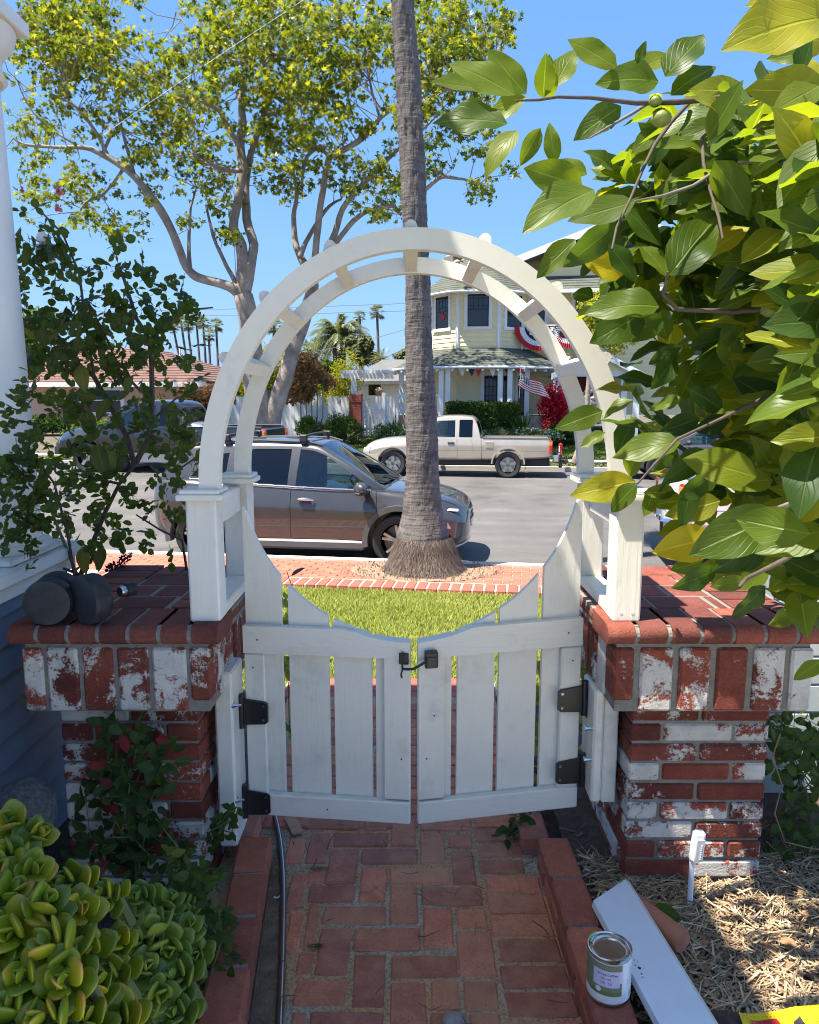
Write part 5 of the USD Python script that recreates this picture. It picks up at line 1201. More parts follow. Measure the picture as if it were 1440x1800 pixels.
strap_plant('strap_leaf_plant', 'upright strap leaved plant right of the clipped hedge', at_uv(918, 27.5), 40, 1.3, 'leaf_dark', 61)
strap_plant('strap_leaf_plant', 'strap leaved clump left of the palm trunk by the fence', at_uv(695, 27.6), 34, 1.0, 'leaf_dark', 62)
strap_plant('strap_leaf_plant', 'strap leaved plant at the fence behind the dark pickup', at_uv(543, 27.4), 30, .9, 'leaf_green', 63)
strap_plant('strap_leaf_plant', 'strap leaved plant between round bush and brick gate pillar', at_uv(612, 27.6), 30, 1.1, 'leaf_dark', 64)
bush('fence_bush', 'light green round bush left of the brick gate pillar', 'bush', at_uv(596, 27.2), (.75, .6, .62), 3200, .12, 'leaf_green', 65)
bush('fence_bush', 'olive bush in front of the white fence', 'bush', at_uv(562, 27.2), (.6, .5, .42), 2200, .11, 'leaf_olive', 66)
bush('fence_bush', 'low dull bush at the foot of the brick gate pillar', 'bush', at_uv(620, 27.0), (.5, .4, .34), 1500, .10, 'leaf_olive', 67)
bush('fence_bush', 'pale shrub with tiny white flowers beside the white gate', 'bush', at_uv(690, 27.2), (.7, .5, .42), 2400, .11, 'leaf_green', 68, flowers=('flower_white', 500, .07))
bush('fence_bush', 'mid green bush right of the sycamore trunk', 'bush', at_uv(535, 27.2), (.55, .5, .55), 2200, .11, 'leaf_green', 69)
ph = thing('photinia_tree', 'small bronze red leaved tree in front of the white fence', 'tree', at_uv(548, 27.6))
pb = at_uv(548, 27.6); zc = UZ(548, 665, 27.6)[1]
r_ = np.random.default_rng(70); cs = PS(548, 668, 27.6) + r_.uniform(-1, 1, (14, 3)) * [.65, .5, .75]; Rr = np.full((14, 3), .42)
part(ph, 'crown', foliage(cs, Rr, 5200, .13, 71), 'leaf_bronze', kind='stuff')
for k in range(5):
    e = PS(548 + (k - 2) * 10, 690, 27.6); part(ph, 'stem', tube([pb + SU * (k - 2) * .03 - [0, 0, .1], (pb + e) / 2 + SU * (k - 2) * .1, e, e + [0, 0, .5]], [.035, .03, .02, .008], 6), 'trunk_sycamore')
bush('bamboo_clump', 'yellow green bamboo clump behind the white fence at left', 'bush', at_uv(445, 31.2, .3), (1.6, .8, 1.75), 6500, .20, 'leaf_yellow', 72, shape='blade')
bush('bamboo_clump', 'yellow green bamboo under the big date palm', 'bush', at_uv(597, 32.0, .3), (1.3, .8, 1.6), 6000, .20, 'leaf_yellow', 73, shape='blade')
bush('bamboo_clump', 'yellow green foliage between the two sycamore stems', 'bush', at_uv(500, 31.4, .3), (1.5, .8, 1.8), 6000, .20, 'leaf_yellow', 74, shape='blade')

# ---- white fence, gate, brick pillar, pergola
VF = 28.6
fe = thing('picket_fence', 'long white board fence with diamond cut outs behind the sycamore', 'fence', at_uv(520, VF))
u = UZ(400, 740, VF)[0]; ue = UZ(613, 740, VF)[0]
def fence_piece(t, u0, u1, zb, zt, v=VF, name='board', hole=True):
    u = u0; k = 0
    while u < u1:
        w = .125; c = sg.box(u, zb, min(u + w, u1), zt)
        if hole and k % 4 == 2: c = c.difference(affinity.translate(affinity.rotate(affinity.scale(sg.box(-.05, -.05, .05, .05), .75, 1.25), 45), u + .062, zt - .28))
        elif not hole: c = sg.box(u, zb, u + .075, zt)
        part(t, name, uzprism(list(c.exterior.coords), v, v + .02) if c.geom_type == 'Polygon' and not c.interiors else _hp(c, v), 'fence_white'); u += .131; k += 1
def _hp(c, v):
    m = extr_xz(c, v, v + .02); return np.array([P3(q[:2], q[2]) for q in m[0]]), m[1]
zf0, zf1 = ground_far(VF) - .05, UZ(520, 697, VF)[1]
fence_piece(fe, u, ue, zf0, zf1)
part(fe, 'rail', join([slab(u, ue, VF + .022, z, VF + .08, z, .09) for z in (zf0 + .35, zf1 - .5)]), 'fence_white')
for q in np.arange(u, ue, 2.2): part(fe, 'post', slab(q, q + .1, VF + .03, zf1, VF + .13, zf1, zf1 - zf0), 'fence_white')
bp = thing('brick_gate_pillar', 'slim red brick pillar beside the white gate across the street', 'pillar', at_uv(624, VF))
q0, q1 = UZ(615, 740, VF - .2)[0], UZ(635, 740, VF - .2)[0]; zp = UZ(625, 692, VF - .2)[1]
part(bp, 'shaft', mv(rotz(box(-(q1 - q0) / 2 + .012, (q1 - q0) / 2 - .012, -.18, .22, -.1, zp - ground_far(VF)), -ALPHA), P3(((q0 + q1) / 2, VF), ground_far(VF))), 'mortar')
z = ground_far(VF); k = 0
while z < zp - .07:
    for s in ((0, .5), (.5, 1)) if k % 2 else ((0, .26), (.26, .76), (.76, 1)):
        ext = .02 if z > zp - .36 else 0
        part(bp, 'brick', mv(rotz(box(-(q1 - q0) / 2 - ext + (q1 - q0 + 2 * ext) * s[0] + .004, -(q1 - q0) / 2 - ext + (q1 - q0 + 2 * ext) * s[1] - .004, -.2 - ext, .2, 0, .062), -ALPHA), P3(((q0 + q1) / 2, VF), z)), 'fence_brick')
    z += .072; k += 1
wg = thing('picket_gate', 'white picket gate with tall post and cut outs across the street', 'gate', at_uv(658, VF))
fence_piece(wg, UZ(637, 740, VF)[0], UZ(672, 740, VF)[0], zf0 + .12, UZ(655, 697, VF)[1], hole=False, name='picket')
fence_piece(wg, UZ(679, 740, VF)[0], UZ(702, 740, VF)[0], zf0 + .12, UZ(655, 697, VF)[1], hole=False, name='picket')
for px in (675,): part(wg, 'post', slab(UZ(px - 3, 740, VF)[0], UZ(px + 3, 740, VF)[0], VF - .05, UZ(px, 690, VF)[1], VF + .1, UZ(px, 690, VF)[1], 1.9), 'fence_white')
part(wg, 'rail', join([slab(UZ(637, 740, VF)[0], UZ(702, 740, VF)[0], VF + .022, z, VF + .06, z, .09) for z in (zf0 + .45, zf1 - .45)]), 'fence_white')
pg = thing('pergola', 'white slatted pergola on a post behind the brick gate pillar', 'pergola', at_uv(640, 29.4))
zt1 = UZ(640, 655, 29.4)[1]; ug0, ug1 = UZ(603, 655, 29.4)[0], UZ(684, 655, 29.4)[0]
for vv in (29.0, 30.4): part(pg, 'beam', slab(ug0, ug1, vv, zt1 - .05, vv + .06, zt1 - .05, .16), 'pergola_white')
for uq in np.linspace(ug0 + .1, ug1, 13): part(pg, 'slat', slab(uq, uq + .05, 28.6, zt1 + .08, 30.9, zt1 + .08, .13), 'pergola_white')
for vv in (29.0, 30.4): part(pg, 'post', slab(UZ(622, 690, vv)[0] - .09, UZ(622, 690, vv)[0] + .09, vv - .06, zt1 - .2, vv + .12, zt1 - .2, 2.9), 'pergola_white')
fp = thing('flower_pot', 'terracotta bowl with white flowers on the gate post', 'flower pot', PS(668, 693, VF))
pf = PS(668, 692, VF + .2)
part(fp, 'bowl', lathe([(0, -.08), (.12, -.08), (.2, .05), (.21, .09), (.18, .09), (0, .07)], 16, pf), 'terracotta', smooth=40)
part(fp, 'flowers', foliage(pf[None] + [[0, 0, .14]], np.array([[.2, .15, .1]]), 120, .08, 77), 'flower_white', kind='stuff')
part(fp, 'leaves', foliage(pf[None] + [[0, 0, .12]], np.array([[.2, .15, .1]]), 120, .08, 78), 'leaf_green', kind='stuff')
ga_ = thing('garden_cottage', 'small white outbuilding with grey roof and one window behind the pergola', 'cottage', P3((UZ(670, 700, 36)[0], 37), .2))
c0, c1 = UZ(628, 700, 36)[0], UZ(790, 700, 36)[0]; ze, zr = UZ(670, 668, 36)[1], UZ(670, 640, 38)[1]
part(ga_, 'wall', prism_uv(np.array([(c0, 36), (c1, 36), (c1, 41), (c0, 41)]), .1, ze), 'trim_white')
part(ga_, 'roof', vf((np.array([P3(p, z) for p, z in (((c0 - .4, 35.5), ze - .05), ((c1, 35.5), ze - .05), ((c1, 38.5), zr + .25), ((c0 + .8, 38.5), zr + .25), ((c0 - .4, 35.5), ze - .2), ((c1, 35.5), ze - .2))]), np.array([[0, 1, 2, 3], [4, 5, 1, 0]]))), 'shingle_grey')
window(ga_, (c0, 36), (c1, 36), UZ(659, 690, 36)[0] - c0, .6, UZ(659, 695, 36)[1], UZ(659, 676, 36)[1], muntins=False, blind=False)

# ---- pink house at left
ph_ = thing('pink_house', 'low pink stucco house with brown shingle roof behind the rose bush', 'house', at_uv(230, 32, .2))
VP = 30.5; h0, h1 = UZ(-120, 700, VP)[0], UZ(335, 700, VP)[0]; zl = UZ(200, 672, VP)[1]
part(ph_, 'wall', prism_uv(np.array([(h0, VP), (h1, VP), (h1, VP + 9), (h0, VP + 9)]), .1, zl), 'stucco_pink')
zr = UZ(220, 618, VP + 4)[1]
def hip(u0, u1, v0, v1, z0, z1, inset):
    n = 14; out = []
    for i in range(n):
        f0, f1 = i / n, (i + 1.1) / n
        q = lambda f, dz: [P3((u0 + inset * f, v0 + (v1 - v0) / 2 * f), z0 + (z1 - z0) * f + dz), P3((u1 - inset * f, v0 + (v1 - v0) / 2 * f), z0 + (z1 - z0) * f + dz), P3((u1 - inset * f, v1 - (v1 - v0) / 2 * f), z0 + (z1 - z0) * f + dz), P3((u0 + inset * f, v1 - (v1 - v0) / 2 * f), z0 + (z1 - z0) * f + dz)]
        v = np.array(q(f0, .035) + q(min(f1, 1), .0) + q(f0, -.02)); F = []
        for k in range(4): j = (k + 1) % 4; F += [[k, j, 4 + j, 4 + k], [8 + k, 8 + j, j, k]]
        out.append(vf((v, np.array(F))))
    return join(out)
part(ph_, 'roof', hip(h0 - .5, h1 + 1.0, VP - .7, VP + 9.5, zl + .0, zr + .2, 4.8), 'shingle_brown')
part(ph_, 'fascia', slab(h0 - .5, h1 + 1.0, VP - .72, zl, VP - .66, zl, .2), 'trim_white')
part(ph_, 'soffit', slab(h0 - .5, h1 + 1.0, VP - .66, zl - .1, VP, zl - .1, .03), 'trim_white')
window(ph_, (h0, VP), (h1, VP), UZ(178, 700, VP)[0] - h0, 1.9, UZ(178, 726, VP)[1], UZ(178, 684, VP)[1], muntins=False, frame='trim_white')
part(ph_, 'vent_pipe', tube([P3((UZ(318, 650, VP + 3)[0], VP + 3), zl + .8), P3((UZ(318, 650, VP + 3)[0], VP + 3), zl + 1.6)], .05, 6), 'trim_white')
bush('topiary_shrub', 'tall rounded shrub with orange new leaves on top before the pink house', 'shrub', at_uv(270, 28.5), (.85, .7, .85), 5200, .12, 'leaf_orange', 81)
bush('bronze_shrub', 'bronze leaved shrub at the corner of the pink house', 'shrub', at_uv(352, 28.5), (1.0, .7, 1.1), 5000, .13, 'leaf_bronze', 82)
bush('low_hedge', 'low green hedge under the pink house window', 'hedge', at_uv(185, 28.6), (2.0, .5, .36), 5000, .11, 'leaf_green', 83)
bush('low_hedge', 'dark low planting left of the pink house', 'hedge', at_uv(60, 28.6), (2.2, .6, .5), 4500, .12, 'leaf_dark', 84)

# ---- other vehicles
ud = UZ(524, 800, 20.2)[0]
pickup('parked_pickup', 'black pickup at the far kerb, its tail behind the grey suv', S(ud - 3.25 + .95, 21.0, Z_ST), A2, 'paint_black', 'car_trim', sc=1.25, hitch=False)
ur_ = UZ(1133, 930, 9.9)[0]
pickup('parked_pickup', 'white pickup at the near kerb behind the broad leaves', S(ur_ + 1.55, 10.1, Z_ST), -ALPHA, 'paint_white', 'chrome', sc=1.1, hitch=False)
def sedan(name, label, loc, rz, pm):
    t = thing(name, label, 'car', loc, rz, world=False)
    xs = np.concatenate([np.linspace(-2.25, -1.8, 8), np.linspace(-1.7, 1.7, 24), np.linspace(1.8, 2.3, 10)])
    tab = [(-2.25, .45, .78, .86, .70, .62), (-2.1, .34, .90, 1.0, .82, .70), (-1.4, .25, .93, 1.03, .885, .78), (0, .22, .90, .96, .89, .81), (.9, .22, .88, .95, .88, .80), (1.4, .23, .85, .91, .88, .76), (1.9, .26, .76, .82, .82, .64), (2.2, .34, .64, .70, .66, .5), (2.3, .4, .56, .6, .54, .4)]
    P_ = interp(tab, xs); B = to_man(loft(xs, [body_sec(*q) for q in zip(*P_)]))
    part(t, 'body', carve(B, [cylinder_y(x, .33, .385, a, b) for x in (1.4, -1.35) for a, b in ((-1.2, -.6), (.6, 1.2))]), pm, smooth=32)
    gx = np.linspace(-1.75, 1.1, 34); zt = PchipInterpolator(*zip(*[(-1.75, 1.0), (-1.3, 1.22), (-.9, 1.36), (-.4, 1.43), (.0, 1.42), (.3, 1.34), (.7, 1.14), (1.1, .94)]))(gx)
    sec = lambda ins: to_man(loft(np.clip(gx, gx[0] + ins, gx[-1] - ins), [cab_sec(.86, z, .79, .57, .9, 1.43, ins) for z in zt]))
    O, I, A_, C_ = sec(0), sec(.03), sec(.008), sec(.014)
    cuts = [to_man(extr_xz(p, a, b)) for p in (sg.Polygon([(.02, .94), (.82, .93), (.62, 1.10), (.28, 1.29), (.02, 1.37)]), sg.Polygon([(-.95, .97), (-.06, .94), (-.06, 1.37), (-.6, 1.34), (-.9, 1.22)])) for a, b in ((-1.2, 0), (0, 1.2))]
    for poly in ([(.35, -.45), (1.03, -.66), (1.06, 0), (1.03, .66), (.35, .45)], [(-1.68, -.6), (-1.0, -.48), (-1.0, .48), (-1.68, .6)]):
        v, f = extrude(sg.Polygon(poly), 1.); cuts.append(to_man((v + [0, 0, .93], f)))
    sh = O - I
    for c in cuts: sh = sh - c
    part(t, 'cabin_frame', sh, pm, smooth=32)
    for c, nm in zip(cuts, ('front_window', 'front_window', 'rear_window', 'rear_window', 'windscreen', 'back_window')): part(t, nm, (A_ - C_) ^ c, 'car_glass', smooth=32)
    for s in (-1, 1):
        for x in (1.4, -1.35): wheel(t, x, s * .77, .33, s, .2, 5, twin=False)
        part(t, 'mirror', (trimesh.creation.icosphere(2).vertices * [.07, .11, .065] + [.72, s * .95, .98], trimesh.creation.icosphere(2).faces), 'car_trim', smooth=True)
        part(t, 'tail_lamp', hull([(-2.2, s * .78, .84), (-2.26, s * .5, .80), (-2.0, s * .86, .84), (-2.2, s * .78, .70), (-2.24, s * .5, .68)]), 'lamp_red')
        part(t, 'headlamp', hull([(2.0, s * .80, .70), (2.22, s * .6, .66), (1.9, s * .82, .60), (2.2, s * .62, .56)]), 'lamp_clear')
    part(t, 'interior', join([box(-1.3, 1., -.68, .68, .5, .88), box(-.2, -.05, -.55, .55, .85, 1.2, .05)]), 'seat_dark')
    return t
us = UZ(205, 810, 20.2)[0]
sedan('parked_sedan', 'silver sedan across the street seen through the rose bush', S(us + 1.4, 21.1, Z_ST), A2, 'paint_silver')
us = UZ(1168, 800, 20.2)[0]
sedan('parked_sedan', 'dark sedan across the street behind the right arch post', S(us + 1.3, 21.1, Z_ST), A2, 'paint_graphite')
# red topped marker post by the pickup tail, staked young tree
mk = thing('marker_post', 'short dark post with an orange red top behind the pickup tail', 'post', PS(986, 825, 22.6))
p0, p1 = PS(985, 822, 22.0), PS(985, 783, 22.0)
part(mk, 'post', tube([p0, p0 + (p1 - p0) * .6], .05, 8), 'car_trim'); part(mk, 'red_top', lathe([(0, 0), (.05, 0), (.05, .22), (.06, .24), (.06, .30), (.02, .34), (0, .34)], 12, p0 + (p1 - p0) * .58), 'lamp_red')
yt = thing('young_tree', 'slim leaning young tree trunk on the far verge beside the arch post', 'tree', PS(1016, 812, 22.9))
part(yt, 'trunk', tube([PS(1013, 814, 22.9), PS(1018, 790, 22.9), PS(1030, 740, 22.9), PS(1036, 660, 22.9), PS(1050, 590, 22.9)], [.16, .10, .085, .07, .04], 8), 'trunk_sycamore', smooth=True)
r_ = np.random.default_rng(88); cs = PS(1068, 560, 22.9) + r_.uniform(-1, 1, (9, 3)) * [.6, .5, .9]
part(yt, 'crown', foliage(cs, np.full((9, 3), .45), 2600, .13, 89), 'leaf_yellow', kind='stuff')
# ================================================================ trees
def limb(pts, v0, dv=0.0, wob=0.0):
    """a limb traced as (px, py, width in px) on the upright plane v0, drifting dv in depth"""
    n = len(pts); out, rad = [], []
    for i, (px, py, w) in enumerate(pts):
        p = PS(px, py, v0 + dv * i / max(n - 1, 1)); d = CT * p[1] - ST * (p[2] - CAMZ)
        out.append(p); rad.append(w / 2 * d / FPX)
    out, rad = np.array(out), np.array(rad)
    if n > 2:       # rounder curve
        s = np.arange(n); q = np.linspace(0, n - 1, n * 3 - 2)
        out = np.stack([PchipInterpolator(s, out[:, k])(q) for k in range(3)], 1); rad = np.interp(q, s, rad)
    return out, rad
plain('bark_palm', (.20, .175, .16), .95, var=.45, scale=3)
mat('bark_palm', {'g': ('geometry', {}), 'mp': ('mapping', {'scale': (3., 3., 26.)}), 'n': ('noise_texture', {'scale': 1., 'detail': 5., 'roughness': .6, 'distortion': .5}), 'mp2': ('mapping', {'scale': (55., 55., 9.)}), 'n2': ('noise_texture', {'scale': 1., 'detail': 4.}), 'n3': ('noise_texture', {'scale': 7., 'detail': 5.}),
    'mx': ('mix', {'fac': .45}), 'r': ('rgb_ramp', {'ramp': [(.30, (.035, .032, .03)), (.46, (.115, .106, .10)), (.60, (.18, .168, .16)), (.72, (.28, .268, .258))]}), 'r3': ('rgb_ramp', {'ramp': [(.3, (.72, .68, .66)), (.7, (1.1, 1.05, 1.)),]}), 'mm': ('mix', {'mix_type': 'multiply', 'fac': .8}),
    'b': ('bump', {'strength': 1., 'distance': .035}), 'p': ('principled_bsdf', {'roughness': .95, 'specular_ior_level': .1})},
    [('g.position', 'mp.vector'), ('mp.vector', 'n.vector'), ('g.position', 'mp2.vector'), ('mp2.vector', 'n2.vector'), ('g.position', 'n3.vector'), ('n.color', 'mx.color1'), ('n2.color', 'mx.color2'), ('mx.color', 'r.fac'), ('n3.fac', 'r3.fac'), ('r.color', 'mm.color1'), ('r3.color', 'mm.color2'), ('mm.color', 'p.base_color'), ('mx.color', 'b.height'), ('b.normal', 'p.normal')])
plain('palm_fibre', (.085, .058, .044), .95, var=.4, scale=14); plain('palm_fibre_pale', (.20, .16, .13), .95, var=.3, scale=14); plain('litter', (.27, .17, .105), .95, var=.4, scale=16, bump=.8, bscale=90, bdist=.01)
YP = 8.62
def tpal(px, py, w):
    p = P(px, py, YP); d = CT * p[1] - ST * (p[2] - CAMZ); return p, w / 2 * d / FPX
tr = [(745, 1012, 84), (744, 985, 88), (743, 960, 92), (743, 945, 90), (743, 920, 79), (743, 880, 65), (742, 813, 57), (740, 700, 52), (737, 613, 46), (735, 513, 44), (729, 383, 43), (721, 200, 42), (714, 100, 40), (708, 0, 39)]
pts = np.array([tpal(*q)[0] for q in tr]); rad = np.array([tpal(*q)[1] for q in tr])
top = pts[-1] + (pts[-1] - pts[-3]) / np.linalg.norm(pts[-1] - pts[-3]) * 8.0
pts = np.vstack([pts, top]); rad = np.append(rad, .12)
s = np.r_[0, np.cumsum(np.linalg.norm(np.diff(pts, axis=0), axis=1))]; q = np.linspace(0, s[-1], 460)
pts = np.stack([PchipInterpolator(s, pts[:, k])(q) for k in range(3)], 1); rad = PchipInterpolator(s, rad)(q)
v, f = tube(pts, rad, 44)
c = np.repeat(pts, 44, 0); dirn = v[:len(c)] - c; rr_ = np.linalg.norm(dirn, axis=1, keepdims=True); dirn /= np.maximum(rr_, 1e-6)
zz = v[:len(c), 2]; ang = np.arctan2(dirn[:, 1], dirn[:, 0])
ringz = zz * 15 + .5 * meshkit.noise(np.c_[np.cos(ang) * 2, np.sin(ang) * 2, zz * 2])
disp = .008 * (np.abs((ringz % 1) - .5) * 2 - .5) + .055 * (meshkit.fbm(np.c_[dirn[:, :2] * 3.2, zz * 2.2], 4, 4) - .5) + .026 * (meshkit.fbm(np.c_[dirn[:, :2] * 10, zz * 9], 3, 8) - .5)
v[:len(c)] += dirn * disp[:, None]
pm_ = thing('palm_tree', 'tall grey ringed palm trunk flaring to a shaggy root skirt on the brick pavement', 'palm tree', P(746, 1005, YP))
part(pm_, 'trunk', (v, f), 'bark_palm', smooth=True)
def fibres(n, seed, r0, r1, z0, z1, w, cx):
    r = np.random.default_rng(seed); a = r.uniform(0, 2 * np.pi, n); t = r.uniform(0, 1, n) ** .8
    zt = z0 + (z1 - z0) * t; rb = r0 + (r1 - r0) * (1 - t) ** 1.4; l = r.uniform(.03, .13, n)
    d = np.stack([np.cos(a), np.sin(a), 0 * a], 1); sd = np.stack([-np.sin(a), np.cos(a), 0 * a], 1)
    p0 = cx + d * rb[:, None] + np.array([0, 0, 1.]) * zt[:, None]
    p1 = p0 + d * (l * r.uniform(.25, .7, n))[:, None] - np.array([0, 0, 1.]) * l[:, None] + sd * (l * r.uniform(-.7, .7, n))[:, None]
    p1[:, 2] = np.maximum(p1[:, 2], z0 + .003)
    vv = np.stack([p0 - sd * w, p0 + sd * w, p1 + d * .01], 1).reshape(-1, 3)
    return vv, np.arange(3 * n).reshape(-1, 3)
bx = P(746, 1005, YP); bx[2] = 0
part(pm_, 'root_core', lathe([(0, Z_STRIP - .06), (.46, Z_STRIP - .06), (.45, Z_STRIP + .03), (.39, Z_STRIP + .12), (.345, Z_STRIP + .24), (.305, Z_STRIP + .33), (.27, Z_STRIP + .38), (0, Z_STRIP + .38)], 40, bx), 'palm_fibre', smooth=True)
part(pm_, 'root_fibres', fibres(8500, 3, .315, .48, Z_STRIP, Z_STRIP + .40, .003, bx), 'palm_fibre', kind='stuff')
part(pm_, 'pale_root_fibres', fibres(2200, 4, .32, .49, Z_STRIP, Z_STRIP + .39, .0028, bx), 'palm_fibre_pale', kind='stuff')
def fan_crown(c, R, n, seed, blades=14, w=.05):
    r = np.random.default_rng(seed); out = []
    for k in range(n):
        el = math.asin(r.uniform(-.75, .98)); az = r.uniform(0, 2 * np.pi); d = np.array([math.cos(az) * math.cos(el), math.sin(az) * math.cos(el), math.sin(el)])
        hub = c + d * R * .5; side = np.cross(d, [0, 0, 1.]); side /= max(np.linalg.norm(side), 1e-6); up = np.cross(side, d)
        for b in np.linspace(-1.2, 1.2, blades):
            q = d * math.cos(b) + side * math.sin(b); e = hub + q * R * .58 * r.uniform(.85, 1.1) - np.array([0, 0, 1.]) * R * .10; pr = np.cross(q, up) * R * w
            out.append(np.array([hub, (hub + e) / 2 + pr, e, (hub + e) / 2 - pr]))
        pr = side * R * .02; out.append(np.array([c - pr, hub - pr, hub + pr, c + pr]))
    v = np.vstack(out); i = np.arange(len(out))[:, None, None] * 4
    return v, (i + np.array([[0, 1, 2], [0, 2, 3]])[None]).reshape(-1, 3)
part(pm_, 'crown', fan_crown(top, 1.5, 36, 5), 'leaf_palm', kind='stuff')
# loose dry litter round the palm foot
r_ = np.random.default_rng(6); n = 900; a = r_.uniform(0, 2 * np.pi, n); rr2 = r_.uniform(.4, .95, n)
lp_ = np.stack([bx[0] + np.cos(a) * rr2, bx[1] - .05 + np.sin(a) * rr2 * .62, np.full(n, Z_STRIP + .006)], 1)
def _lit(A, B): r = np.minimum(A, 1); return np.stack([bx[0] + np.cos(B) * A * .86, bx[1] + np.sin(B) * A * .60, Z_STRIP + .02 * (1 - A) - .006 + .012 * meshkit.noise(np.stack([np.cos(B) * A * 14, np.sin(B) * A * 14, 0 * A], -1))], -1)
lt = thing('palm_litter', 'sandy patch of dry litter round the foot of the palm', 'litter', bx, kind='stuff')
part(lt, 'soil', grid(_lit, np.linspace(0, 1, 12), np.linspace(0, 2 * np.pi, 40)), 'litter')
part(lt, 'straws', grass_mesh(lp_, .03, 9, .005), 'palm_fibre_pale')

# sycamore across the street, traced limb by limb
SVP = 24.6
sy = thing('sycamore_tree', 'large two stemmed sycamore with mottled pale bark spreading over the far verge', 'tree', at_uv(467, SVP))
limbs = [
 ([(461, 775, 54), (458, 740, 47), (450, 690, 40), (445, 650, 38), (441, 600, 36), (436, 560, 34), (428, 518, 34)], 0),
 ([(470, 775, 44), (474, 740, 40), (487, 700, 32), (505, 650, 27), (520, 600, 26), (540, 545, 25), (551, 500, 20)], .6),
 ([(428, 522, 26), (404, 503, 17), (370, 494, 15), (345, 486, 15), (328, 470, 15), (312, 430, 14), (292, 385, 14), (262, 342, 13), (225, 300, 12), (180, 272, 10), (150, 260, 8), (100, 258, 6), (50, 255, 5), (24, 243, 3)], -1.5),
 ([(428, 518, 25), (427, 470, 22), (424, 430, 20), (410, 400, 17), (418, 350, 15), (427, 300, 17), (422, 255, 17), (426, 215, 15), (424, 170, 11), (432, 120, 9), (415, 70, 7), (400, 10, 5)], 1.),
 ([(432, 512, 20), (442, 460, 18), (446, 430, 17), (434, 385, 15), (432, 330, 14), (440, 275, 11), (463, 200, 9), (470, 130, 8), (453, 85, 8), (455, 40, 6), (460, -20, 5)], 2.),
 ([(422, 260, 10), (402, 225, 9), (385, 195, 8), (360, 180, 6), (330, 172, 4)], -1.), ([(424, 300, 8), (392, 298, 9), (362, 284, 8), (340, 270, 5)], -1.5),
 ([(415, 498, 9), (392, 455, 7), (375, 415, 6), (362, 360, 4)], .8), ([(335, 478, 9), (332, 430, 7), (334, 380, 5), (345, 330, 3)], .6),
 ([(453, 87, 8), (475, 92, 8), (505, 105, 7), (540, 105, 5)], 1.), ([(463, 200, 7), (485, 200, 6), (500, 190, 5), (540, 170, 3)], .5),
 ([(190, 276, 8), (170, 235, 6), (150, 205, 6), (130, 185, 5), (90, 165, 4)], -.8), ([(178, 272, 6), (195, 232, 6), (180, 215, 5), (160, 190, 4)], .5), ([(215, 300, 6), (200, 320, 5), (178, 345, 5), (150, 356, 4), (142, 372, 3)], -.5),
 ([(150, 262, 5), (110, 240, 4), (60, 200, 3), (30, 140, 2)], -.5), ([(120, 185, 4), (105, 120, 3), (60, 60, 3), (30, 20, 2)], -.4), ([(240, 315, 6), (215, 230, 5), (205, 170, 4), (190, 90, 3)], .8),
 ([(551, 502, 18), (538, 470, 15), (527, 450, 13), (519, 425, 11), (516, 380, 9), (522, 345, 7), (515, 300, 5)], 1.), ([(527, 452, 10), (543, 415, 8), (560, 388, 7), (580, 362, 6), (600, 350, 4)], 1.2),
 ([(551, 505, 17), (555, 440, 12), (561, 380, 12), (570, 322, 11), (580, 276, 11), (603, 264, 10), (640, 240, 10), (668, 207, 8), (692, 190, 7), (750, 178, 8), (785, 157, 8), (830, 160, 5), (870, 130, 3)], -1.2),
 ([(560, 470, 14), (588, 412, 11), (602, 368, 10), (625, 338, 10), (662, 300, 9), (700, 262, 6), (740, 230, 4), (780, 190, 3)], 1.), ([(575, 450, 11), (597, 418, 9), (622, 388, 9), (650, 370, 8), (690, 362, 7), (706, 376, 5), (752, 330, 7), (780, 310, 7), (805, 313, 5), (835, 320, 3), (860, 330, 2)], -.8),
 ([(580, 278, 7), (560, 262, 6), (540, 275, 6), (532, 310, 5), (530, 345, 4)], -.4), ([(668, 207, 5), (650, 140, 4), (640, 70, 3), (650, 10, 3)], .6), ([(785, 157, 5), (790, 100, 4), (800, 40, 3)], .6), ([(430, 115, 5), (380, 90, 4), (340, 60, 3), (310, 20, 2)], .5)]
skel = []
for k, (pts, dv) in enumerate(limbs):
    p, r = limb(pts, SVP, dv); skel.append(p[len(p) // 3:])
    v, f = tube(p, r, 12 if r.max() > .1 else 7); v, f = jitter((v, f), .02 + .06 * r.max(), 2.2, k)
    part(sy, 'trunk' if k < 2 else 'branch', (v, f), 'trunk_sycamore', smooth=True)
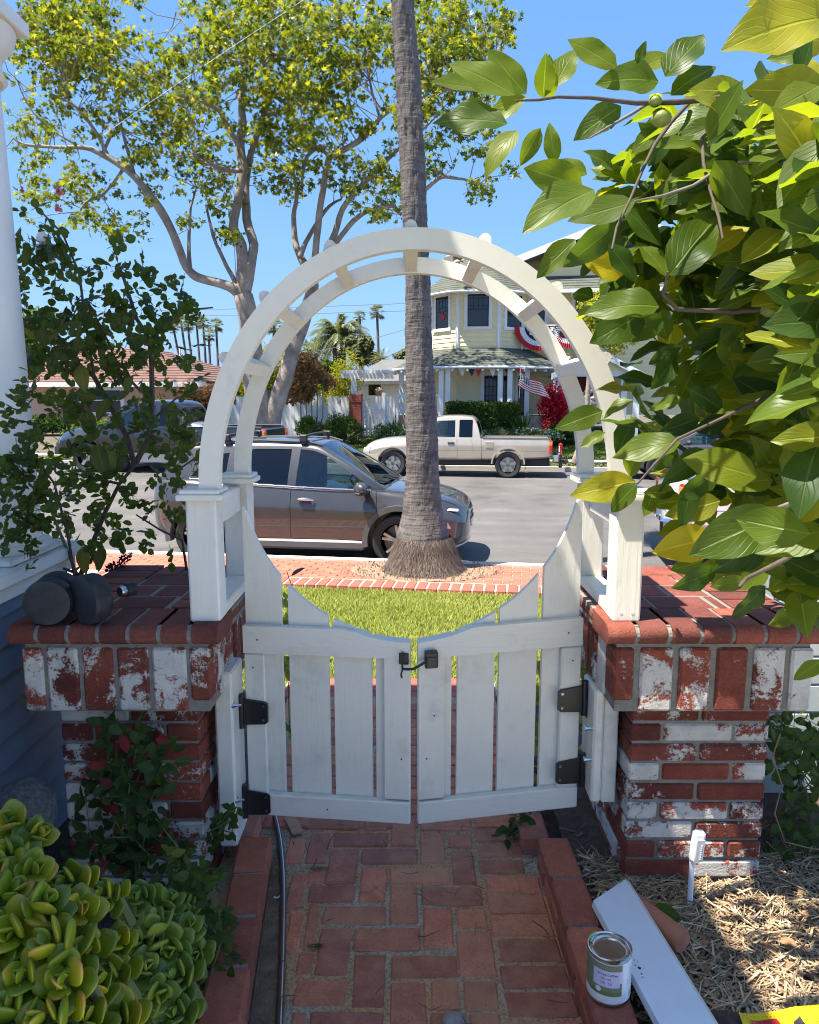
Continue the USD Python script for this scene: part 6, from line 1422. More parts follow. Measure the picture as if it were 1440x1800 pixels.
blobs = [(90, 290, 50, .3), (170, 330, 40, .3), (60, 350, 35, .25), (120, 330, 30, .3), (230, 390, 30, .25), (190, 380, 30, .3), (40, 230, 30, .4), (260, 300, 30, .3), (380, 330, 30, .4), (60, 60, 50, 1), (120, 40, 60, 1), (190, 25, 55, 1), (150, 100, 60, 1), (85, 130, 48, .8), (210, 110, 52, 1), (55, 200, 36, .6), (110, 205, 35, .6), (225, 175, 48, .9), (175, 220, 32, .5), (290, 190, 48, .9), (325, 150, 52, 1), (300, 255, 50, .9), (355, 230, 48, 1), (350, 300, 40, .8), (380, 110, 52, 1), (400, 45, 46, 1), (440, 100, 48, 1), (418, 170, 38, .9), (440, 30, 55, 1.1), (500, 40, 60, 1.2), (560, 45, 58, 1.1), (520, 110, 58, 1.3), (585, 115, 48, 1), (630, 60, 52, 1), (680, 50, 40, .8), (655, 130, 36, .6), (540, 180, 52, 1.1), (490, 175, 46, 1), (600, 200, 42, .8), (505, 240, 42, .8), (565, 250, 46, .8), (495, 290, 34, .8), (545, 310, 28, .5), (610, 300, 32, .7), (650, 330, 38, 1), (690, 310, 36, .9), (675, 375, 24, .6), (650, 260, 30, .5), (462, 300, 24, .6), (385, 350, 30, .5), (395, 400, 24, .4), (775, 45, 50, 1.4), (840, 45, 46, 1.4), (885, 45, 26, .8), (770, 110, 46, 1.4), (830, 115, 42, 1.2), (780, 180, 34, 1), (838, 170, 28, .7), (790, 250, 30, .5), (830, 262, 24, .4), (885, 303, 22, .5), (768, 290, 20, .5), (862, 220, 18, .3), (838, 330, 14, .4), (850, 345, 10, .3), (725, 60, 40, .9), (725, 130, 40, .9), (730, 230, 34, .8), (150, 350, 24, .25), (60, 290, 24, .25), (140, 385, 16, .4), (205, 405, 16, .4), (100, 60, 60, .8), (30, 110, 30, .5), (270, 340, 18, .2), (700, 200, 36, .7), (470, 240, 30, .7), (255, 60, 28, .35), (300, 100, 30, .5), (340, 385, 16, .3), (510, 335, 18, .4), (250, 280, 30, .5), (330, 20, 30, .35)]
r_ = np.random.default_rng(91); cs, ws_ = [], []
for bx_, by_, br_, dn in blobs:          # each blob is many small sprays of leaves
    for q in range(int(br_ ** 2 * .0155 * min(dn, 1.25)) + 4):
        a = r_.uniform(0, 2 * np.pi); rr_ = br_ * 1.25 * r_.uniform(0, 1) ** .6
        cs.append(PS(bx_ + rr_ * math.cos(a), by_ + rr_ * math.sin(a), SVP + np.clip(r_.normal() * 1.5, -3, 3)))
cs = np.array(cs); order = r_.permutation(len(cs))
part(sy, 'crown', foliage(cs, np.array([[.34, .34, .24]]).repeat(len(cs), 0) * r_.uniform(.6, 1.35, (len(cs), 1)), len(cs) * 13, .18, 97, 'lobed', up=.6, shell=.6), 'leaf_sycamore', kind='stuff')
tw = []
allsk = np.vstack(skel)
for c in cs[order[:520]]:
    d_ = np.linalg.norm(allsk - c, axis=1); a = allsk[d_.argmin()]
    if d_.min() < 3.2: m_ = (a + c) / 2 + r_.normal(size=3) * .12; tw.append(tube([a, m_, c, c + (c - m_) * .5], [.018, .013, .008, .004], 4))
part(sy, 'twigs', join(tw), 'trunk_sycamore', kind='stuff')

# far palms
def fan_palm(name, label, px, py, rpx, base_px, v0, seed, group=None):
    top_ = PS(px, py, v0); d = CT * top_[1] - ST * (top_[2] - CAMZ); R = rpx * d / FPX; b = P3((UZ(base_px, 700, v0)[0], v0), 0.)
    t = thing(name, label, 'palm tree', b, group=group)
    m_ = (b + top_) / 2 + SU * (px - base_px) * -.004
    part(t, 'trunk', tube([b, m_, top_], [.26, .17, .15], 8), 'palm_trunk_far', smooth=True)
    part(t, 'crown', join([fan_crown(top_, R * 1.25, 30, seed, 9, .04), fan_crown(top_ - [0, 0, R * .45], R * .9, 10, seed + 1, 7, .045)]), 'leaf_palm', kind='stuff')
for k, (px, py, rp, bp_, v0, lb) in enumerate([(632, 556, 11, 640, 90, 'shorter of the two fan palms right of the big date palm'), (663, 549, 14, 668, 92, 'taller fan palm with twin look right of the big date palm'), (482, 573, 17, 478, 80, 'fan palm seen between the two arches at left'), (500, 615, 13, 503, 95, 'low fan palm between the sycamore stems'), (541, 612, 15, 545, 85, 'fan palm just left of the big date palm'), (556, 605, 12, 562, 95, 'thin fan palm touching the left edge of the big date palm'), (532, 640, 12, 534, 90, 'short fan palm above the bronze tree'), (574, 628, 12, 577, 99, 'fan palm half hidden by the date palm trunk'), (304, 572, 13, 330, 100, 'leftmost leaning fan palm of the far cluster'), (318, 564, 13, 338, 104, 'second leaning fan palm of the far cluster'), (330, 572, 12, 345, 100, 'third fan palm of the far cluster'), (345, 562, 13, 356, 108, 'tallest fan palm in the middle of the far cluster'), (357, 568, 12, 366, 102, 'fan palm right of the tallest in the far cluster'), (367, 588, 12, 372, 98, 'short fan palm low in the far cluster'), (380, 572, 13, 386, 100, 'rightmost straight fan palm of the far cluster beside the arch'), (376, 655, 14, 377, 60, 'small bushy fan palm at the right end of the pink roof'), (95, 560, 14, 110, 95, 'fan palm behind the porch column')]):
    fan_palm('fan_palm', lb, px, py, rp, bp_, v0, 200 + k * 3, 'fan palms on the skyline')
def feather_crown(c, R, n, seed, droop=.9):
    r = np.random.default_rng(seed); out = []
    for k in range(n):
        az = r.uniform(0, 2 * np.pi); el = math.asin(r.uniform(-.35, 1)); d = np.array([math.cos(az), math.sin(az), 0]); L = R * r.uniform(.85, 1.1)
        s_ = np.linspace(0, 1, 9); pts = c + np.outer(L * s_ * math.cos(el) * (1 - .12 * s_), d) + np.outer(L * (s_ * math.sin(el) - droop * .55 * s_ ** 2.2), [0, 0, 1.])
        side = np.array([-d[1], d[0], 0])
        for i in range(1, 9):
            t_ = pts[min(i + 1, 8)] - pts[i - 1]; t_ /= np.linalg.norm(t_)
            for sg_ in (-1, 1):
                for h in (0, .5):
                    b = pts[i - 1] + (pts[i] - pts[i - 1]) * h; l = L * .21 * (1 - .6 * abs(s_[i] - .4)); e = b + side * sg_ * l * .55 + t_ * l * .8 - np.array([0, 0, l * .3]); w = t_ * L * .018
                    out.append(np.array([b - w, b + w, e]))
    v = np.vstack(out); return v, np.arange(len(v)).reshape(-1, 3)
V_ = 75.
dp_ = thing('date_palm', 'big bushy date palm with thick dark trunk on the skyline', 'palm tree', P3((UZ(597, 700, V_)[0], V_), 0))
c = PS(596, 592, V_); b = P3((UZ(598, 700, V_)[0], V_), 0.); part(dp_, 'trunk', jitter(tube([b, b * .4 + c * .6, c - [0, 0, .2]], [.55, .6, .75], 14), .12, 1.6), 'trunk_dark', smooth=True)
part(dp_, 'crown', feather_crown(c, 4.1, 170, 301), 'leaf_palm', kind='stuff')
sp_ = thing('date_palm', 'small feathery palm above the grey cottage roof', 'palm tree', P3((UZ(672, 700, 55)[0], 55), 0))
c = PS(672, 630, 55.); part(sp_, 'trunk', tube([c - [0, 0, 3.5], c], [.2, .18], 8), 'trunk_dark'); part(sp_, 'crown', feather_crown(c, 1.15, 40, 303, .5), 'leaf_palm', kind='stuff')
def far_tree(label, px, py, rx, ry, v0, n, mt, seed):
    c = PS(px, py, v0); d = CT * c[1] - ST * (c[2] - CAMZ); R = np.array([rx * d / FPX, rx * d / FPX * .8, ry * d / FPX]); r = np.random.default_rng(seed)
    t = thing('skyline_tree', label, 'tree', [c[0], c[1], 0]); cs = c + r.uniform(-.7, .7, (16, 3)) * R
    part(t, 'trunk', tube([[c[0], c[1], 0], c], [.3, .15], 7), 'trunk_dark'); part(t, 'crown', foliage(cs, np.tile(R * .45, (16, 1)), n, .012 * v0 * .62, seed + 1), mt, kind='stuff')
far_tree('grey green round tree between date palm and fan palms', 635, 618, 30, 26, 66, 3000, 'leaf_olive', 311)
far_tree('dark tree low behind the date palm', 570, 662, 26, 26, 62, 2500, 'leaf_dark', 313)
far_tree('dull green trees behind the pink house roof', 150, 640, 60, 40, 60, 3500, 'leaf_dark', 315)
far_tree('small tree above the left end of the pink roof', 40, 610, 50, 60, 58, 3500, 'leaf_green', 317)
far_tree('grey green tree behind the palm trunk and cottage', 735, 640, 40, 30, 70, 2500, 'leaf_olive', 319)
far_tree('leafy tree right of the yellow house behind the big leaves', 1290, 560, 130, 150, 45, 6000, 'leaf_green', 321)
far_tree('low tree at the right edge across the street', 1400, 720, 60, 60, 40, 3000, 'leaf_dark', 323)
for k, (a, b, v0, sag, lb) in enumerate([((-60, 548), (720, 533), 70, 4, 'upper overhead wire crossing the left sky'), ((-60, 556), (720, 546), 70, 4, 'lower overhead wire crossing the left sky'), ((560, 617), (740, 570), 70, 3, 'thin overhead wire rising behind the fan palms'), ((600, 660), (760, 590), 62, 2, 'low service wire left of the palm trunk'), ((180, 238), (580, -30), 22, -3, 'pale wire strung through the sycamore crown')]):
    q = np.linspace(0, 1, 9); single('overhead_wire', tube([PS(a[0] + (b[0] - a[0]) * t, a[1] + (b[1] - a[1]) * t + sag * 4 * t * (1 - t), v0) for t in q], .024 if v0 > 50 else .006, 4), 'wire' if v0 > 50 else 'trim_white', lb, 'wire')
# ================================================================ near planting
def broadleaf(name, dark, light, back, spot=.0):
    """big leaves: midrib and side veins from the leaf's own uv, light shining through"""
    mat(name, {'uv': ('texture_coordinate', {}), 'g': ('geometry', {}), 's': ('separate_xyz', {}), 'oi': ('object_info', {}), 'n': ('noise_texture', {'scale': 9., 'detail': 4.}),
        'sn': ('noise_texture', {'scale': 34., 'detail': 5., 'roughness': .7}), 'sr': ('map_range', {'from_min': .66, 'from_max': .74, 'to_min': 0., 'to_max': .75, 'clamp': True}), 'ms': ('mix', {'color2': (.085, .05, .015)}), 'rr': ('mix_float', {'fac': .5}), 'ar': ('map_range', {'from_min': .2, 'from_max': .8, 'clamp': True}), 'r': ('rgb_ramp', {'ramp': [(0., dark), (.6, light), (1., tuple(np.array(light) * [1.5, 1.25, .9]))]}),
        'ct': ('math', {'math_type': 'subtract', 'value2': .5}), 'ab': ('math', {'math_type': 'absolute'}), 'mid': ('map_range', {'from_min': .012, 'from_max': .035, 'to_min': 1., 'to_max': 0., 'clamp': True}),
        'ma': ('math', {'math_type': 'multiply_add', 'value2': -1.05}), 'mu': ('math', {'math_type': 'multiply', 'value2': 6.5}), 'fr': ('math', {'math_type': 'fraction'}), 'c5': ('math', {'math_type': 'subtract', 'value2': .5}), 'a5': ('math', {'math_type': 'absolute'}),
        'vein': ('map_range', {'from_min': .0, 'from_max': .10, 'to_min': .26, 'to_max': 0., 'clamp': True}), 'mx_': ('math', {'math_type': 'maximum'}), 'mv': ('mix', {'color2': tuple(np.clip(np.array(light) * 1.7 + .03, 0, 1))}), 'vf': ('math', {'math_type': 'multiply', 'value2': .55}),
        'b': ('bump', {'strength': .5, 'distance': .004, 'invert': True}), 'tc': ('mix', {'mix_type': 'multiply', 'fac': 1., 'color2': back}),
        'p': ('principled_bsdf', {'roughness': .40, 'specular_ior_level': .28}), 't': ('translucent_bsdf', {}), 'm': ('mix_closure', {'fac': .5})},
        [('uv.UV', 's.vector'), ('g.position', 'n.vector'), ('oi.random', 'rr.a'), ('n.fac', 'rr.b'), ('rr.result', 'ar.value'), ('ar.result', 'r.fac'), ('s.y', 'ct.value1'), ('ct.value', 'ab.value1'), ('ab.value', 'mid.value'),
         ('ab.value', 'ma.value1'), ('s.x', 'ma.value3'), ('ma.value', 'mu.value1'), ('mu.value', 'fr.value1'), ('fr.value', 'c5.value1'), ('c5.value', 'a5.value1'), ('a5.value', 'vein.value'), ('mid.result', 'mx_.value1'), ('vein.result', 'mx_.value2'),
         ('mx_.value', 'vf.value1'), ('vf.value', 'mv.fac'), ('g.position', 'sn.vector'), ('sn.fac', 'sr.value'), ('r.color', 'ms.color1'), ('sr.result', 'ms.fac'), ('ms.color', 'mv.color1'), ('mv.color', 'p.base_color'), ('mx_.value', 'b.height'), ('b.normal', 'p.normal'), ('mv.color', 'tc.color1'), ('tc.color', 't.color'), ('p.BSDF', 'm.closure1'), ('t.BSDF', 'm.closure2')], surface='m.closure')
broadleaf('leaf_persimmon', (.038, .075, .007), (.10, .145, .013), (3.2, 2.75, .75))
broadleaf('leaf_persimmon_yellow', (.15, .18, .012), (.27, .27, .02), (2.4, 2.0, .6))  # yellower copy: glow of sun through a leaf put into its colour
broadleaf('leaf_persimmon_dark', (.016, .04, .006), (.036, .075, .010), (3., 2.6, .9))  # darker copy: shade among the leaves put into the colour
broadleaf('leaf_rose', (.016, .034, .009), (.036, .066, .016), (2.4, 2.2, .9))
broadleaf('leaf_rose_pale', (.06, .085, .02), (.12, .15, .045), (1.8, 1.6, .9))
broadleaf('leaf_vine', (.022, .048, .014), (.046, .085, .022), (2., 2., 1.))
broadleaf('leaf_red', (.07, .010, .012), (.14, .02, .022), (1.6, 1., .9))
broadleaf('leaf_variegated', (.06, .10, .02), (.20, .24, .06), (1.6, 1.6, .9))
plain('bark_brown', (.075, .055, .04), .85, var=.4, scale=16, bump=.4, bscale=80, bdist=.004)
plain('bark_grey', (.16, .135, .115), .85, var=.4, scale=16, bump=.4, bscale=80, bdist=.004)
plain('cane_green', (.09, .11, .035), .6, var=.3, scale=12)
plain('persimmon_green', (.17, .21, .035), .4, var=.2, scale=18)
_nl = {}
def leaf(base, tip, width=.5, face=(0, -.5, 1.), fold=.25, curl=.18, wave=.06, nu=7, seed=0, shape='ovate'):
    """one leaf from base to tip; returns (v, f), uv"""
    base, tip = np.array(base, float), np.array(tip, float); ax = tip - base; L = np.linalg.norm(ax); ax = ax / L
    n = np.array(face, float); n = n - ax * (n @ ax); nl = np.linalg.norm(n)
    n = n / nl if nl > 1e-6 else np.array([0, 0, 1.]); s = np.cross(n, ax)
    t = np.linspace(0, 1, nu)
    if shape == 'ovate': w = np.sin(np.pi * t ** .82) ** .8 * (1 - .12 * t); w[0] = .03; w[-1] = 0.
    elif shape == 'round': w = np.sin(np.pi * t ** .9) ** .62; w[0] = .05; w[-1] = 0.
    else: w = np.sin(np.pi * t) ** 1.1; w[-1] = 0.
    w = w * width * L / 2
    c = np.array([-1, -.55, 0, .55, 1.]) if nu > 5 else np.array([-1, 0, 1.])
    T, C = np.meshgrid(t, c, indexing='ij'); W = np.repeat(w[:, None], len(c), 1)
    z = fold * np.abs(C) * W - curl * L * (T - .35) ** 2 + wave * W * np.sin(T * 11 + seed * 1.7) * np.abs(C) * np.sign(C + .01)
    v = base + (T * L)[..., None] * ax + (C * W)[..., None] * s + z[..., None] * n
    m = len(c); i, j = np.meshgrid(np.arange(nu - 1), np.arange(m - 1), indexing='ij'); a = (i * m + j).ravel(); q = np.stack([a, a + m, a + m + 1, a + 1], 1)
    return vf((v.reshape(-1, 3), q)), np.stack([T.ravel(), C.ravel() * .5 + .5], 1)
def leaf_bulk(leaves):
    ms = join([l[0] for l in leaves]); return ms, np.vstack([l[1] for l in leaves])

# ---- persimmon on the right
pe = thing('persimmon_tree', 'persimmon tree with large glossy leaves and green fruit leaning in from the right', 'tree', (1.75, 1.7, 0))
R = np.random.default_rng(400)
TR = [(905, 165, 790, 104), (925, 165, 857, 85), (870, 162, 757, 140), (892, 214, 758, 206), (925, 170, 850, 213), (908, 226, 850, 304), (950, 225, 914, 292), (955, 172, 960, 92), (963, 177, 966, 96), (975, 152, 1012, 80), (1085, 117, 998, 67), (1085, 122, 1015, 93), (1160, 140, 1052, 137), (1120, 112, 1136, 71), (1125, 120, 1180, 94), (1170, 134, 1238, 57), (1180, 165, 1263, 108),
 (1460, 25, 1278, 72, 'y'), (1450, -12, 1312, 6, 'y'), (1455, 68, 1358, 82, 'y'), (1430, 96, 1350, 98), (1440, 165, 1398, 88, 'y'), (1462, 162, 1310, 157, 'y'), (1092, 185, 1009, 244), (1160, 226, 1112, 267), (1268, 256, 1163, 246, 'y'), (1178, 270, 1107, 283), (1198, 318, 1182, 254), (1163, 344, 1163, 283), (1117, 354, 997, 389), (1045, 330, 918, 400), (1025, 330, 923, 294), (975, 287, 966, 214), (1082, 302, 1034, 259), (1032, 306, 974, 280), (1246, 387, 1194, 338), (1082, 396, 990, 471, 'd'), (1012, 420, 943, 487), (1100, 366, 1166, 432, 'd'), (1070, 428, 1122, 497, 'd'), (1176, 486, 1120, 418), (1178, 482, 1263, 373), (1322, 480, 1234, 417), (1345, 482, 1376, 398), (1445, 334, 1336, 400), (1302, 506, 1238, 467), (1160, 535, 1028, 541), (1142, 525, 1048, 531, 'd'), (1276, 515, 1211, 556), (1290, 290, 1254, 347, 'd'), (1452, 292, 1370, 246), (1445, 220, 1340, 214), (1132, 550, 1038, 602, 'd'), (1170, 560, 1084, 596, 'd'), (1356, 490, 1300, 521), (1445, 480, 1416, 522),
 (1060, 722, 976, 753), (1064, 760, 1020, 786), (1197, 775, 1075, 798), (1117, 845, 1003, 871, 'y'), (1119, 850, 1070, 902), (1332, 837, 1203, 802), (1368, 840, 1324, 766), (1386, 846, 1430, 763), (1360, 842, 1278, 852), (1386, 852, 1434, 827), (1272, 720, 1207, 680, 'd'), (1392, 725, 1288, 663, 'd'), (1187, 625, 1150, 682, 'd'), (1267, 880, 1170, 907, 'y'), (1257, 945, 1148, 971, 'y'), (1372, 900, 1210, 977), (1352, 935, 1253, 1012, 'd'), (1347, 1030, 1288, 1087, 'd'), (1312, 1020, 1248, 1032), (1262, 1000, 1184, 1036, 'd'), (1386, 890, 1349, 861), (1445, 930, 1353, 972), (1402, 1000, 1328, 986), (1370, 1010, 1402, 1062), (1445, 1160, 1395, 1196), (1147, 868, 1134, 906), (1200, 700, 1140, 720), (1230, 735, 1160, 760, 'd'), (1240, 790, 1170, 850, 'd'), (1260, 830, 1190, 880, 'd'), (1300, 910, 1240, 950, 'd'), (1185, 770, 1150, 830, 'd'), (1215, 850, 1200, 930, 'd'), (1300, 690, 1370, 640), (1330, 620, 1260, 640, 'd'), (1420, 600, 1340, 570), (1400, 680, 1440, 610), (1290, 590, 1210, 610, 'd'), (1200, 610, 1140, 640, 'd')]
twig_ends = []
for k, q in enumerate(TR):
    bx0, by0, tx, ty = q[:4]; kind = q[4] if len(q) > 4 else ''
    Lp = math.hypot(tx - bx0, ty - by0); Y = np.clip(.158 * FPX / max(Lp, 95), 1.36, 1.8) + R.uniform(-.06, .06)
    if by0 > 560: Y = max(Y, 1.3)
    b, t = P(bx0, by0, Y), P(tx, ty, Y + R.uniform(-.05, .05))
    face = np.array([R.uniform(-.45, .25), -1., R.uniform(.0, .75)])
    if kind == 'd': face = np.array([R.uniform(-.2, .4), -1., R.uniform(-.1, .3)])
    l = leaf(b, t, R.uniform(.47, .60), face, R.uniform(.1, .3), R.uniform(.02, .38), R.uniform(.08, .26), 9, k)
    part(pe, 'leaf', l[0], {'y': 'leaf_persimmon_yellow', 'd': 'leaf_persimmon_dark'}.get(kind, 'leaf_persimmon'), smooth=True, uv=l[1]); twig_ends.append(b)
# the mass of foliage behind
bulk, cnt = [], 0
def inside(px, py):
    left = np.interp(py, [150, 200, 300, 380, 420, 480, 560, 640, 740, 800, 880, 960, 1020, 1080], [1310, 1190, 1100, 1080, 1060, 1035, 1035, 1085, 1095, 1120, 1180, 1220, 1200, 1270])
    return px > left
while cnt < 1100:
    px, py = R.uniform(1040, 1540), R.uniform(150, 1075)
    if not inside(px, py): continue
    dpt = R.uniform(1.45, 2.1) if px < 1300 else R.uniform(1.42, 2.4) if px < 1420 else R.uniform(1.15, 2.3)
    if py > 1000: dpt = R.uniform(1.4, 2.0)
    b = P(px, py, dpt); d = R.normal(size=3) * [1, .7, .6] + [-.5, 0, -.25]; d /= np.linalg.norm(d); L = R.uniform(.085, .14)
    face = np.array([R.uniform(-.6, .4), R.uniform(-1., .1), R.uniform(.1, .9)])
    mid_ = b + d * L / 2; t1 = (mid_[1] - 2.2) / SUN[1]; h1 = mid_ - SUN * abs(t1) if mid_[1] < 2.2 else mid_; g1 = mid_ - SUN * (mid_[2] / SUN[2])
    if mid_[1] < 2.2 and h1[0] < .75 and .35 < h1[2] < .98 and h1[0] > .5: continue
    if .86 < g1[0] < 1.36 and 1.55 < g1[1] < 2.22: continue
    if (b + d * L)[2] < .98 and (b + d * L)[1] > 2.1: continue
    l = leaf(b, b + d * L, R.uniform(.5, .64), face, R.uniform(.1, .35), R.uniform(.0, .4), R.uniform(.06, .24), 7, cnt); cnt += 1
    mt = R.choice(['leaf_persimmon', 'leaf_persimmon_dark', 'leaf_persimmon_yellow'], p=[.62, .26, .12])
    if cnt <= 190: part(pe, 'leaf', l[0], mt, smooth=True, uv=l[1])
    else: bulk.append((l, mt))
for mt in ('leaf_persimmon', 'leaf_persimmon_dark', 'leaf_persimmon_yellow'):
    bl = [l for l, m_ in bulk if m_ == mt]; ms, uv_ = leaf_bulk(bl); part(pe, 'leaf_mass', ms, mt, smooth=True, uv=uv_, kind='stuff')
trunk = np.array([[1.75, 1.7, -.1], [1.72, 1.72, .6], [1.62, 1.7, 1.2], [1.58, 1.66, 1.8], [1.5, 1.6, 2.5]])
part(pe, 'trunk', tube(trunk, [.075, .065, .058, .05, .035], 12), 'bark_grey', smooth=True)
for pts, w0, w1, mt in [([(1560, 120), (1440, 142), (1385, 155), (1310, 164), (1230, 176), (1190, 179), (1120, 180), (1040, 172), (980, 171), (945, 171), (905, 176)], .0085, .0018, 'bark_brown'), ([(1140, 180), (1110, 200), (1070, 222), (1036, 241)], .0042, .0015, 'bark_grey'), ([(1208, 182), (1180, 215), (1150, 255), (1130, 300), (1108, 350), (1085, 400), (1075, 440)], .0045, .002, 'bark_brown'), ([(1560, 150), (1400, 185), (1340, 225), (1300, 262), (1262, 300), (1218, 325), (1165, 346), (1115, 356)], .0065, .002, 'bark_grey'), ([(1282, 168), (1262, 210), (1232, 245), (1236, 290), (1248, 330), (1262, 380), (1272, 420)], .0045, .002, 'bark_brown'), ([(1560, 250), (1390, 262), (1345, 290), (1300, 285)], .006, .003, 'bark_grey'),
                         ([(1580, 470), (1440, 482), (1390, 495), (1330, 492)], .006, .003, 'bark_brown'), ([(1580, 560), (1400, 540), (1290, 545), (1190, 545), (1165, 520), (1172, 480)], .0065, .002, 'bark_brown'), ([(1580, 620), (1440, 650), (1370, 690), (1310, 715), (1270, 735), (1190, 770), (1120, 850)], .007, .002, 'bark_brown'), ([(1580, 860), (1440, 868), (1395, 885), (1368, 896)], .007, .005, 'bark_grey'), ([(1590, 900), (1440, 940), (1380, 985), (1310, 1020), (1300, 1030)], .008, .003, 'bark_brown')]:
    Ys = np.linspace(1.62, 1.42, len(pts)); pp = np.array([P(x, y, yy) for (x, y), yy in zip(pts, Ys)])
    pp[0] = trunk[np.abs(trunk[:, 2] - np.clip(pp[0][2], .7, 2.5)).argmin()] if pp[0][0] > 1.2 else pp[0]
    part(pe, 'branch', jitter(tube(pp, np.linspace(w0, w1, len(pts)), 8), .006, 17), mt, smooth=True)
for px, py, r in [(1163, 208, .0165), (1293, 279, .0155), (1303, 345, .013), (1380, 538, .0165), (1400, 645, .015), (1354, 545, .015), (1152, 178, .011)]:
    c = P(px, py, 1.5); t_ = np.linspace(0, math.pi, 9)
    fp_ = part(pe, 'fruit', lathe([(r * 1.12 * math.sin(a) + 1e-4, -r * .92 * math.cos(a)) for a in t_], 16, c), 'persimmon_green', smooth=True)
    for k in range(4):
        a = k * math.pi / 2 + .4; l = leaf(c + [0, 0, r * .9], c + [math.cos(a) * r * 1.5, math.sin(a) * r * 1.5, r * .75], .8, (0, 0, 1), nu=5); part(pe, 'calyx', l[0], 'leaf_persimmon', uv=l[1], parent=fp_)

# ---- climbing rose on the left
ro = thing('rose_bush', 'dark leaved climbing rose between porch column and arch, seen against the street', 'rose', (-.95, 2.95, 0))
R = np.random.default_rng(500)
canes = [[(135, 1050), (140, 1015), (165, 950), (185, 900), (210, 850), (237, 818)], [(237, 818), (222, 765), (195, 715), (165, 660), (130, 635), (110, 600), (80, 570)], [(237, 818), (262, 770), (268, 700), (266, 640), (263, 595), (240, 560), (228, 520), (215, 480)], [(237, 818), (275, 815), (320, 822), (350, 800)], [(140, 1020), (90, 900), (40, 790), (5, 755)], [(135, 1040), (120, 940), (95, 850), (60, 800), (30, 820)], [(263, 600), (300, 560), (330, 545), (375, 540)], [(165, 660), (150, 560), (140, 480), (110, 410), (70, 370)], [(140, 1010), (60, 980), (20, 950), (-20, 960)], [(80, 570), (40, 560), (0, 570)], [(330, 1010), (320, 950), (280, 930), (240, 905)], [(210, 850), (160, 840), (90, 880), (30, 880)], [(222, 765), (260, 745), (310, 700), (345, 690)], [(250, 690), (210, 650), (190, 600), (160, 540)]]
for k, c in enumerate(canes):
    Y = 2.95 if k not in (4, 5, 8) else 2.75; pp = np.array([P(x, y, Y + R.uniform(-.05, .05)) for x, y in c]); w = .012 if k < 3 else .006
    part(ro, 'cane', jitter(tube(pp, np.linspace(w, w * .5, len(pp)), 7), .004, 9, k), 'cane_green' if k in (4,) else 'bark_brown', smooth=True)
    th = []
    for q in range(len(pp) * 4):
        i = R.integers(0, len(pp) - 1); p = pp[i] + (pp[i + 1] - pp[i]) * R.uniform(0, 1); d = R.normal(size=3); d /= np.linalg.norm(d); e = p + d * .022 + [0, 0, -.004]; s_ = np.cross(d, [0, 0, 1.]) * .004
        th.append((np.array([p - s_, p + s_, e]), np.array([[0, 1, 2]])))
    part(ro, 'thorns', join(th), 'bark_brown', kind='stuff')
RB = [(40, 770, 34), (25, 710, 30), (55, 900, 34), (20, 930, 32), (70, 820, 30), (60, 420, 28), (85, 470, 34), (110, 530, 36), (180, 470, 32), (235, 470, 32), (285, 490, 34), (325, 520, 30), (345, 548, 22), (150, 560, 40), (205, 550, 38), (245, 580, 36), (60, 570, 36), (25, 600, 34), (100, 620, 38), (150, 650, 40), (85, 700, 36), (285, 610, 34), (320, 620, 26), (250, 650, 34), (300, 700, 36), (335, 745, 24), (300, 780, 36), (250, 800, 36), (330, 840, 26), (285, 860, 34), (205, 855, 36), (150, 820, 38), (100, 840, 40), (55, 800, 36), (115, 750, 38), (185, 720, 32), (50, 880, 38), (115, 920, 38), (300, 930, 26), (250, 920, 32), (180, 935, 32), (35, 940, 30), (60, 1000, 26), (20, 850, 30), (200, 800, 34), (340, 690, 18), (60, 500, 24), (30, 530, 24), (190, 620, 36), (230, 720, 30), (130, 470, 24), (60, 380, 16), (345, 790, 22), (150, 980, 26), (90, 640, 34), (220, 510, 30), (170, 600, 36), (290, 560, 30)]
cnt, bulk = 0, []
wts = np.array([b[2] ** 2 for b in RB], float); wts /= wts.sum()
for k in range(520):
    bx_, by_, br_ = RB[R.choice(len(RB), p=wts)]; a = R.uniform(0, 2 * np.pi); q = br_ * math.sqrt(R.uniform()) * 1.15
    Y = R.uniform(2.72, 3.2) if bx_ + q * math.cos(a) > 92 or by_ < 690 else R.uniform(2.34, 2.46); o = P(bx_ + q * math.cos(a), by_ + q * math.sin(a), Y)
    d = R.normal(size=3) * [1, .5, .7]; d /= np.linalg.norm(d); side = np.cross(d, R.normal(size=3)); side /= np.linalg.norm(side); nr = np.cross(side, d) + [0, -.5, .6]; Ls = R.uniform(.026, .042) * (1. if Y > 2.5 else .8)
    ln = R.choice([3, 5, 5, 7]); rach = [o, o + d * Ls * (.6 + .55 * (ln - 1) / 2)]
    for j in range(ln):
        if j == ln - 1: b0, dd = rach[1], d
        else: b0 = o + d * Ls * (.5 + .55 * (j // 2)); dd = side * (1 if j % 2 else -1) * .9 + d * .45; dd = dd / np.linalg.norm(dd)
        l = leaf(b0, b0 + dd * Ls, R.uniform(.68, .86), nr + R.normal(size=3) * .35, .15, .2, .05, 6, j, 'round')
        cnt += 1
        if cnt <= 300: part(ro, 'leaf', l[0], 'leaf_rose', smooth=True, uv=l[1])
        else: bulk.append(l)
    bulk.append(((tube(rach, .0012, 3)), np.zeros((len(tube(rach, .0012, 3)[0]), 2))))
ms, uv_ = leaf_bulk(bulk); part(ro, 'leaf_mass', ms, 'leaf_rose', smooth=True, uv=uv_, kind='stuff')
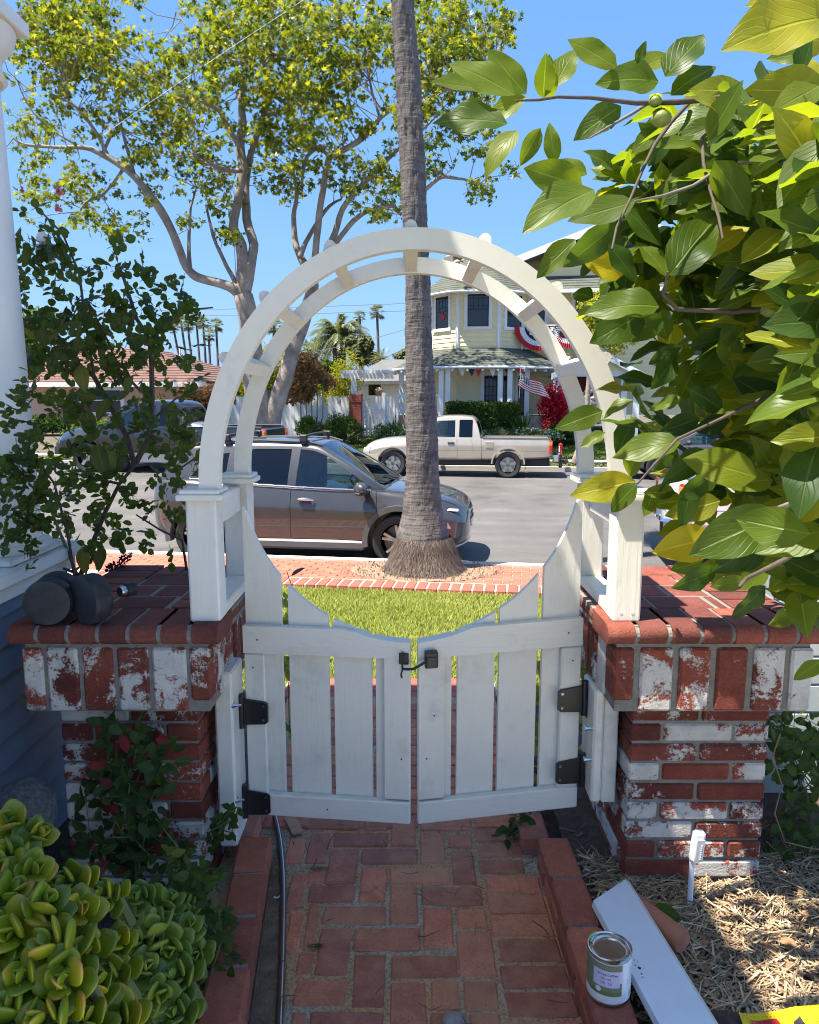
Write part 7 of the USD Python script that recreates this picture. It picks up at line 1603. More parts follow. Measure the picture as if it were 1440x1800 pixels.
for px, py, tx, ty in [(70, 575, 80, 610), (140, 590, 128, 632), (110, 560, 85, 600), (190, 700, 170, 740), (170, 780, 185, 840), (150, 720, 165, 770), (145, 960, 150, 1010), (180, 960, 172, 1005), (205, 700, 225, 690), (130, 690, 170, 700), (60, 600, 40, 575), (220, 690, 232, 660), (185, 780, 200, 830), (140, 640, 150, 690)]:
    b, t = P(px, py, 2.85), P(tx, ty, 2.8); l = leaf(b, t, .5, (0, -1, .4), .2, .2, .08); part(ro, 'leaf', l[0], 'leaf_rose_pale', smooth=True, uv=l[1], label='pale yellowish leaf')
plain('petal_white', (.70, .70, .68), .7, var=.05); plain('petal_pink', (.55, .16, .20), .7, var=.2, scale=60); plain('petal_purple', (.045, .012, .06), .8, var=.4, scale=60)
def bloom(px, py, Y, r, n, mt, name='bloom', seed=1):
    q = np.random.default_rng(seed); c = P(px, py, Y); ms = []
    for k in range(n):
        d = q.normal(size=3); d /= np.linalg.norm(d); ms.append(leaf(c, c + d * r * q.uniform(.7, 1.1), .85, q.normal(size=3), .3, .3, .1, 6, k, 'round')[0])
    part(ro, name, join(ms), mt, smooth=True)
bloom(72, 428, 2.9, .045, 14, 'petal_white', seed=2); bloom(80, 452, 2.9, .035, 10, 'petal_white', seed=3); bloom(104, 336, 2.95, .022, 10, 'petal_pink', seed=4); bloom(103, 366, 2.95, .020, 10, 'petal_pink', seed=5); bloom(38, 332, 2.95, .016, 8, 'petal_pink', seed=6)
bd = thing('flower_spike', 'dark purple flower spike standing behind the dumbbells', 'flower', P(205, 1000, 3.0))
b, t = P(190, 1010, 2.98), P(232, 972, 2.98); q = np.random.default_rng(9); ms = []
for k in range(240):
    s_ = q.uniform(0, 1); p = b + (t - b) * s_; d = q.normal(size=3); d /= np.linalg.norm(d); r = .036 * (1 - .7 * s_ ** 2); ms.append(leaf(p + d * r * .5, p + d * r, .6, q.normal(size=3), nu=5)[0])
part(bd, 'florets', join(ms), 'petal_purple', kind='stuff'); part(bd, 'stem', tube([b - [0, 0, .35], b, t], .003, 5), 'cane_green')

def creeper(name, label, blobs, Y, n, size, mt, seed, cat='vine', mat2=None, p2=.0, singles=80, face=(0, -1, .5), shape='ovate', stems=8, group=None):
    R = np.random.default_rng(seed); yq = lambda: R.uniform(*Y) if np.ndim(Y) else Y
    t = thing(name, label, cat, P(blobs[0][0], blobs[0][1], yq()), group=group); bulk = {mt: [], mat2: []}; w = np.array([b[2] ** 2 for b in blobs], float); w /= w.sum(); pts = []
    for k in range(n):
        bx_, by_, br_ = blobs[R.choice(len(blobs), p=w)]; a = R.uniform(0, 2 * np.pi); q = br_ * math.sqrt(R.uniform()); b = P(bx_ + q * math.cos(a), by_ + q * math.sin(a), yq())
        d = R.normal(size=3) * [1, .6, .9]; d /= np.linalg.norm(d); l = leaf(b, b + d * size * R.uniform(.6, 1.2), R.uniform(.5, .7), np.array(face) + R.normal(size=3) * .45, .2, .25, .06, 6, k, shape)
        m_ = mat2 if mat2 and R.random() < p2 else mt; pts.append(b)
        if k < singles: part(t, 'leaf', l[0], m_, smooth=True, uv=l[1])
        else: bulk[m_].append(l)
    for m_, ls in bulk.items():
        if ls: ms, uv_ = leaf_bulk(ls); part(t, 'leaf_mass', ms, m_, smooth=True, uv=uv_, kind='stuff')
    pts = np.array(pts)
    for k in range(stems):
        s_ = pts[R.choice(len(pts), min(5, len(pts)), replace=False)]; s_ = s_[np.argsort(s_[:, 2])]; part(t, 'stem', tube(s_, np.linspace(.003, .0012, len(s_)), 5), 'cane_green')
    return t
creeper('pillar_vine', 'dark green vine with a few red leaves climbing the left brick pillar', [(195, 1290, 28), (245, 1300, 30), (280, 1330, 30), (200, 1350, 36), (165, 1380, 30), (255, 1380, 40), (215, 1420, 40), (170, 1450, 36), (260, 1450, 38), (300, 1500, 34), (220, 1500, 44), (150, 1500, 30), (250, 1540, 40)], (2.08, 2.24), 330, .052, 'leaf_vine', 601, mat2='leaf_red', p2=.09, singles=150)
creeper('weed', 'thin leafy shoots in front of the left gate post', [(395, 1450, 24), (380, 1475, 18), (410, 1430, 14)], (2.2, 2.33), 46, .035, 'leaf_vine', 602, cat='weed', singles=46, stems=4)
creeper('weed', 'variegated yellow green weed at the foot of the left pillar', [(305, 1500, 14), (330, 1500, 10)], (2.05, 2.15), 14, .045, 'leaf_variegated', 603, cat='weed', singles=14, stems=2)
creeper('groundcover', 'low dark leafy growth between jade plant and brick kerb wall', [(370, 1620, 36), (365, 1680, 34), (340, 1740, 30), (390, 1660, 24), (330, 1560, 34), (360, 1540, 30), (300, 1560, 30), (410, 1700, 12), (350, 1790, 26)], (1.7, 2.0), 300, .036, 'leaf_vine', 604, cat='ground cover', singles=110)
creeper('weed', 'wilting weed sprawling on the bricks under the right gate leaf', [(905, 1450, 18), (925, 1440, 12), (890, 1465, 10)], (2.52, 2.6), 26, .042, 'leaf_vine', 605, cat='weed', singles=26, stems=3)
creeper('dark_vine', 'dark trailing vine hanging on the pale fence right of the brick pillar', [(1400, 1290, 46), (1385, 1350, 36), (1420, 1380, 40), (1400, 1450, 40), (1375, 1480, 24), (1425, 1480, 30), (1440, 1320, 40), (1370, 1280, 24)], (2.35, 2.7), 360, .05, 'leaf_vine', 606, singles=130)
creeper('garden_shrub', 'sunny green shrub behind the left hinge between pillar and gate', [(510, 1170, 16), (505, 1060, 10), (425, 1150, 14), (508, 1100, 12), (512, 1290, 10), (420, 1130, 14)], (2.75, 3.6), 120, .05, 'leaf_variegated', 607, cat='shrub', singles=60)
creeper('garden_shrub', 'leafy green shrub behind the right hinge post with pink cloth below', [(1035, 1150, 26), (1040, 1180, 20), (960, 1180, 16), (955, 1290, 22), (1035, 1290, 18), (955, 1360, 18), (1025, 1400, 18), (955, 1230, 18), (1030, 1240, 16)], (2.75, 3.3), 260, .055, 'leaf_variegated', 608, cat='shrub', singles=80)
# pink and white cloth behind the right post
pk = thing('garden_cloth', 'pink and white striped scrap of cloth behind the right gate post', 'cloth', P(1052, 1190, 2.8))
for k, mt in enumerate(['petal_pink', 'cloth_white', 'petal_pink']):
    a, b, c, d = P(1040, 1160 + k * 13, 2.8), P(1068, 1168 + k * 13, 2.78), P(1068, 1182 + k * 13, 2.74), P(1040, 1174 + k * 13, 2.75); part(pk, 'stripe', quad(d, c, b, a), mt)

# ---- jade plants lower left
mat('leaf_jade', {'uv': ('texture_coordinate', {}), 's': ('separate_xyz', {}), 'g': ('geometry', {}), 'n': ('noise_texture', {'scale': 11., 'detail': 4.}), 'r': ('rgb_ramp', {'ramp': [(.2, (.07, .11, .004)), (.5, (.17, .20, .006)), (.8, (.32, .29, .010))]}),
    'oi': ('object_info', {}), 'mf': ('mix_float', {'fac': .5}), 'e': ('map_range', {'from_min': .72, 'from_max': .98, 'clamp': True}), 'rr': ('map_range', {'from_min': .6, 'from_max': 1., 'to_min': 0., 'to_max': .8, 'clamp': True}), 'e2': ('math', {'math_type': 'multiply'}), 'mx': ('mix', {'color2': (.45, .15, .04)}), 'p': ('principled_bsdf', {'roughness': .38, 'specular_ior_level': .45, 'subsurface_weight': .0, 'subsurface_scale': .012, 'subsurface_radius': (1., 1., .3)})},
    [('uv.UV', 's.vector'), ('g.position', 'n.vector'), ('n.fac', 'mf.a'), ('oi.random', 'mf.b'), ('mf.result', 'r.fac'), ('s.x', 'e.value'), ('e.result', 'e2.value1'), ('oi.random', 'rr.value'), ('rr.result', 'e2.value2'), ('r.color', 'mx.color1'), ('e2.value', 'mx.fac'), ('mx.color', 'p.base_color')])
mat('leaf_jade_dark', {'g': ('geometry', {}), 'n': ('noise_texture', {'scale': 11., 'detail': 4.}), 'r': ('rgb_ramp', {'ramp': [(.25, (.06, .105, .012)), (.5, (.12, .17, .018)), (.75, (.20, .24, .03))]}), 'p': ('principled_bsdf', {'roughness': .38, 'specular_ior_level': .45})},
    [('g.position', 'n.vector'), ('n.fac', 'r.fac'), ('r.color', 'p.base_color')])
_ico = trimesh.creation.icosphere(2)
def jade_leaf(base, d, up, L):
    d = d / np.linalg.norm(d); n = up - d * (up @ d); n /= max(np.linalg.norm(n), 1e-6); s = np.cross(n, d); q = _ico.vertices; t = (q[:, 0] + 1) / 2
    w = .42 * L * (.35 + .65 * np.sin(np.pi * np.clip(t * .78 + .08, 0, 1))); x = t * L
    v = base + x[:, None] * d + (q[:, 1] * w)[:, None] * s + (q[:, 2] * .12 * L - .10 * L * (1 - (q[:, 1]) ** 2) * 0 + .16 * L * t ** 2)[:, None] * n
    return (v, _ico.faces), np.c_[t, q[:, 1] * .5 + .5]
def jade(name, label, spots, mt, seed, L0, root):
    R = np.random.default_rng(seed); t = thing(name, label, 'succulent', root); cnt, bulk = 0, []
    for px, py, Y, sc in spots:
        c = P(px, py, Y); ax = np.array([R.uniform(-.6, .7), R.uniform(-.9, .2), R.uniform(.5, 1.)]); ax /= np.linalg.norm(ax); u = np.cross(ax, [1, .2, 0]); u /= np.linalg.norm(u); w = np.cross(ax, u)
        part(t, 'stem', tube([c - ax * .09 - [0, 0, .05], c - ax * .05, c], [.010, .009, .006], 6), 'cane_green')
        for lay, (n, el, l) in enumerate([(3, 1.2, .55), (3, .85, .85), (4, .45, 1.0), (3, .05, .95)]):
            for k in range(n):
                a = 2 * np.pi * (k + .5 * lay) / n + R.uniform(-.25, .25); e = el + R.uniform(-.15, .15); d = (u * math.cos(a) + w * math.sin(a)) * math.cos(e) + ax * math.sin(e)
                l_ = jade_leaf(c - ax * .016 * lay + d * .003, d, ax, L0 * sc * l * R.uniform(.85, 1.15)); cnt += 1
                if cnt <= 290: part(t, 'leaf', l_[0], mt, smooth=True, uv=l_[1])
                else: bulk.append(l_)
    if bulk: ms, uv_ = leaf_bulk(bulk); part(t, 'leaf_mass', ms, mt, smooth=True, uv=uv_, kind='stuff')
R = np.random.default_rng(71)
sp = [(20, 1445, 1.45, 1.), (70, 1465, 1.42, .95), (10, 1500, 1.35, 1.), (60, 1530, 1.3, 1.), (115, 1550, 1.35, .95), (20, 1570, 1.25, 1.05), (80, 1590, 1.22, 1.1), (140, 1600, 1.3, 1.), (180, 1570, 1.42, .85), (20, 1640, 1.18, 1.1), (90, 1660, 1.16, 1.1), (150, 1670, 1.24, 1.05), (40, 1715, 1.12, 1.1), (110, 1725, 1.12, 1.1), (170, 1735, 1.22, 1.05), (15, 1780, 1.08, 1.1), (80, 1790, 1.08, 1.1), (150, 1795, 1.14, 1.1), (205, 1790, 1.22, 1.), (205, 1655, 1.36, .85), (-20, 1530, 1.3, 1.), (-20, 1680, 1.15, 1.), (50, 1850, 1.05, 1.1), (130, 1850, 1.08, 1.1), (195, 1850, 1.15, 1.1), (190, 1715, 1.3, .9)]
jade('jade_plant', 'yellow green jade plant with orange edged leaves in the lower left corner', sp, 'leaf_jade', 711, .054, P(60, 1800, 1.3) * [1, 1, 0])
sp = [(245, 1575, 1.62, 1.), (300, 1585, 1.66, 1.), (270, 1620, 1.55, 1.15), (330, 1630, 1.62, 1.), (240, 1650, 1.52, 1.), (300, 1670, 1.52, 1.1), (255, 1700, 1.46, 1.05), (310, 1715, 1.48, 1.05), (280, 1750, 1.42, 1.05), (245, 1770, 1.4, 1.), (310, 1780, 1.42, 1.), (225, 1610, 1.6, .9), (345, 1680, 1.6, .85), (285, 1820, 1.38, 1.), (330, 1590, 1.72, .8)]
jade('jade_plant', 'darker green jade plant right of the yellow green one', sp, 'leaf_jade_dark', 712, .050, P(280, 1790, 1.6) * [1, 1, 0])
# speckled stone by the siding
sb = trimesh.creation.icosphere(4); plain('speckled_stone', (.06, .063, .066), .9, var=.8, scale=70, bump=1., bscale=120, bdist=.01)
c = P(38, 1400, 1.9); single('boulder', jitter((sb.vertices * [.09, .09, .10] + c - [0, 0, .05], sb.faces), .012, 9), 'speckled_stone', 'grey speckled stone at the foot of the blue siding', 'stone', smooth=True)
c = P(170, 1550, 1.9)

# ================================================================ small things
# dumbbells on the left cap
def dumbbell(px, py, r, label, ang, dist, two):
    zc = .928 + r; Y = 2.24
    t0 = P(px, py, Y); a = np.array([t0[0], Y, zc]); d = np.array([math.sin(ang), math.cos(ang), 0]); t = thing('dumbbell', label, 'dumbbell', a + d * dist / 2, group=None)
    R_ = np.array([[d[1], d[0], 0], [-d[0], d[1], 0], [0, 0, 1.]])
    def put(m, off): v, f = vf(m); v = np.c_[v[:, 0], v[:, 1], v[:, 2]]; return np.c_[v[:, 0] * d[1] + v[:, 1] * d[0], -v[:, 0] * d[0] + v[:, 1] * d[1], v[:, 2]] + a + d * off, f
    prof = [(0, .008), (r * .50, .008), (r * .56, .002), (r * .60, -.003), (r * .64, -.003), (r * .66, .0), (r * .86, .0), (r * .94, -.005), (r * .99, -.014), (r, -.022), (r, -.050), (r * .95, -.060), (r * .6, -.064), (0, -.064)]
    h = part(t, 'head', put(lathe(prof, 44, axis='y'), 0), 'black_rubber', smooth=20)
    for q in (2.6, .55, 4.6): part(t, 'rivet', put(lathe([(0, .0), (.005, .0), (.005, .005), (.0, .006)], 10, (r * .78 * math.cos(q), -.004, r * .78 * math.sin(q)), 'y'), 0), 'black_iron', parent=h)
    if two: part(t, 'head', put(lathe(prof, 44, axis='y'), dist), 'black_rubber', smooth=35)
    p0, p1 = a + d * .065, a + d * (dist if two else dist + .03)
    part(t, 'handle', tube([p0, (p0 + p1) / 2, p1], [.016, .019, .016], 18), 'zinc', smooth=35)
    if not two: part(t, 'end_cap', tube([p1, p1 + d * .012, p1 + d * .03, p1 + d * .034], [.020, .021, .021, .012], 18), 'black_rubber', smooth=35)
dumbbell(92, 1050, .070, 'left one of two black round headed weights on the brick cap', -.16, .085, True)
dumbbell(177, 1046, .076, 'right one of two black round headed weights, its grey handle showing', .62, .055, False)

# edging pipe along the path
plain('pipe_brown', (.075, .035, .03), .4, var=.2, scale=20)
pp = [G(483, 1437, .016), G(492, 1480, .016), G(497, 1540, .016), G(497, 1620, .016), G(495, 1700, .016), G(491, 1800, .016), G(488, 1900, .016)]
pp = np.array(pp); q = np.linspace(0, len(pp) - 1, 30); pp = np.stack([PchipInterpolator(np.arange(len(pp)), pp[:, k])(q) for k in range(3)], 1)
pi_ = thing('garden_pipe', 'thin brown pipe with a pale highlight line running along the left of the path', 'pipe', pp[15])
part(pi_, 'pipe', tube(pp, .0105, 10), 'pipe_brown', smooth=True); part(pi_, 'seam', tube(pp + [.004, 0, .0085], .0022, 5), 'zinc')  # pale strand on top stands for the highlight on the pipe
part(pi_, 'clip', tube([pp[12] + [-.03, 0, 0], pp[12] + [-.02, .004, -.006], pp[12] + [-.008, .0, .004]], .003, 5), 'cloth_white')
# dirt strip between the left kerb wall and the pipe
ds_ = np.array([[x, y, .006] for y in np.linspace(1.45, 2.62, 14) for x in np.linspace(np.interp(y, [1.42, 2.42], [-.385, -.478]) + .002, np.interp(y, pp[::-1, 1], pp[::-1, 0]), 5)]); ds_[:, 2] += .008 * meshkit.noise(ds_ * 25)
i_, j_ = np.meshgrid(np.arange(13), np.arange(4), indexing='ij'); a_ = (i_ * 5 + j_).ravel(); plain('path_dirt', (.17, .115, .07), .95, var=.5, scale=20, bump=1., bscale=120, bdist=.012)
single('dirt_strip', vf((ds_, np.stack([a_, a_ + 1, a_ + 6, a_ + 5], 1))), 'path_dirt', 'crumbly dirt between the left kerb wall and the brown pipe', 'dirt', kind='stuff')
# plank
plain('plank_white', (.66, .68, .70), .5, var=.05, scale=12, bump=.25, bscale=70, bdist=.003)
pl = thing('white_plank', 'white painted plank lying from the kerb wall across the straw mulch', 'plank', G(1130, 1690, .12))
a, b = G(1043, 1583, .142), G(1100, 1545, .118); ax = (G(1252, 1790, .10) - b); ax /= np.linalg.norm(ax); c2 = b + ax * 1.1; d2 = a + ax * 1.1; nn = np.cross(b - a, ax); nn /= np.linalg.norm(nn); nn *= np.sign(nn[2])
vv = np.array([a, b, c2, d2, a - nn * .02, b - nn * .02, c2 - nn * .02, d2 - nn * .02]); pt = part(pl, 'board', jitter(subdiv((vv, np.array([[3, 2, 1, 0], [4, 5, 6, 7], [0, 1, 5, 4], [1, 2, 6, 5], [2, 3, 7, 6], [3, 0, 4, 7]])), 3), .0012, 9), 'plank_white')
o_ = np.cross(ax, nn); o_ /= np.linalg.norm(o_); o_ *= np.sign(o_ @ (b - a)); n1 = nn / np.linalg.norm(nn)
es = np.array([q + o_ * w_ - n1 * h_ for q in (b - ax * .0, c2) for w_, h_ in ((.0015, .004), (.013, .006), (.017, .013), (.0015, .024))]); pf_ = np.array([[0, 1, 5, 4], [1, 2, 6, 5], [2, 3, 7, 6], [3, 0, 4, 7], [0, 3, 2, 1], [4, 5, 6, 7]])
plain('plank_edge', (.56, .52, .44), .6, var=.2, scale=14); part(pl, 'edge_strip', vf((es, pf_[:, ::-1])), 'plank_edge')
spk = []
for px, py, r in [(1124, 1702, .0045), (1117, 1697, .002), (1128, 1712, .0022), (1115, 1688, .0016), (1130, 1718, .0018), (1121, 1690, .0013)]:
    d = ray(px, py); o = np.array([0, 0, CAMZ]); tt_ = ((a - o) @ nn) / (d @ nn); p = o + d * tt_; spk.append(lathe([(0, .0012), (r, .0006), (r, -.002)], 8, p + nn / np.linalg.norm(nn) * .0002))
part(pl, 'paint_spot', join(spk), 'black_iron')
# paint can
can_c = G(1069, 1741, .118); cr_, ch_ = .0535, .124
pc_ = thing('paint_can', 'quart paint can with olive label and lilac handwritten note on the kerb wall', 'paint can', can_c)
part(pc_, 'tin', lathe([(0, .0), (cr_ * .98, 0), (cr_ * 1.01, .003), (cr_, .006), (cr_, ch_ - .006), (cr_ * 1.015, ch_ - .003), (cr_ * 1.02, ch_), (cr_ * .97, ch_ + .001), (cr_ * .93, ch_ - .004), (cr_ * .86, ch_ - .006), (cr_ * .84, ch_ - .001), (cr_ * .79, ch_ - .001), (cr_ * .76, ch_ - .007), (cr_ * .70, ch_ - .008), (0, ch_ - .008)], 56, can_c), 'steel', smooth=30)
plain('label_white', (.60, .61, .62), .5, var=.03); plain('label_olive', (.17, .18, .11), .5, var=.04); plain('label_green', (.11, .17, .05), .5, var=.04); plain('label_grey', (.36, .37, .38), .5); plain('note_lilac', (.47, .46, .60), .7, var=.03); plain('ink_blue', (.06, .05, .16), .7); plain('tape_green', (.12, .65, .08), .6)
def wrap(a0, a1, z0, z1, off, n=18):
    th = np.radians(np.linspace(a0, a1, n)); return grid(lambda A, B: np.stack([can_c[0] + (cr_ + off) * np.cos(A), can_c[1] + (cr_ + off) * np.sin(A), can_c[2] + B], -1), th, [z0, z1])
part(pc_, 'label', wrap(0, 360, .007, ch_ - .010, .0004, 60), 'label_white', smooth=True)
for z0, z1, mt, a0, a1 in ((.094, ch_ - .012, 'label_olive', 170, 290), (.030, .062, 'label_olive', 150, 290), (.028, .040, 'label_green', 200, 290), (.062, .094, 'label_olive', 150, 212)):
    part(pc_, 'label_band', wrap(a0, a1, z0, z1, .0008 + .0002 * (mt == 'label_green')), mt, smooth=True)
part(pc_, 'label_side', wrap(292, 350, .012, .106, .0008), 'label_white', smooth=True)
part(pc_, 'print', join([wrap(314, 332, z, z + .0016, .0012, 6) for z in np.arange(.05, .10, .005)] + [wrap(a_, a_ + 1.4, .016, .034, .0012, 3) for a_ in np.arange(316, 332, 2.6)] + [wrap(294, 304, z, z + .0012, .0012, 5) for z in np.arange(.016, .034, .004)] + [wrap(308, 311, .06, .068, .0012, 3), wrap(308, 310.5, .052, .057, .0012, 3)]), 'label_grey', kind='stuff')
note = part(pc_, 'note', wrap(213, 284, .052, .096, .0014), 'note_lilac', smooth=True)
part(pc_, 'seal', (lambda m: m)(hull(np.array([[can_c[0] + (cr_ + o) * math.cos(math.radians(228) + x / cr_), can_c[1] + (cr_ + o) * math.sin(math.radians(228) + x / cr_), can_c[2] + .042 + y] for o in (.0008, .0013) for x, y in [(.007 * math.cos(q), .007 * math.sin(q)) for q in np.linspace(0, 2 * np.pi, 14)]]))), 'label_white')
def can_text(s, h, amid, z, mt='ink_blue', off=.0017):
    m = meshkit.text_mesh(s, h, depth=.0003); v = np.array(m.vertices); v[:, 0] -= v[:, 0].mean(); an = math.radians(amid) + v[:, 0] / cr_
    return np.stack([can_c[0] + (cr_ + off + v[:, 2]) * np.cos(an), can_c[1] + (cr_ + off + v[:, 2]) * np.sin(an), can_c[2] + z + v[:, 1]], 1), m.faces
for s_, h_, am, z_ in (('Swiss Coffee', .0058, 249, .083), ('OC-45', .0052, 247, .072), ('7/8   1X', .0056, 250, .060)): part(pc_, 'handwriting', can_text(s_, h_, am, z_), 'ink_blue', parent=note)
part(pc_, 'lettering', can_text('QUART', .005, 222, .014, 'label_grey', .001), 'label_grey') if False else None
tp = np.radians(np.linspace(112, 150, 6)); part(pc_, 'tape', grid(lambda A, B: np.stack([can_c[0] + cr_ * (1.03 - .10 * B) * np.cos(A), can_c[1] + cr_ * (1.03 - .10 * B) * np.sin(A), can_c[2] + ch_ + .0025 + .001 * B], -1), tp, [0, 1]), 'tape_green')
# terracotta bullnose piece behind the plank
c = G(1172, 1636, .07); d = np.array([.5, -.85, 0]); d /= np.linalg.norm(d)
tb = tube([c - d * .12, c - d * .11, c + d * .045, c + d * .058, c + d * .062], [.030, .036, .036, .030, .012], 20); single('clay_piece', jitter(tb, .002, 14), 'terracotta', 'rounded terracotta piece lying against the far edge of the plank', 'clay piece', smooth=40)
b, t = G(1150, 1592, .07), G(1200, 1615, .05); l = leaf(b, t, .55, (0, -.4, 1), .2, .1, .05); single('fallen_leaf', l[0], 'leaf_persimmon', 'single green leaf fallen beside the terracotta piece', 'leaf', smooth=True, uv=l[1])
# white stake with device
st = thing('garden_stake', 'white plastic stake with a pale grey sensor head before the right brick pillar', 'stake', G(1212, 1600, .02))
YS = 2.16; s0, s1 = P(1212, 1602, YS), P(1217, 1512, YS + .01)
part(st, 'rod', tube([s0 - [0, 0, .05], s0, s1, s1 + [0, 0, .01]], [.0085, .0085, .0085, .006], 14), 'plate_white', smooth=40)
hc = (P(1226, 1487, YS)); hw2, hh2 = .019, .052
hd_ = part(st, 'head', rot(hull(np.array([[x * hw2 * (1 if abs(z) < 1 else .8), y * .014, z * hh2] for x in (-1, 1) for y in (-1, 1) for z in (-.9, .85)] + [[x * hw2 * .75, y * .012, z * hh2] for x in (-1, 1) for y in (-1, 1) for z in (-1, 1)])) , (0, 1, 0), .06), 'plate_white') if False else part(st, 'head', mv(rot(box(-hw2, hw2, -.014, .014, -hh2, hh2, .008), (0, 1, 0), .08), hc), 'plate_white')
part(st, 'panel', mv(rot(box(-hw2 * .45, hw2 * .86, -.0162, -.0142, -hh2 * .85, hh2 * .55, .002), (0, 1, 0), .08), hc), 'label_grey', parent=hd_)
part(st, 'marking', mv(rot(join([box(.004, .009, -.0172, -.0164, z, z + .0035) for z in np.arange(-.036, .012, .0075)]), (0, 1, 0), .08), hc), 'plate_white', parent=hd_)
# yellow bag
plain('bag_yellow', (.72, .56, .01), .35, var=.06, scale=30); plain('bag_red', (.45, .02, .015), .35); plain('bag_black', (.02, .018, .018), .45)
bg = thing('yellow_bag', 'bright yellow plastic bag with red and black print at the lower right corner', 'bag', G(1380, 1795, .05))
def bagz(p): return .05 + .05 * meshkit.fbm(np.c_[p[:, :2] * 9, np.zeros(len(p))], 3, 5)
def bagsheet(c, n=12):
    A = [G(x, y, .07) for x, y in c]
    v = np.array([(A[0] * (1 - s) + A[1] * s) * (1 - t_) + (A[3] * (1 - s) + A[2] * s) * t_ for s in np.linspace(0, 1, n) for t_ in np.linspace(0, 1, n)]); v[:, 2] = bagz(v) 
    i, j = np.meshgrid(np.arange(n - 1), np.arange(n - 1), indexing='ij'); a = (i * n + j).ravel(); return v, np.stack([a, a + 1, a + n + 1, a + n], 1)
v1 = vf(bagsheet([(1298, 1780), (1475, 1762), (1520, 1900), (1330, 1900)])); part(bg, 'sheet', v1, 'bag_yellow', smooth=True)
v2 = bagsheet([(1318, 1795), (1365, 1789), (1400, 1830), (1335, 1840)]); part(bg, 'red_print', (v2[0] + [0, 0, .003], v2[1]), 'bag_red', smooth=True)
v2 = bagsheet([(1395, 1795), (1406, 1787), (1418, 1800), (1404, 1812)]); part(bg, 'black_print', (v2[0] + [0, 0, .003], v2[1]), 'bag_black', smooth=True)
v2 = bagsheet([(1250, 1778), (1300, 1776), (1332, 1830), (1268, 1830)]); part(bg, 'black_end', (v2[0] - [0, 0, .004], v2[1]), 'bag_black', smooth=True)
q = np.random.default_rng(3); ds = []
for x in np.arange(1306, 1445, 7):
    for y in np.arange(1766, 1802, 6):
        p = G(x + (y % 4), y + q.uniform(-.5, .5), .07)
        if y > 1780 - (x - 1298) * .105 + 3 and not (1316 < x < 1372 and y > 1787): p = np.array([p]); p[:, 2] = bagz(p) + .0015; p = p[0]; ds.append((np.array([p + [.0018, 0, 0], p + [-.0009, .0016, 0], p + [-.0009, -.0016, 0]]), np.array([[0, 1, 2]])))
part(bg, 'dots', join(ds), 'bag_red', kind='stuff')
# straw mulch
plain('clay_leaf', (.30, .15, .07), .8, var=.3, scale=30); plain('straw_dark', (.20, .135, .08), .85, var=.35, scale=22)
RNDM.add('straw')
mat('straw', {'at': ('attribute', {'attribute': 'rnd'}), 'r': ('rgb_ramp', {'ramp': [(0., (.12, .075, .045)), (.3, (.30, .20, .11)), (.7, (.48, .35, .20)), (1., (.64, .51, .34))]}), 'p': ('principled_bsdf', {'roughness': .75})}, [('at.fac', 'r.fac'), ('r.color', 'p.base_color')]); plain('mulch_soil', (.09, .062, .042), .95, var=.5, scale=25, bump=1., bscale=110, bdist=.015)
def _mu(A, B): return np.stack([A, B, .008 + .03 * meshkit.fbm(np.stack([A * 7, B * 7, 0 * A], -1), 3, 2)], -1)
single('mulch_bed', grid(_mu, np.linspace(.556, 2.6, 60), np.linspace(1.0, 3.2, 60)), 'mulch_soil', 'soil under the dry straw right of the kerb wall', 'soil', kind='structure')
def straws(n, xs, ys, seed, l0, l1, w):
    q = np.random.default_rng(seed); x, y = q.uniform(*xs, n), q.uniform(*ys, n); z = .014 + .03 * meshkit.fbm(np.stack([x * 7, y * 7, 0 * x], -1), 3, 2) + q.uniform(0, .018, n); a = q.normal(.6, 1., n); d = np.stack([np.cos(a), np.sin(a), q.normal(0, .22, n)], 1); l = q.uniform(l0, l1, n)[:, None] / 2; s_ = np.stack([-np.sin(a), np.cos(a), 0 * a], 1) * w * q.choice([.4, .6, .9, 1.2, 2.2], n)[:, None]; c = np.stack([x, y, z], 1); up = np.array([0, 0, w])
    b_ = q.normal(0, .006, (n, 3))
    v = np.stack([c - d * l - s_, c - d * l + s_, c + b_ + s_, c + b_ - s_, c + d * l + s_ * .5, c + d * l - s_ * .5], 1); v2 = v.copy(); v2[:, :, 2] -= w * 1.2
    vv = np.concatenate([v, v2], 1).reshape(-1, 3); F = np.array([[0, 1, 2], [0, 2, 3], [3, 2, 4], [3, 4, 5], [1, 7, 8], [1, 8, 2], [0, 3, 9], [0, 9, 6], [2, 8, 10], [2, 10, 4], [3, 5, 11], [3, 11, 9]]); F = np.vstack([F, F[:, ::-1]])[:12]
    return vv, (np.arange(n)[:, None, None] * 12 + F[None]).reshape(-1, 3)
single('straw_mulch', straws(9500, (.60, 1.75), (1.25, 2.42), 81, .02, .14, .0014), 'straw', 'dry pale straw mulch spread over the bed at the lower right', 'straw', kind='stuff')
single('straw_litter', straws(1100, (.58, 2.2), (1.25, 2.6), 82, .03, .10, .002), 'straw_dark', 'darker dry stems mixed through the straw mulch', 'straw', kind='stuff')
q = np.random.default_rng(97); dl = []
for k in range(22):
    px, py = q.uniform(1165, 1430), q.uniform(1600, 1770); b_ = G(px, py, .045); a_ = q.uniform(0, 6.28)
    dl.append(leaf(b_, b_ + np.array([math.cos(a_), math.sin(a_), q.uniform(-.1, .3)]) * q.uniform(.02, .05), .55, (q.normal() * .4, -.3, 1), .3, .4, .2, 6, k)[0])
single('leaf_litter', join(dl), 'clay_leaf', 'small curled brown leaves scattered on the straw mulch', 'leaf litter', kind='stuff', smooth=True)
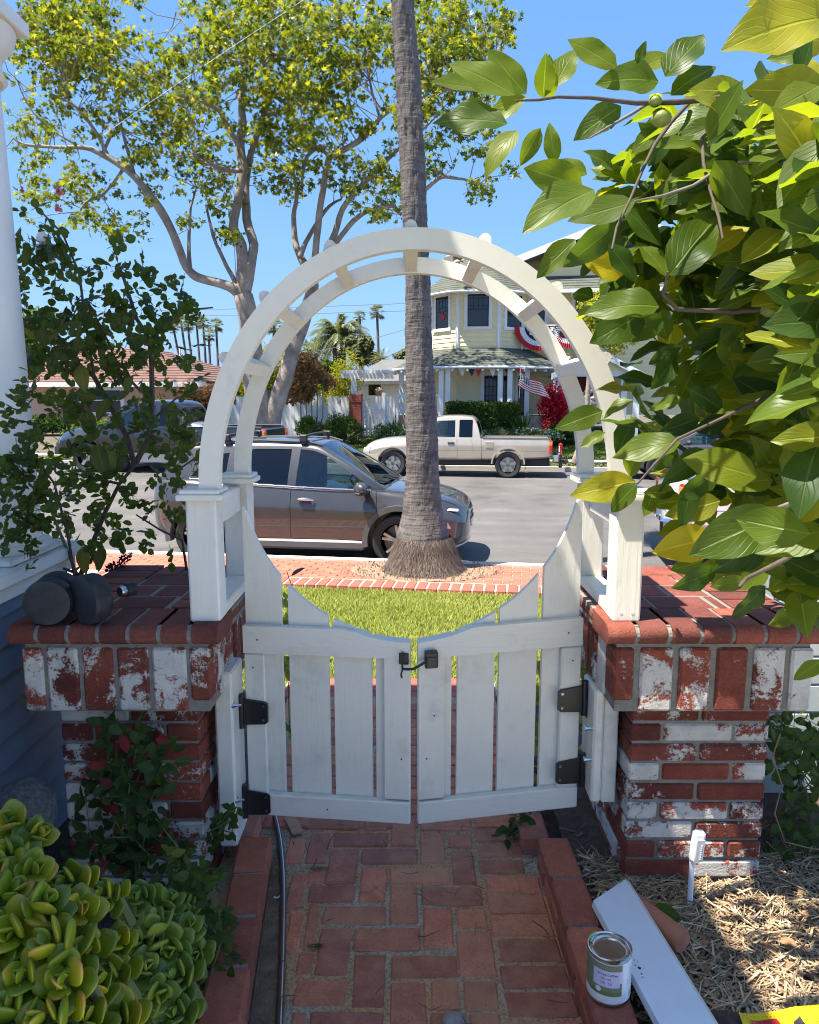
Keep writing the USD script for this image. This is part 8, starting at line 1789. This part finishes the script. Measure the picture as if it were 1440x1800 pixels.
# pale fence boards behind the dark vine
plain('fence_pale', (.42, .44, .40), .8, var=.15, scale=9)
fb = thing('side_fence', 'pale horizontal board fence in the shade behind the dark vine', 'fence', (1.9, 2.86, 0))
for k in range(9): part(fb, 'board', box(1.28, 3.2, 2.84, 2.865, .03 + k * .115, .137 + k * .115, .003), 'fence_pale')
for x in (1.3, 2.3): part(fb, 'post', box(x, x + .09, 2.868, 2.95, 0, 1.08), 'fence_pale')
wv = np.array([P(1372, 1290, 2.3), P(1358, 1330, 2.3), P(1375, 1380, 2.32), P(1362, 1430, 2.3), P(1380, 1480, 2.3), P(1420, 1490, 2.3), P(1450, 1495, 2.3)]); single('garden_wire', tube(wv, .0022, 5), 'straw_dark', 'thin tan wire dangling beside the right brick pillar', 'wire')
# soil and debris
plain('wood_raw', (.42, .22, .13), .8, var=.2, scale=30)
a_ = G(516, 1452, .006); single('wood_scrap', mv(rotz(box(-.021, .021, -.06, .06, 0, .008, .002), .42), a_), 'wood_raw', 'small raw wood offcut under the gate on the left of the path', 'wood scrap')
sg_ = G(1040, 1532, .03); single('paint_chip', mv(rotz(box(-.02, .02, -.004, .004, 0, .003), -.5), sg_), 'plate_white', 'white paint chip on the soil beside the right pillar', 'chip')
sg_ = G(1063, 1572, .05); single('paint_chip', mv(rotz(box(-.012, .012, -.004, .004, 0, .004), .9), sg_), 'plate_white', 'smaller white paint chip by the top corner of the plank', 'chip')
q = np.random.default_rng(92); n = 900; x, y = q.uniform(-.58, .43, n), q.uniform(1.5, 2.9, n); s_ = q.uniform(.001, .0038, n)[:, None, None]; a = q.uniform(0, 6.28, n)
tri_ = np.stack([np.stack([np.cos(a + k), np.sin(a + k), 0 * a], 1) for k in (0, 2.2, 4.1)], 1) * s_ + np.stack([x, y, np.full(n, .0055)], 1)[:, None]
single('path_debris', (tri_.reshape(-1, 3), np.arange(3 * n).reshape(-1, 3)), 'litter', 'tiny crumbs and flakes scattered on the path bricks', 'debris', kind='stuff')
single('path_twigs', straws(60, (-.5, .42), (1.6, 2.7), 93, .02, .07, .0009), 'bark_brown', 'thin brown twigs scattered on the path bricks', 'twigs', kind='stuff')
fr = []
q = np.random.default_rng(94)
for px, py, ang, L in [(540, 1527, .1, .07), (475, 1710, 1.4, .07), (465, 1745, 1.3, .06), (540, 1663, .05, .05)]:
    o = G(px, py, .008); d = np.array([math.cos(ang), math.sin(ang), 0]); s_ = np.array([-d[1], d[0], 0])
    for k in range(12):
        for sd in (-1, 1): b = o + d * L * k / 12; fr.append(leaf(b, b + (s_ * sd * .8 + d * .4) * .016 * (1 - .5 * abs(k / 6 - 1)), .35, (0, 0, 1), nu=5)[0])
single('fern_scraps', join(fr), 'leaf_vine', 'small withered fern sprigs lying on the path joints', 'fern', kind='stuff')
rk = trimesh.creation.icosphere(3); c = G(798, 1795, .012); single('path_stone', jitter((rk.vertices * [.033, .028, .018] + c, rk.faces), .006, 22), 'stone', 'small grey stone on the path at the bottom edge', 'stone', smooth=True)
sprig = thing('sprig', 'single curled brown leaf on a stalk above the left gate pickets', 'sprig', P(515, 1060, 2.55))
part(sprig, 'stalk', tube([P(514, 1062, 2.52), P(513, 1030, 2.53), P(504, 1004, 2.54)], .0016, 5), 'bark_brown'); l = leaf(P(512, 1012, 2.53), P(536, 997, 2.53), .35, (0, -.6, .8), .4, .2, .05); part(sprig, 'leaf', l[0], 'bark_brown', uv=l[1])
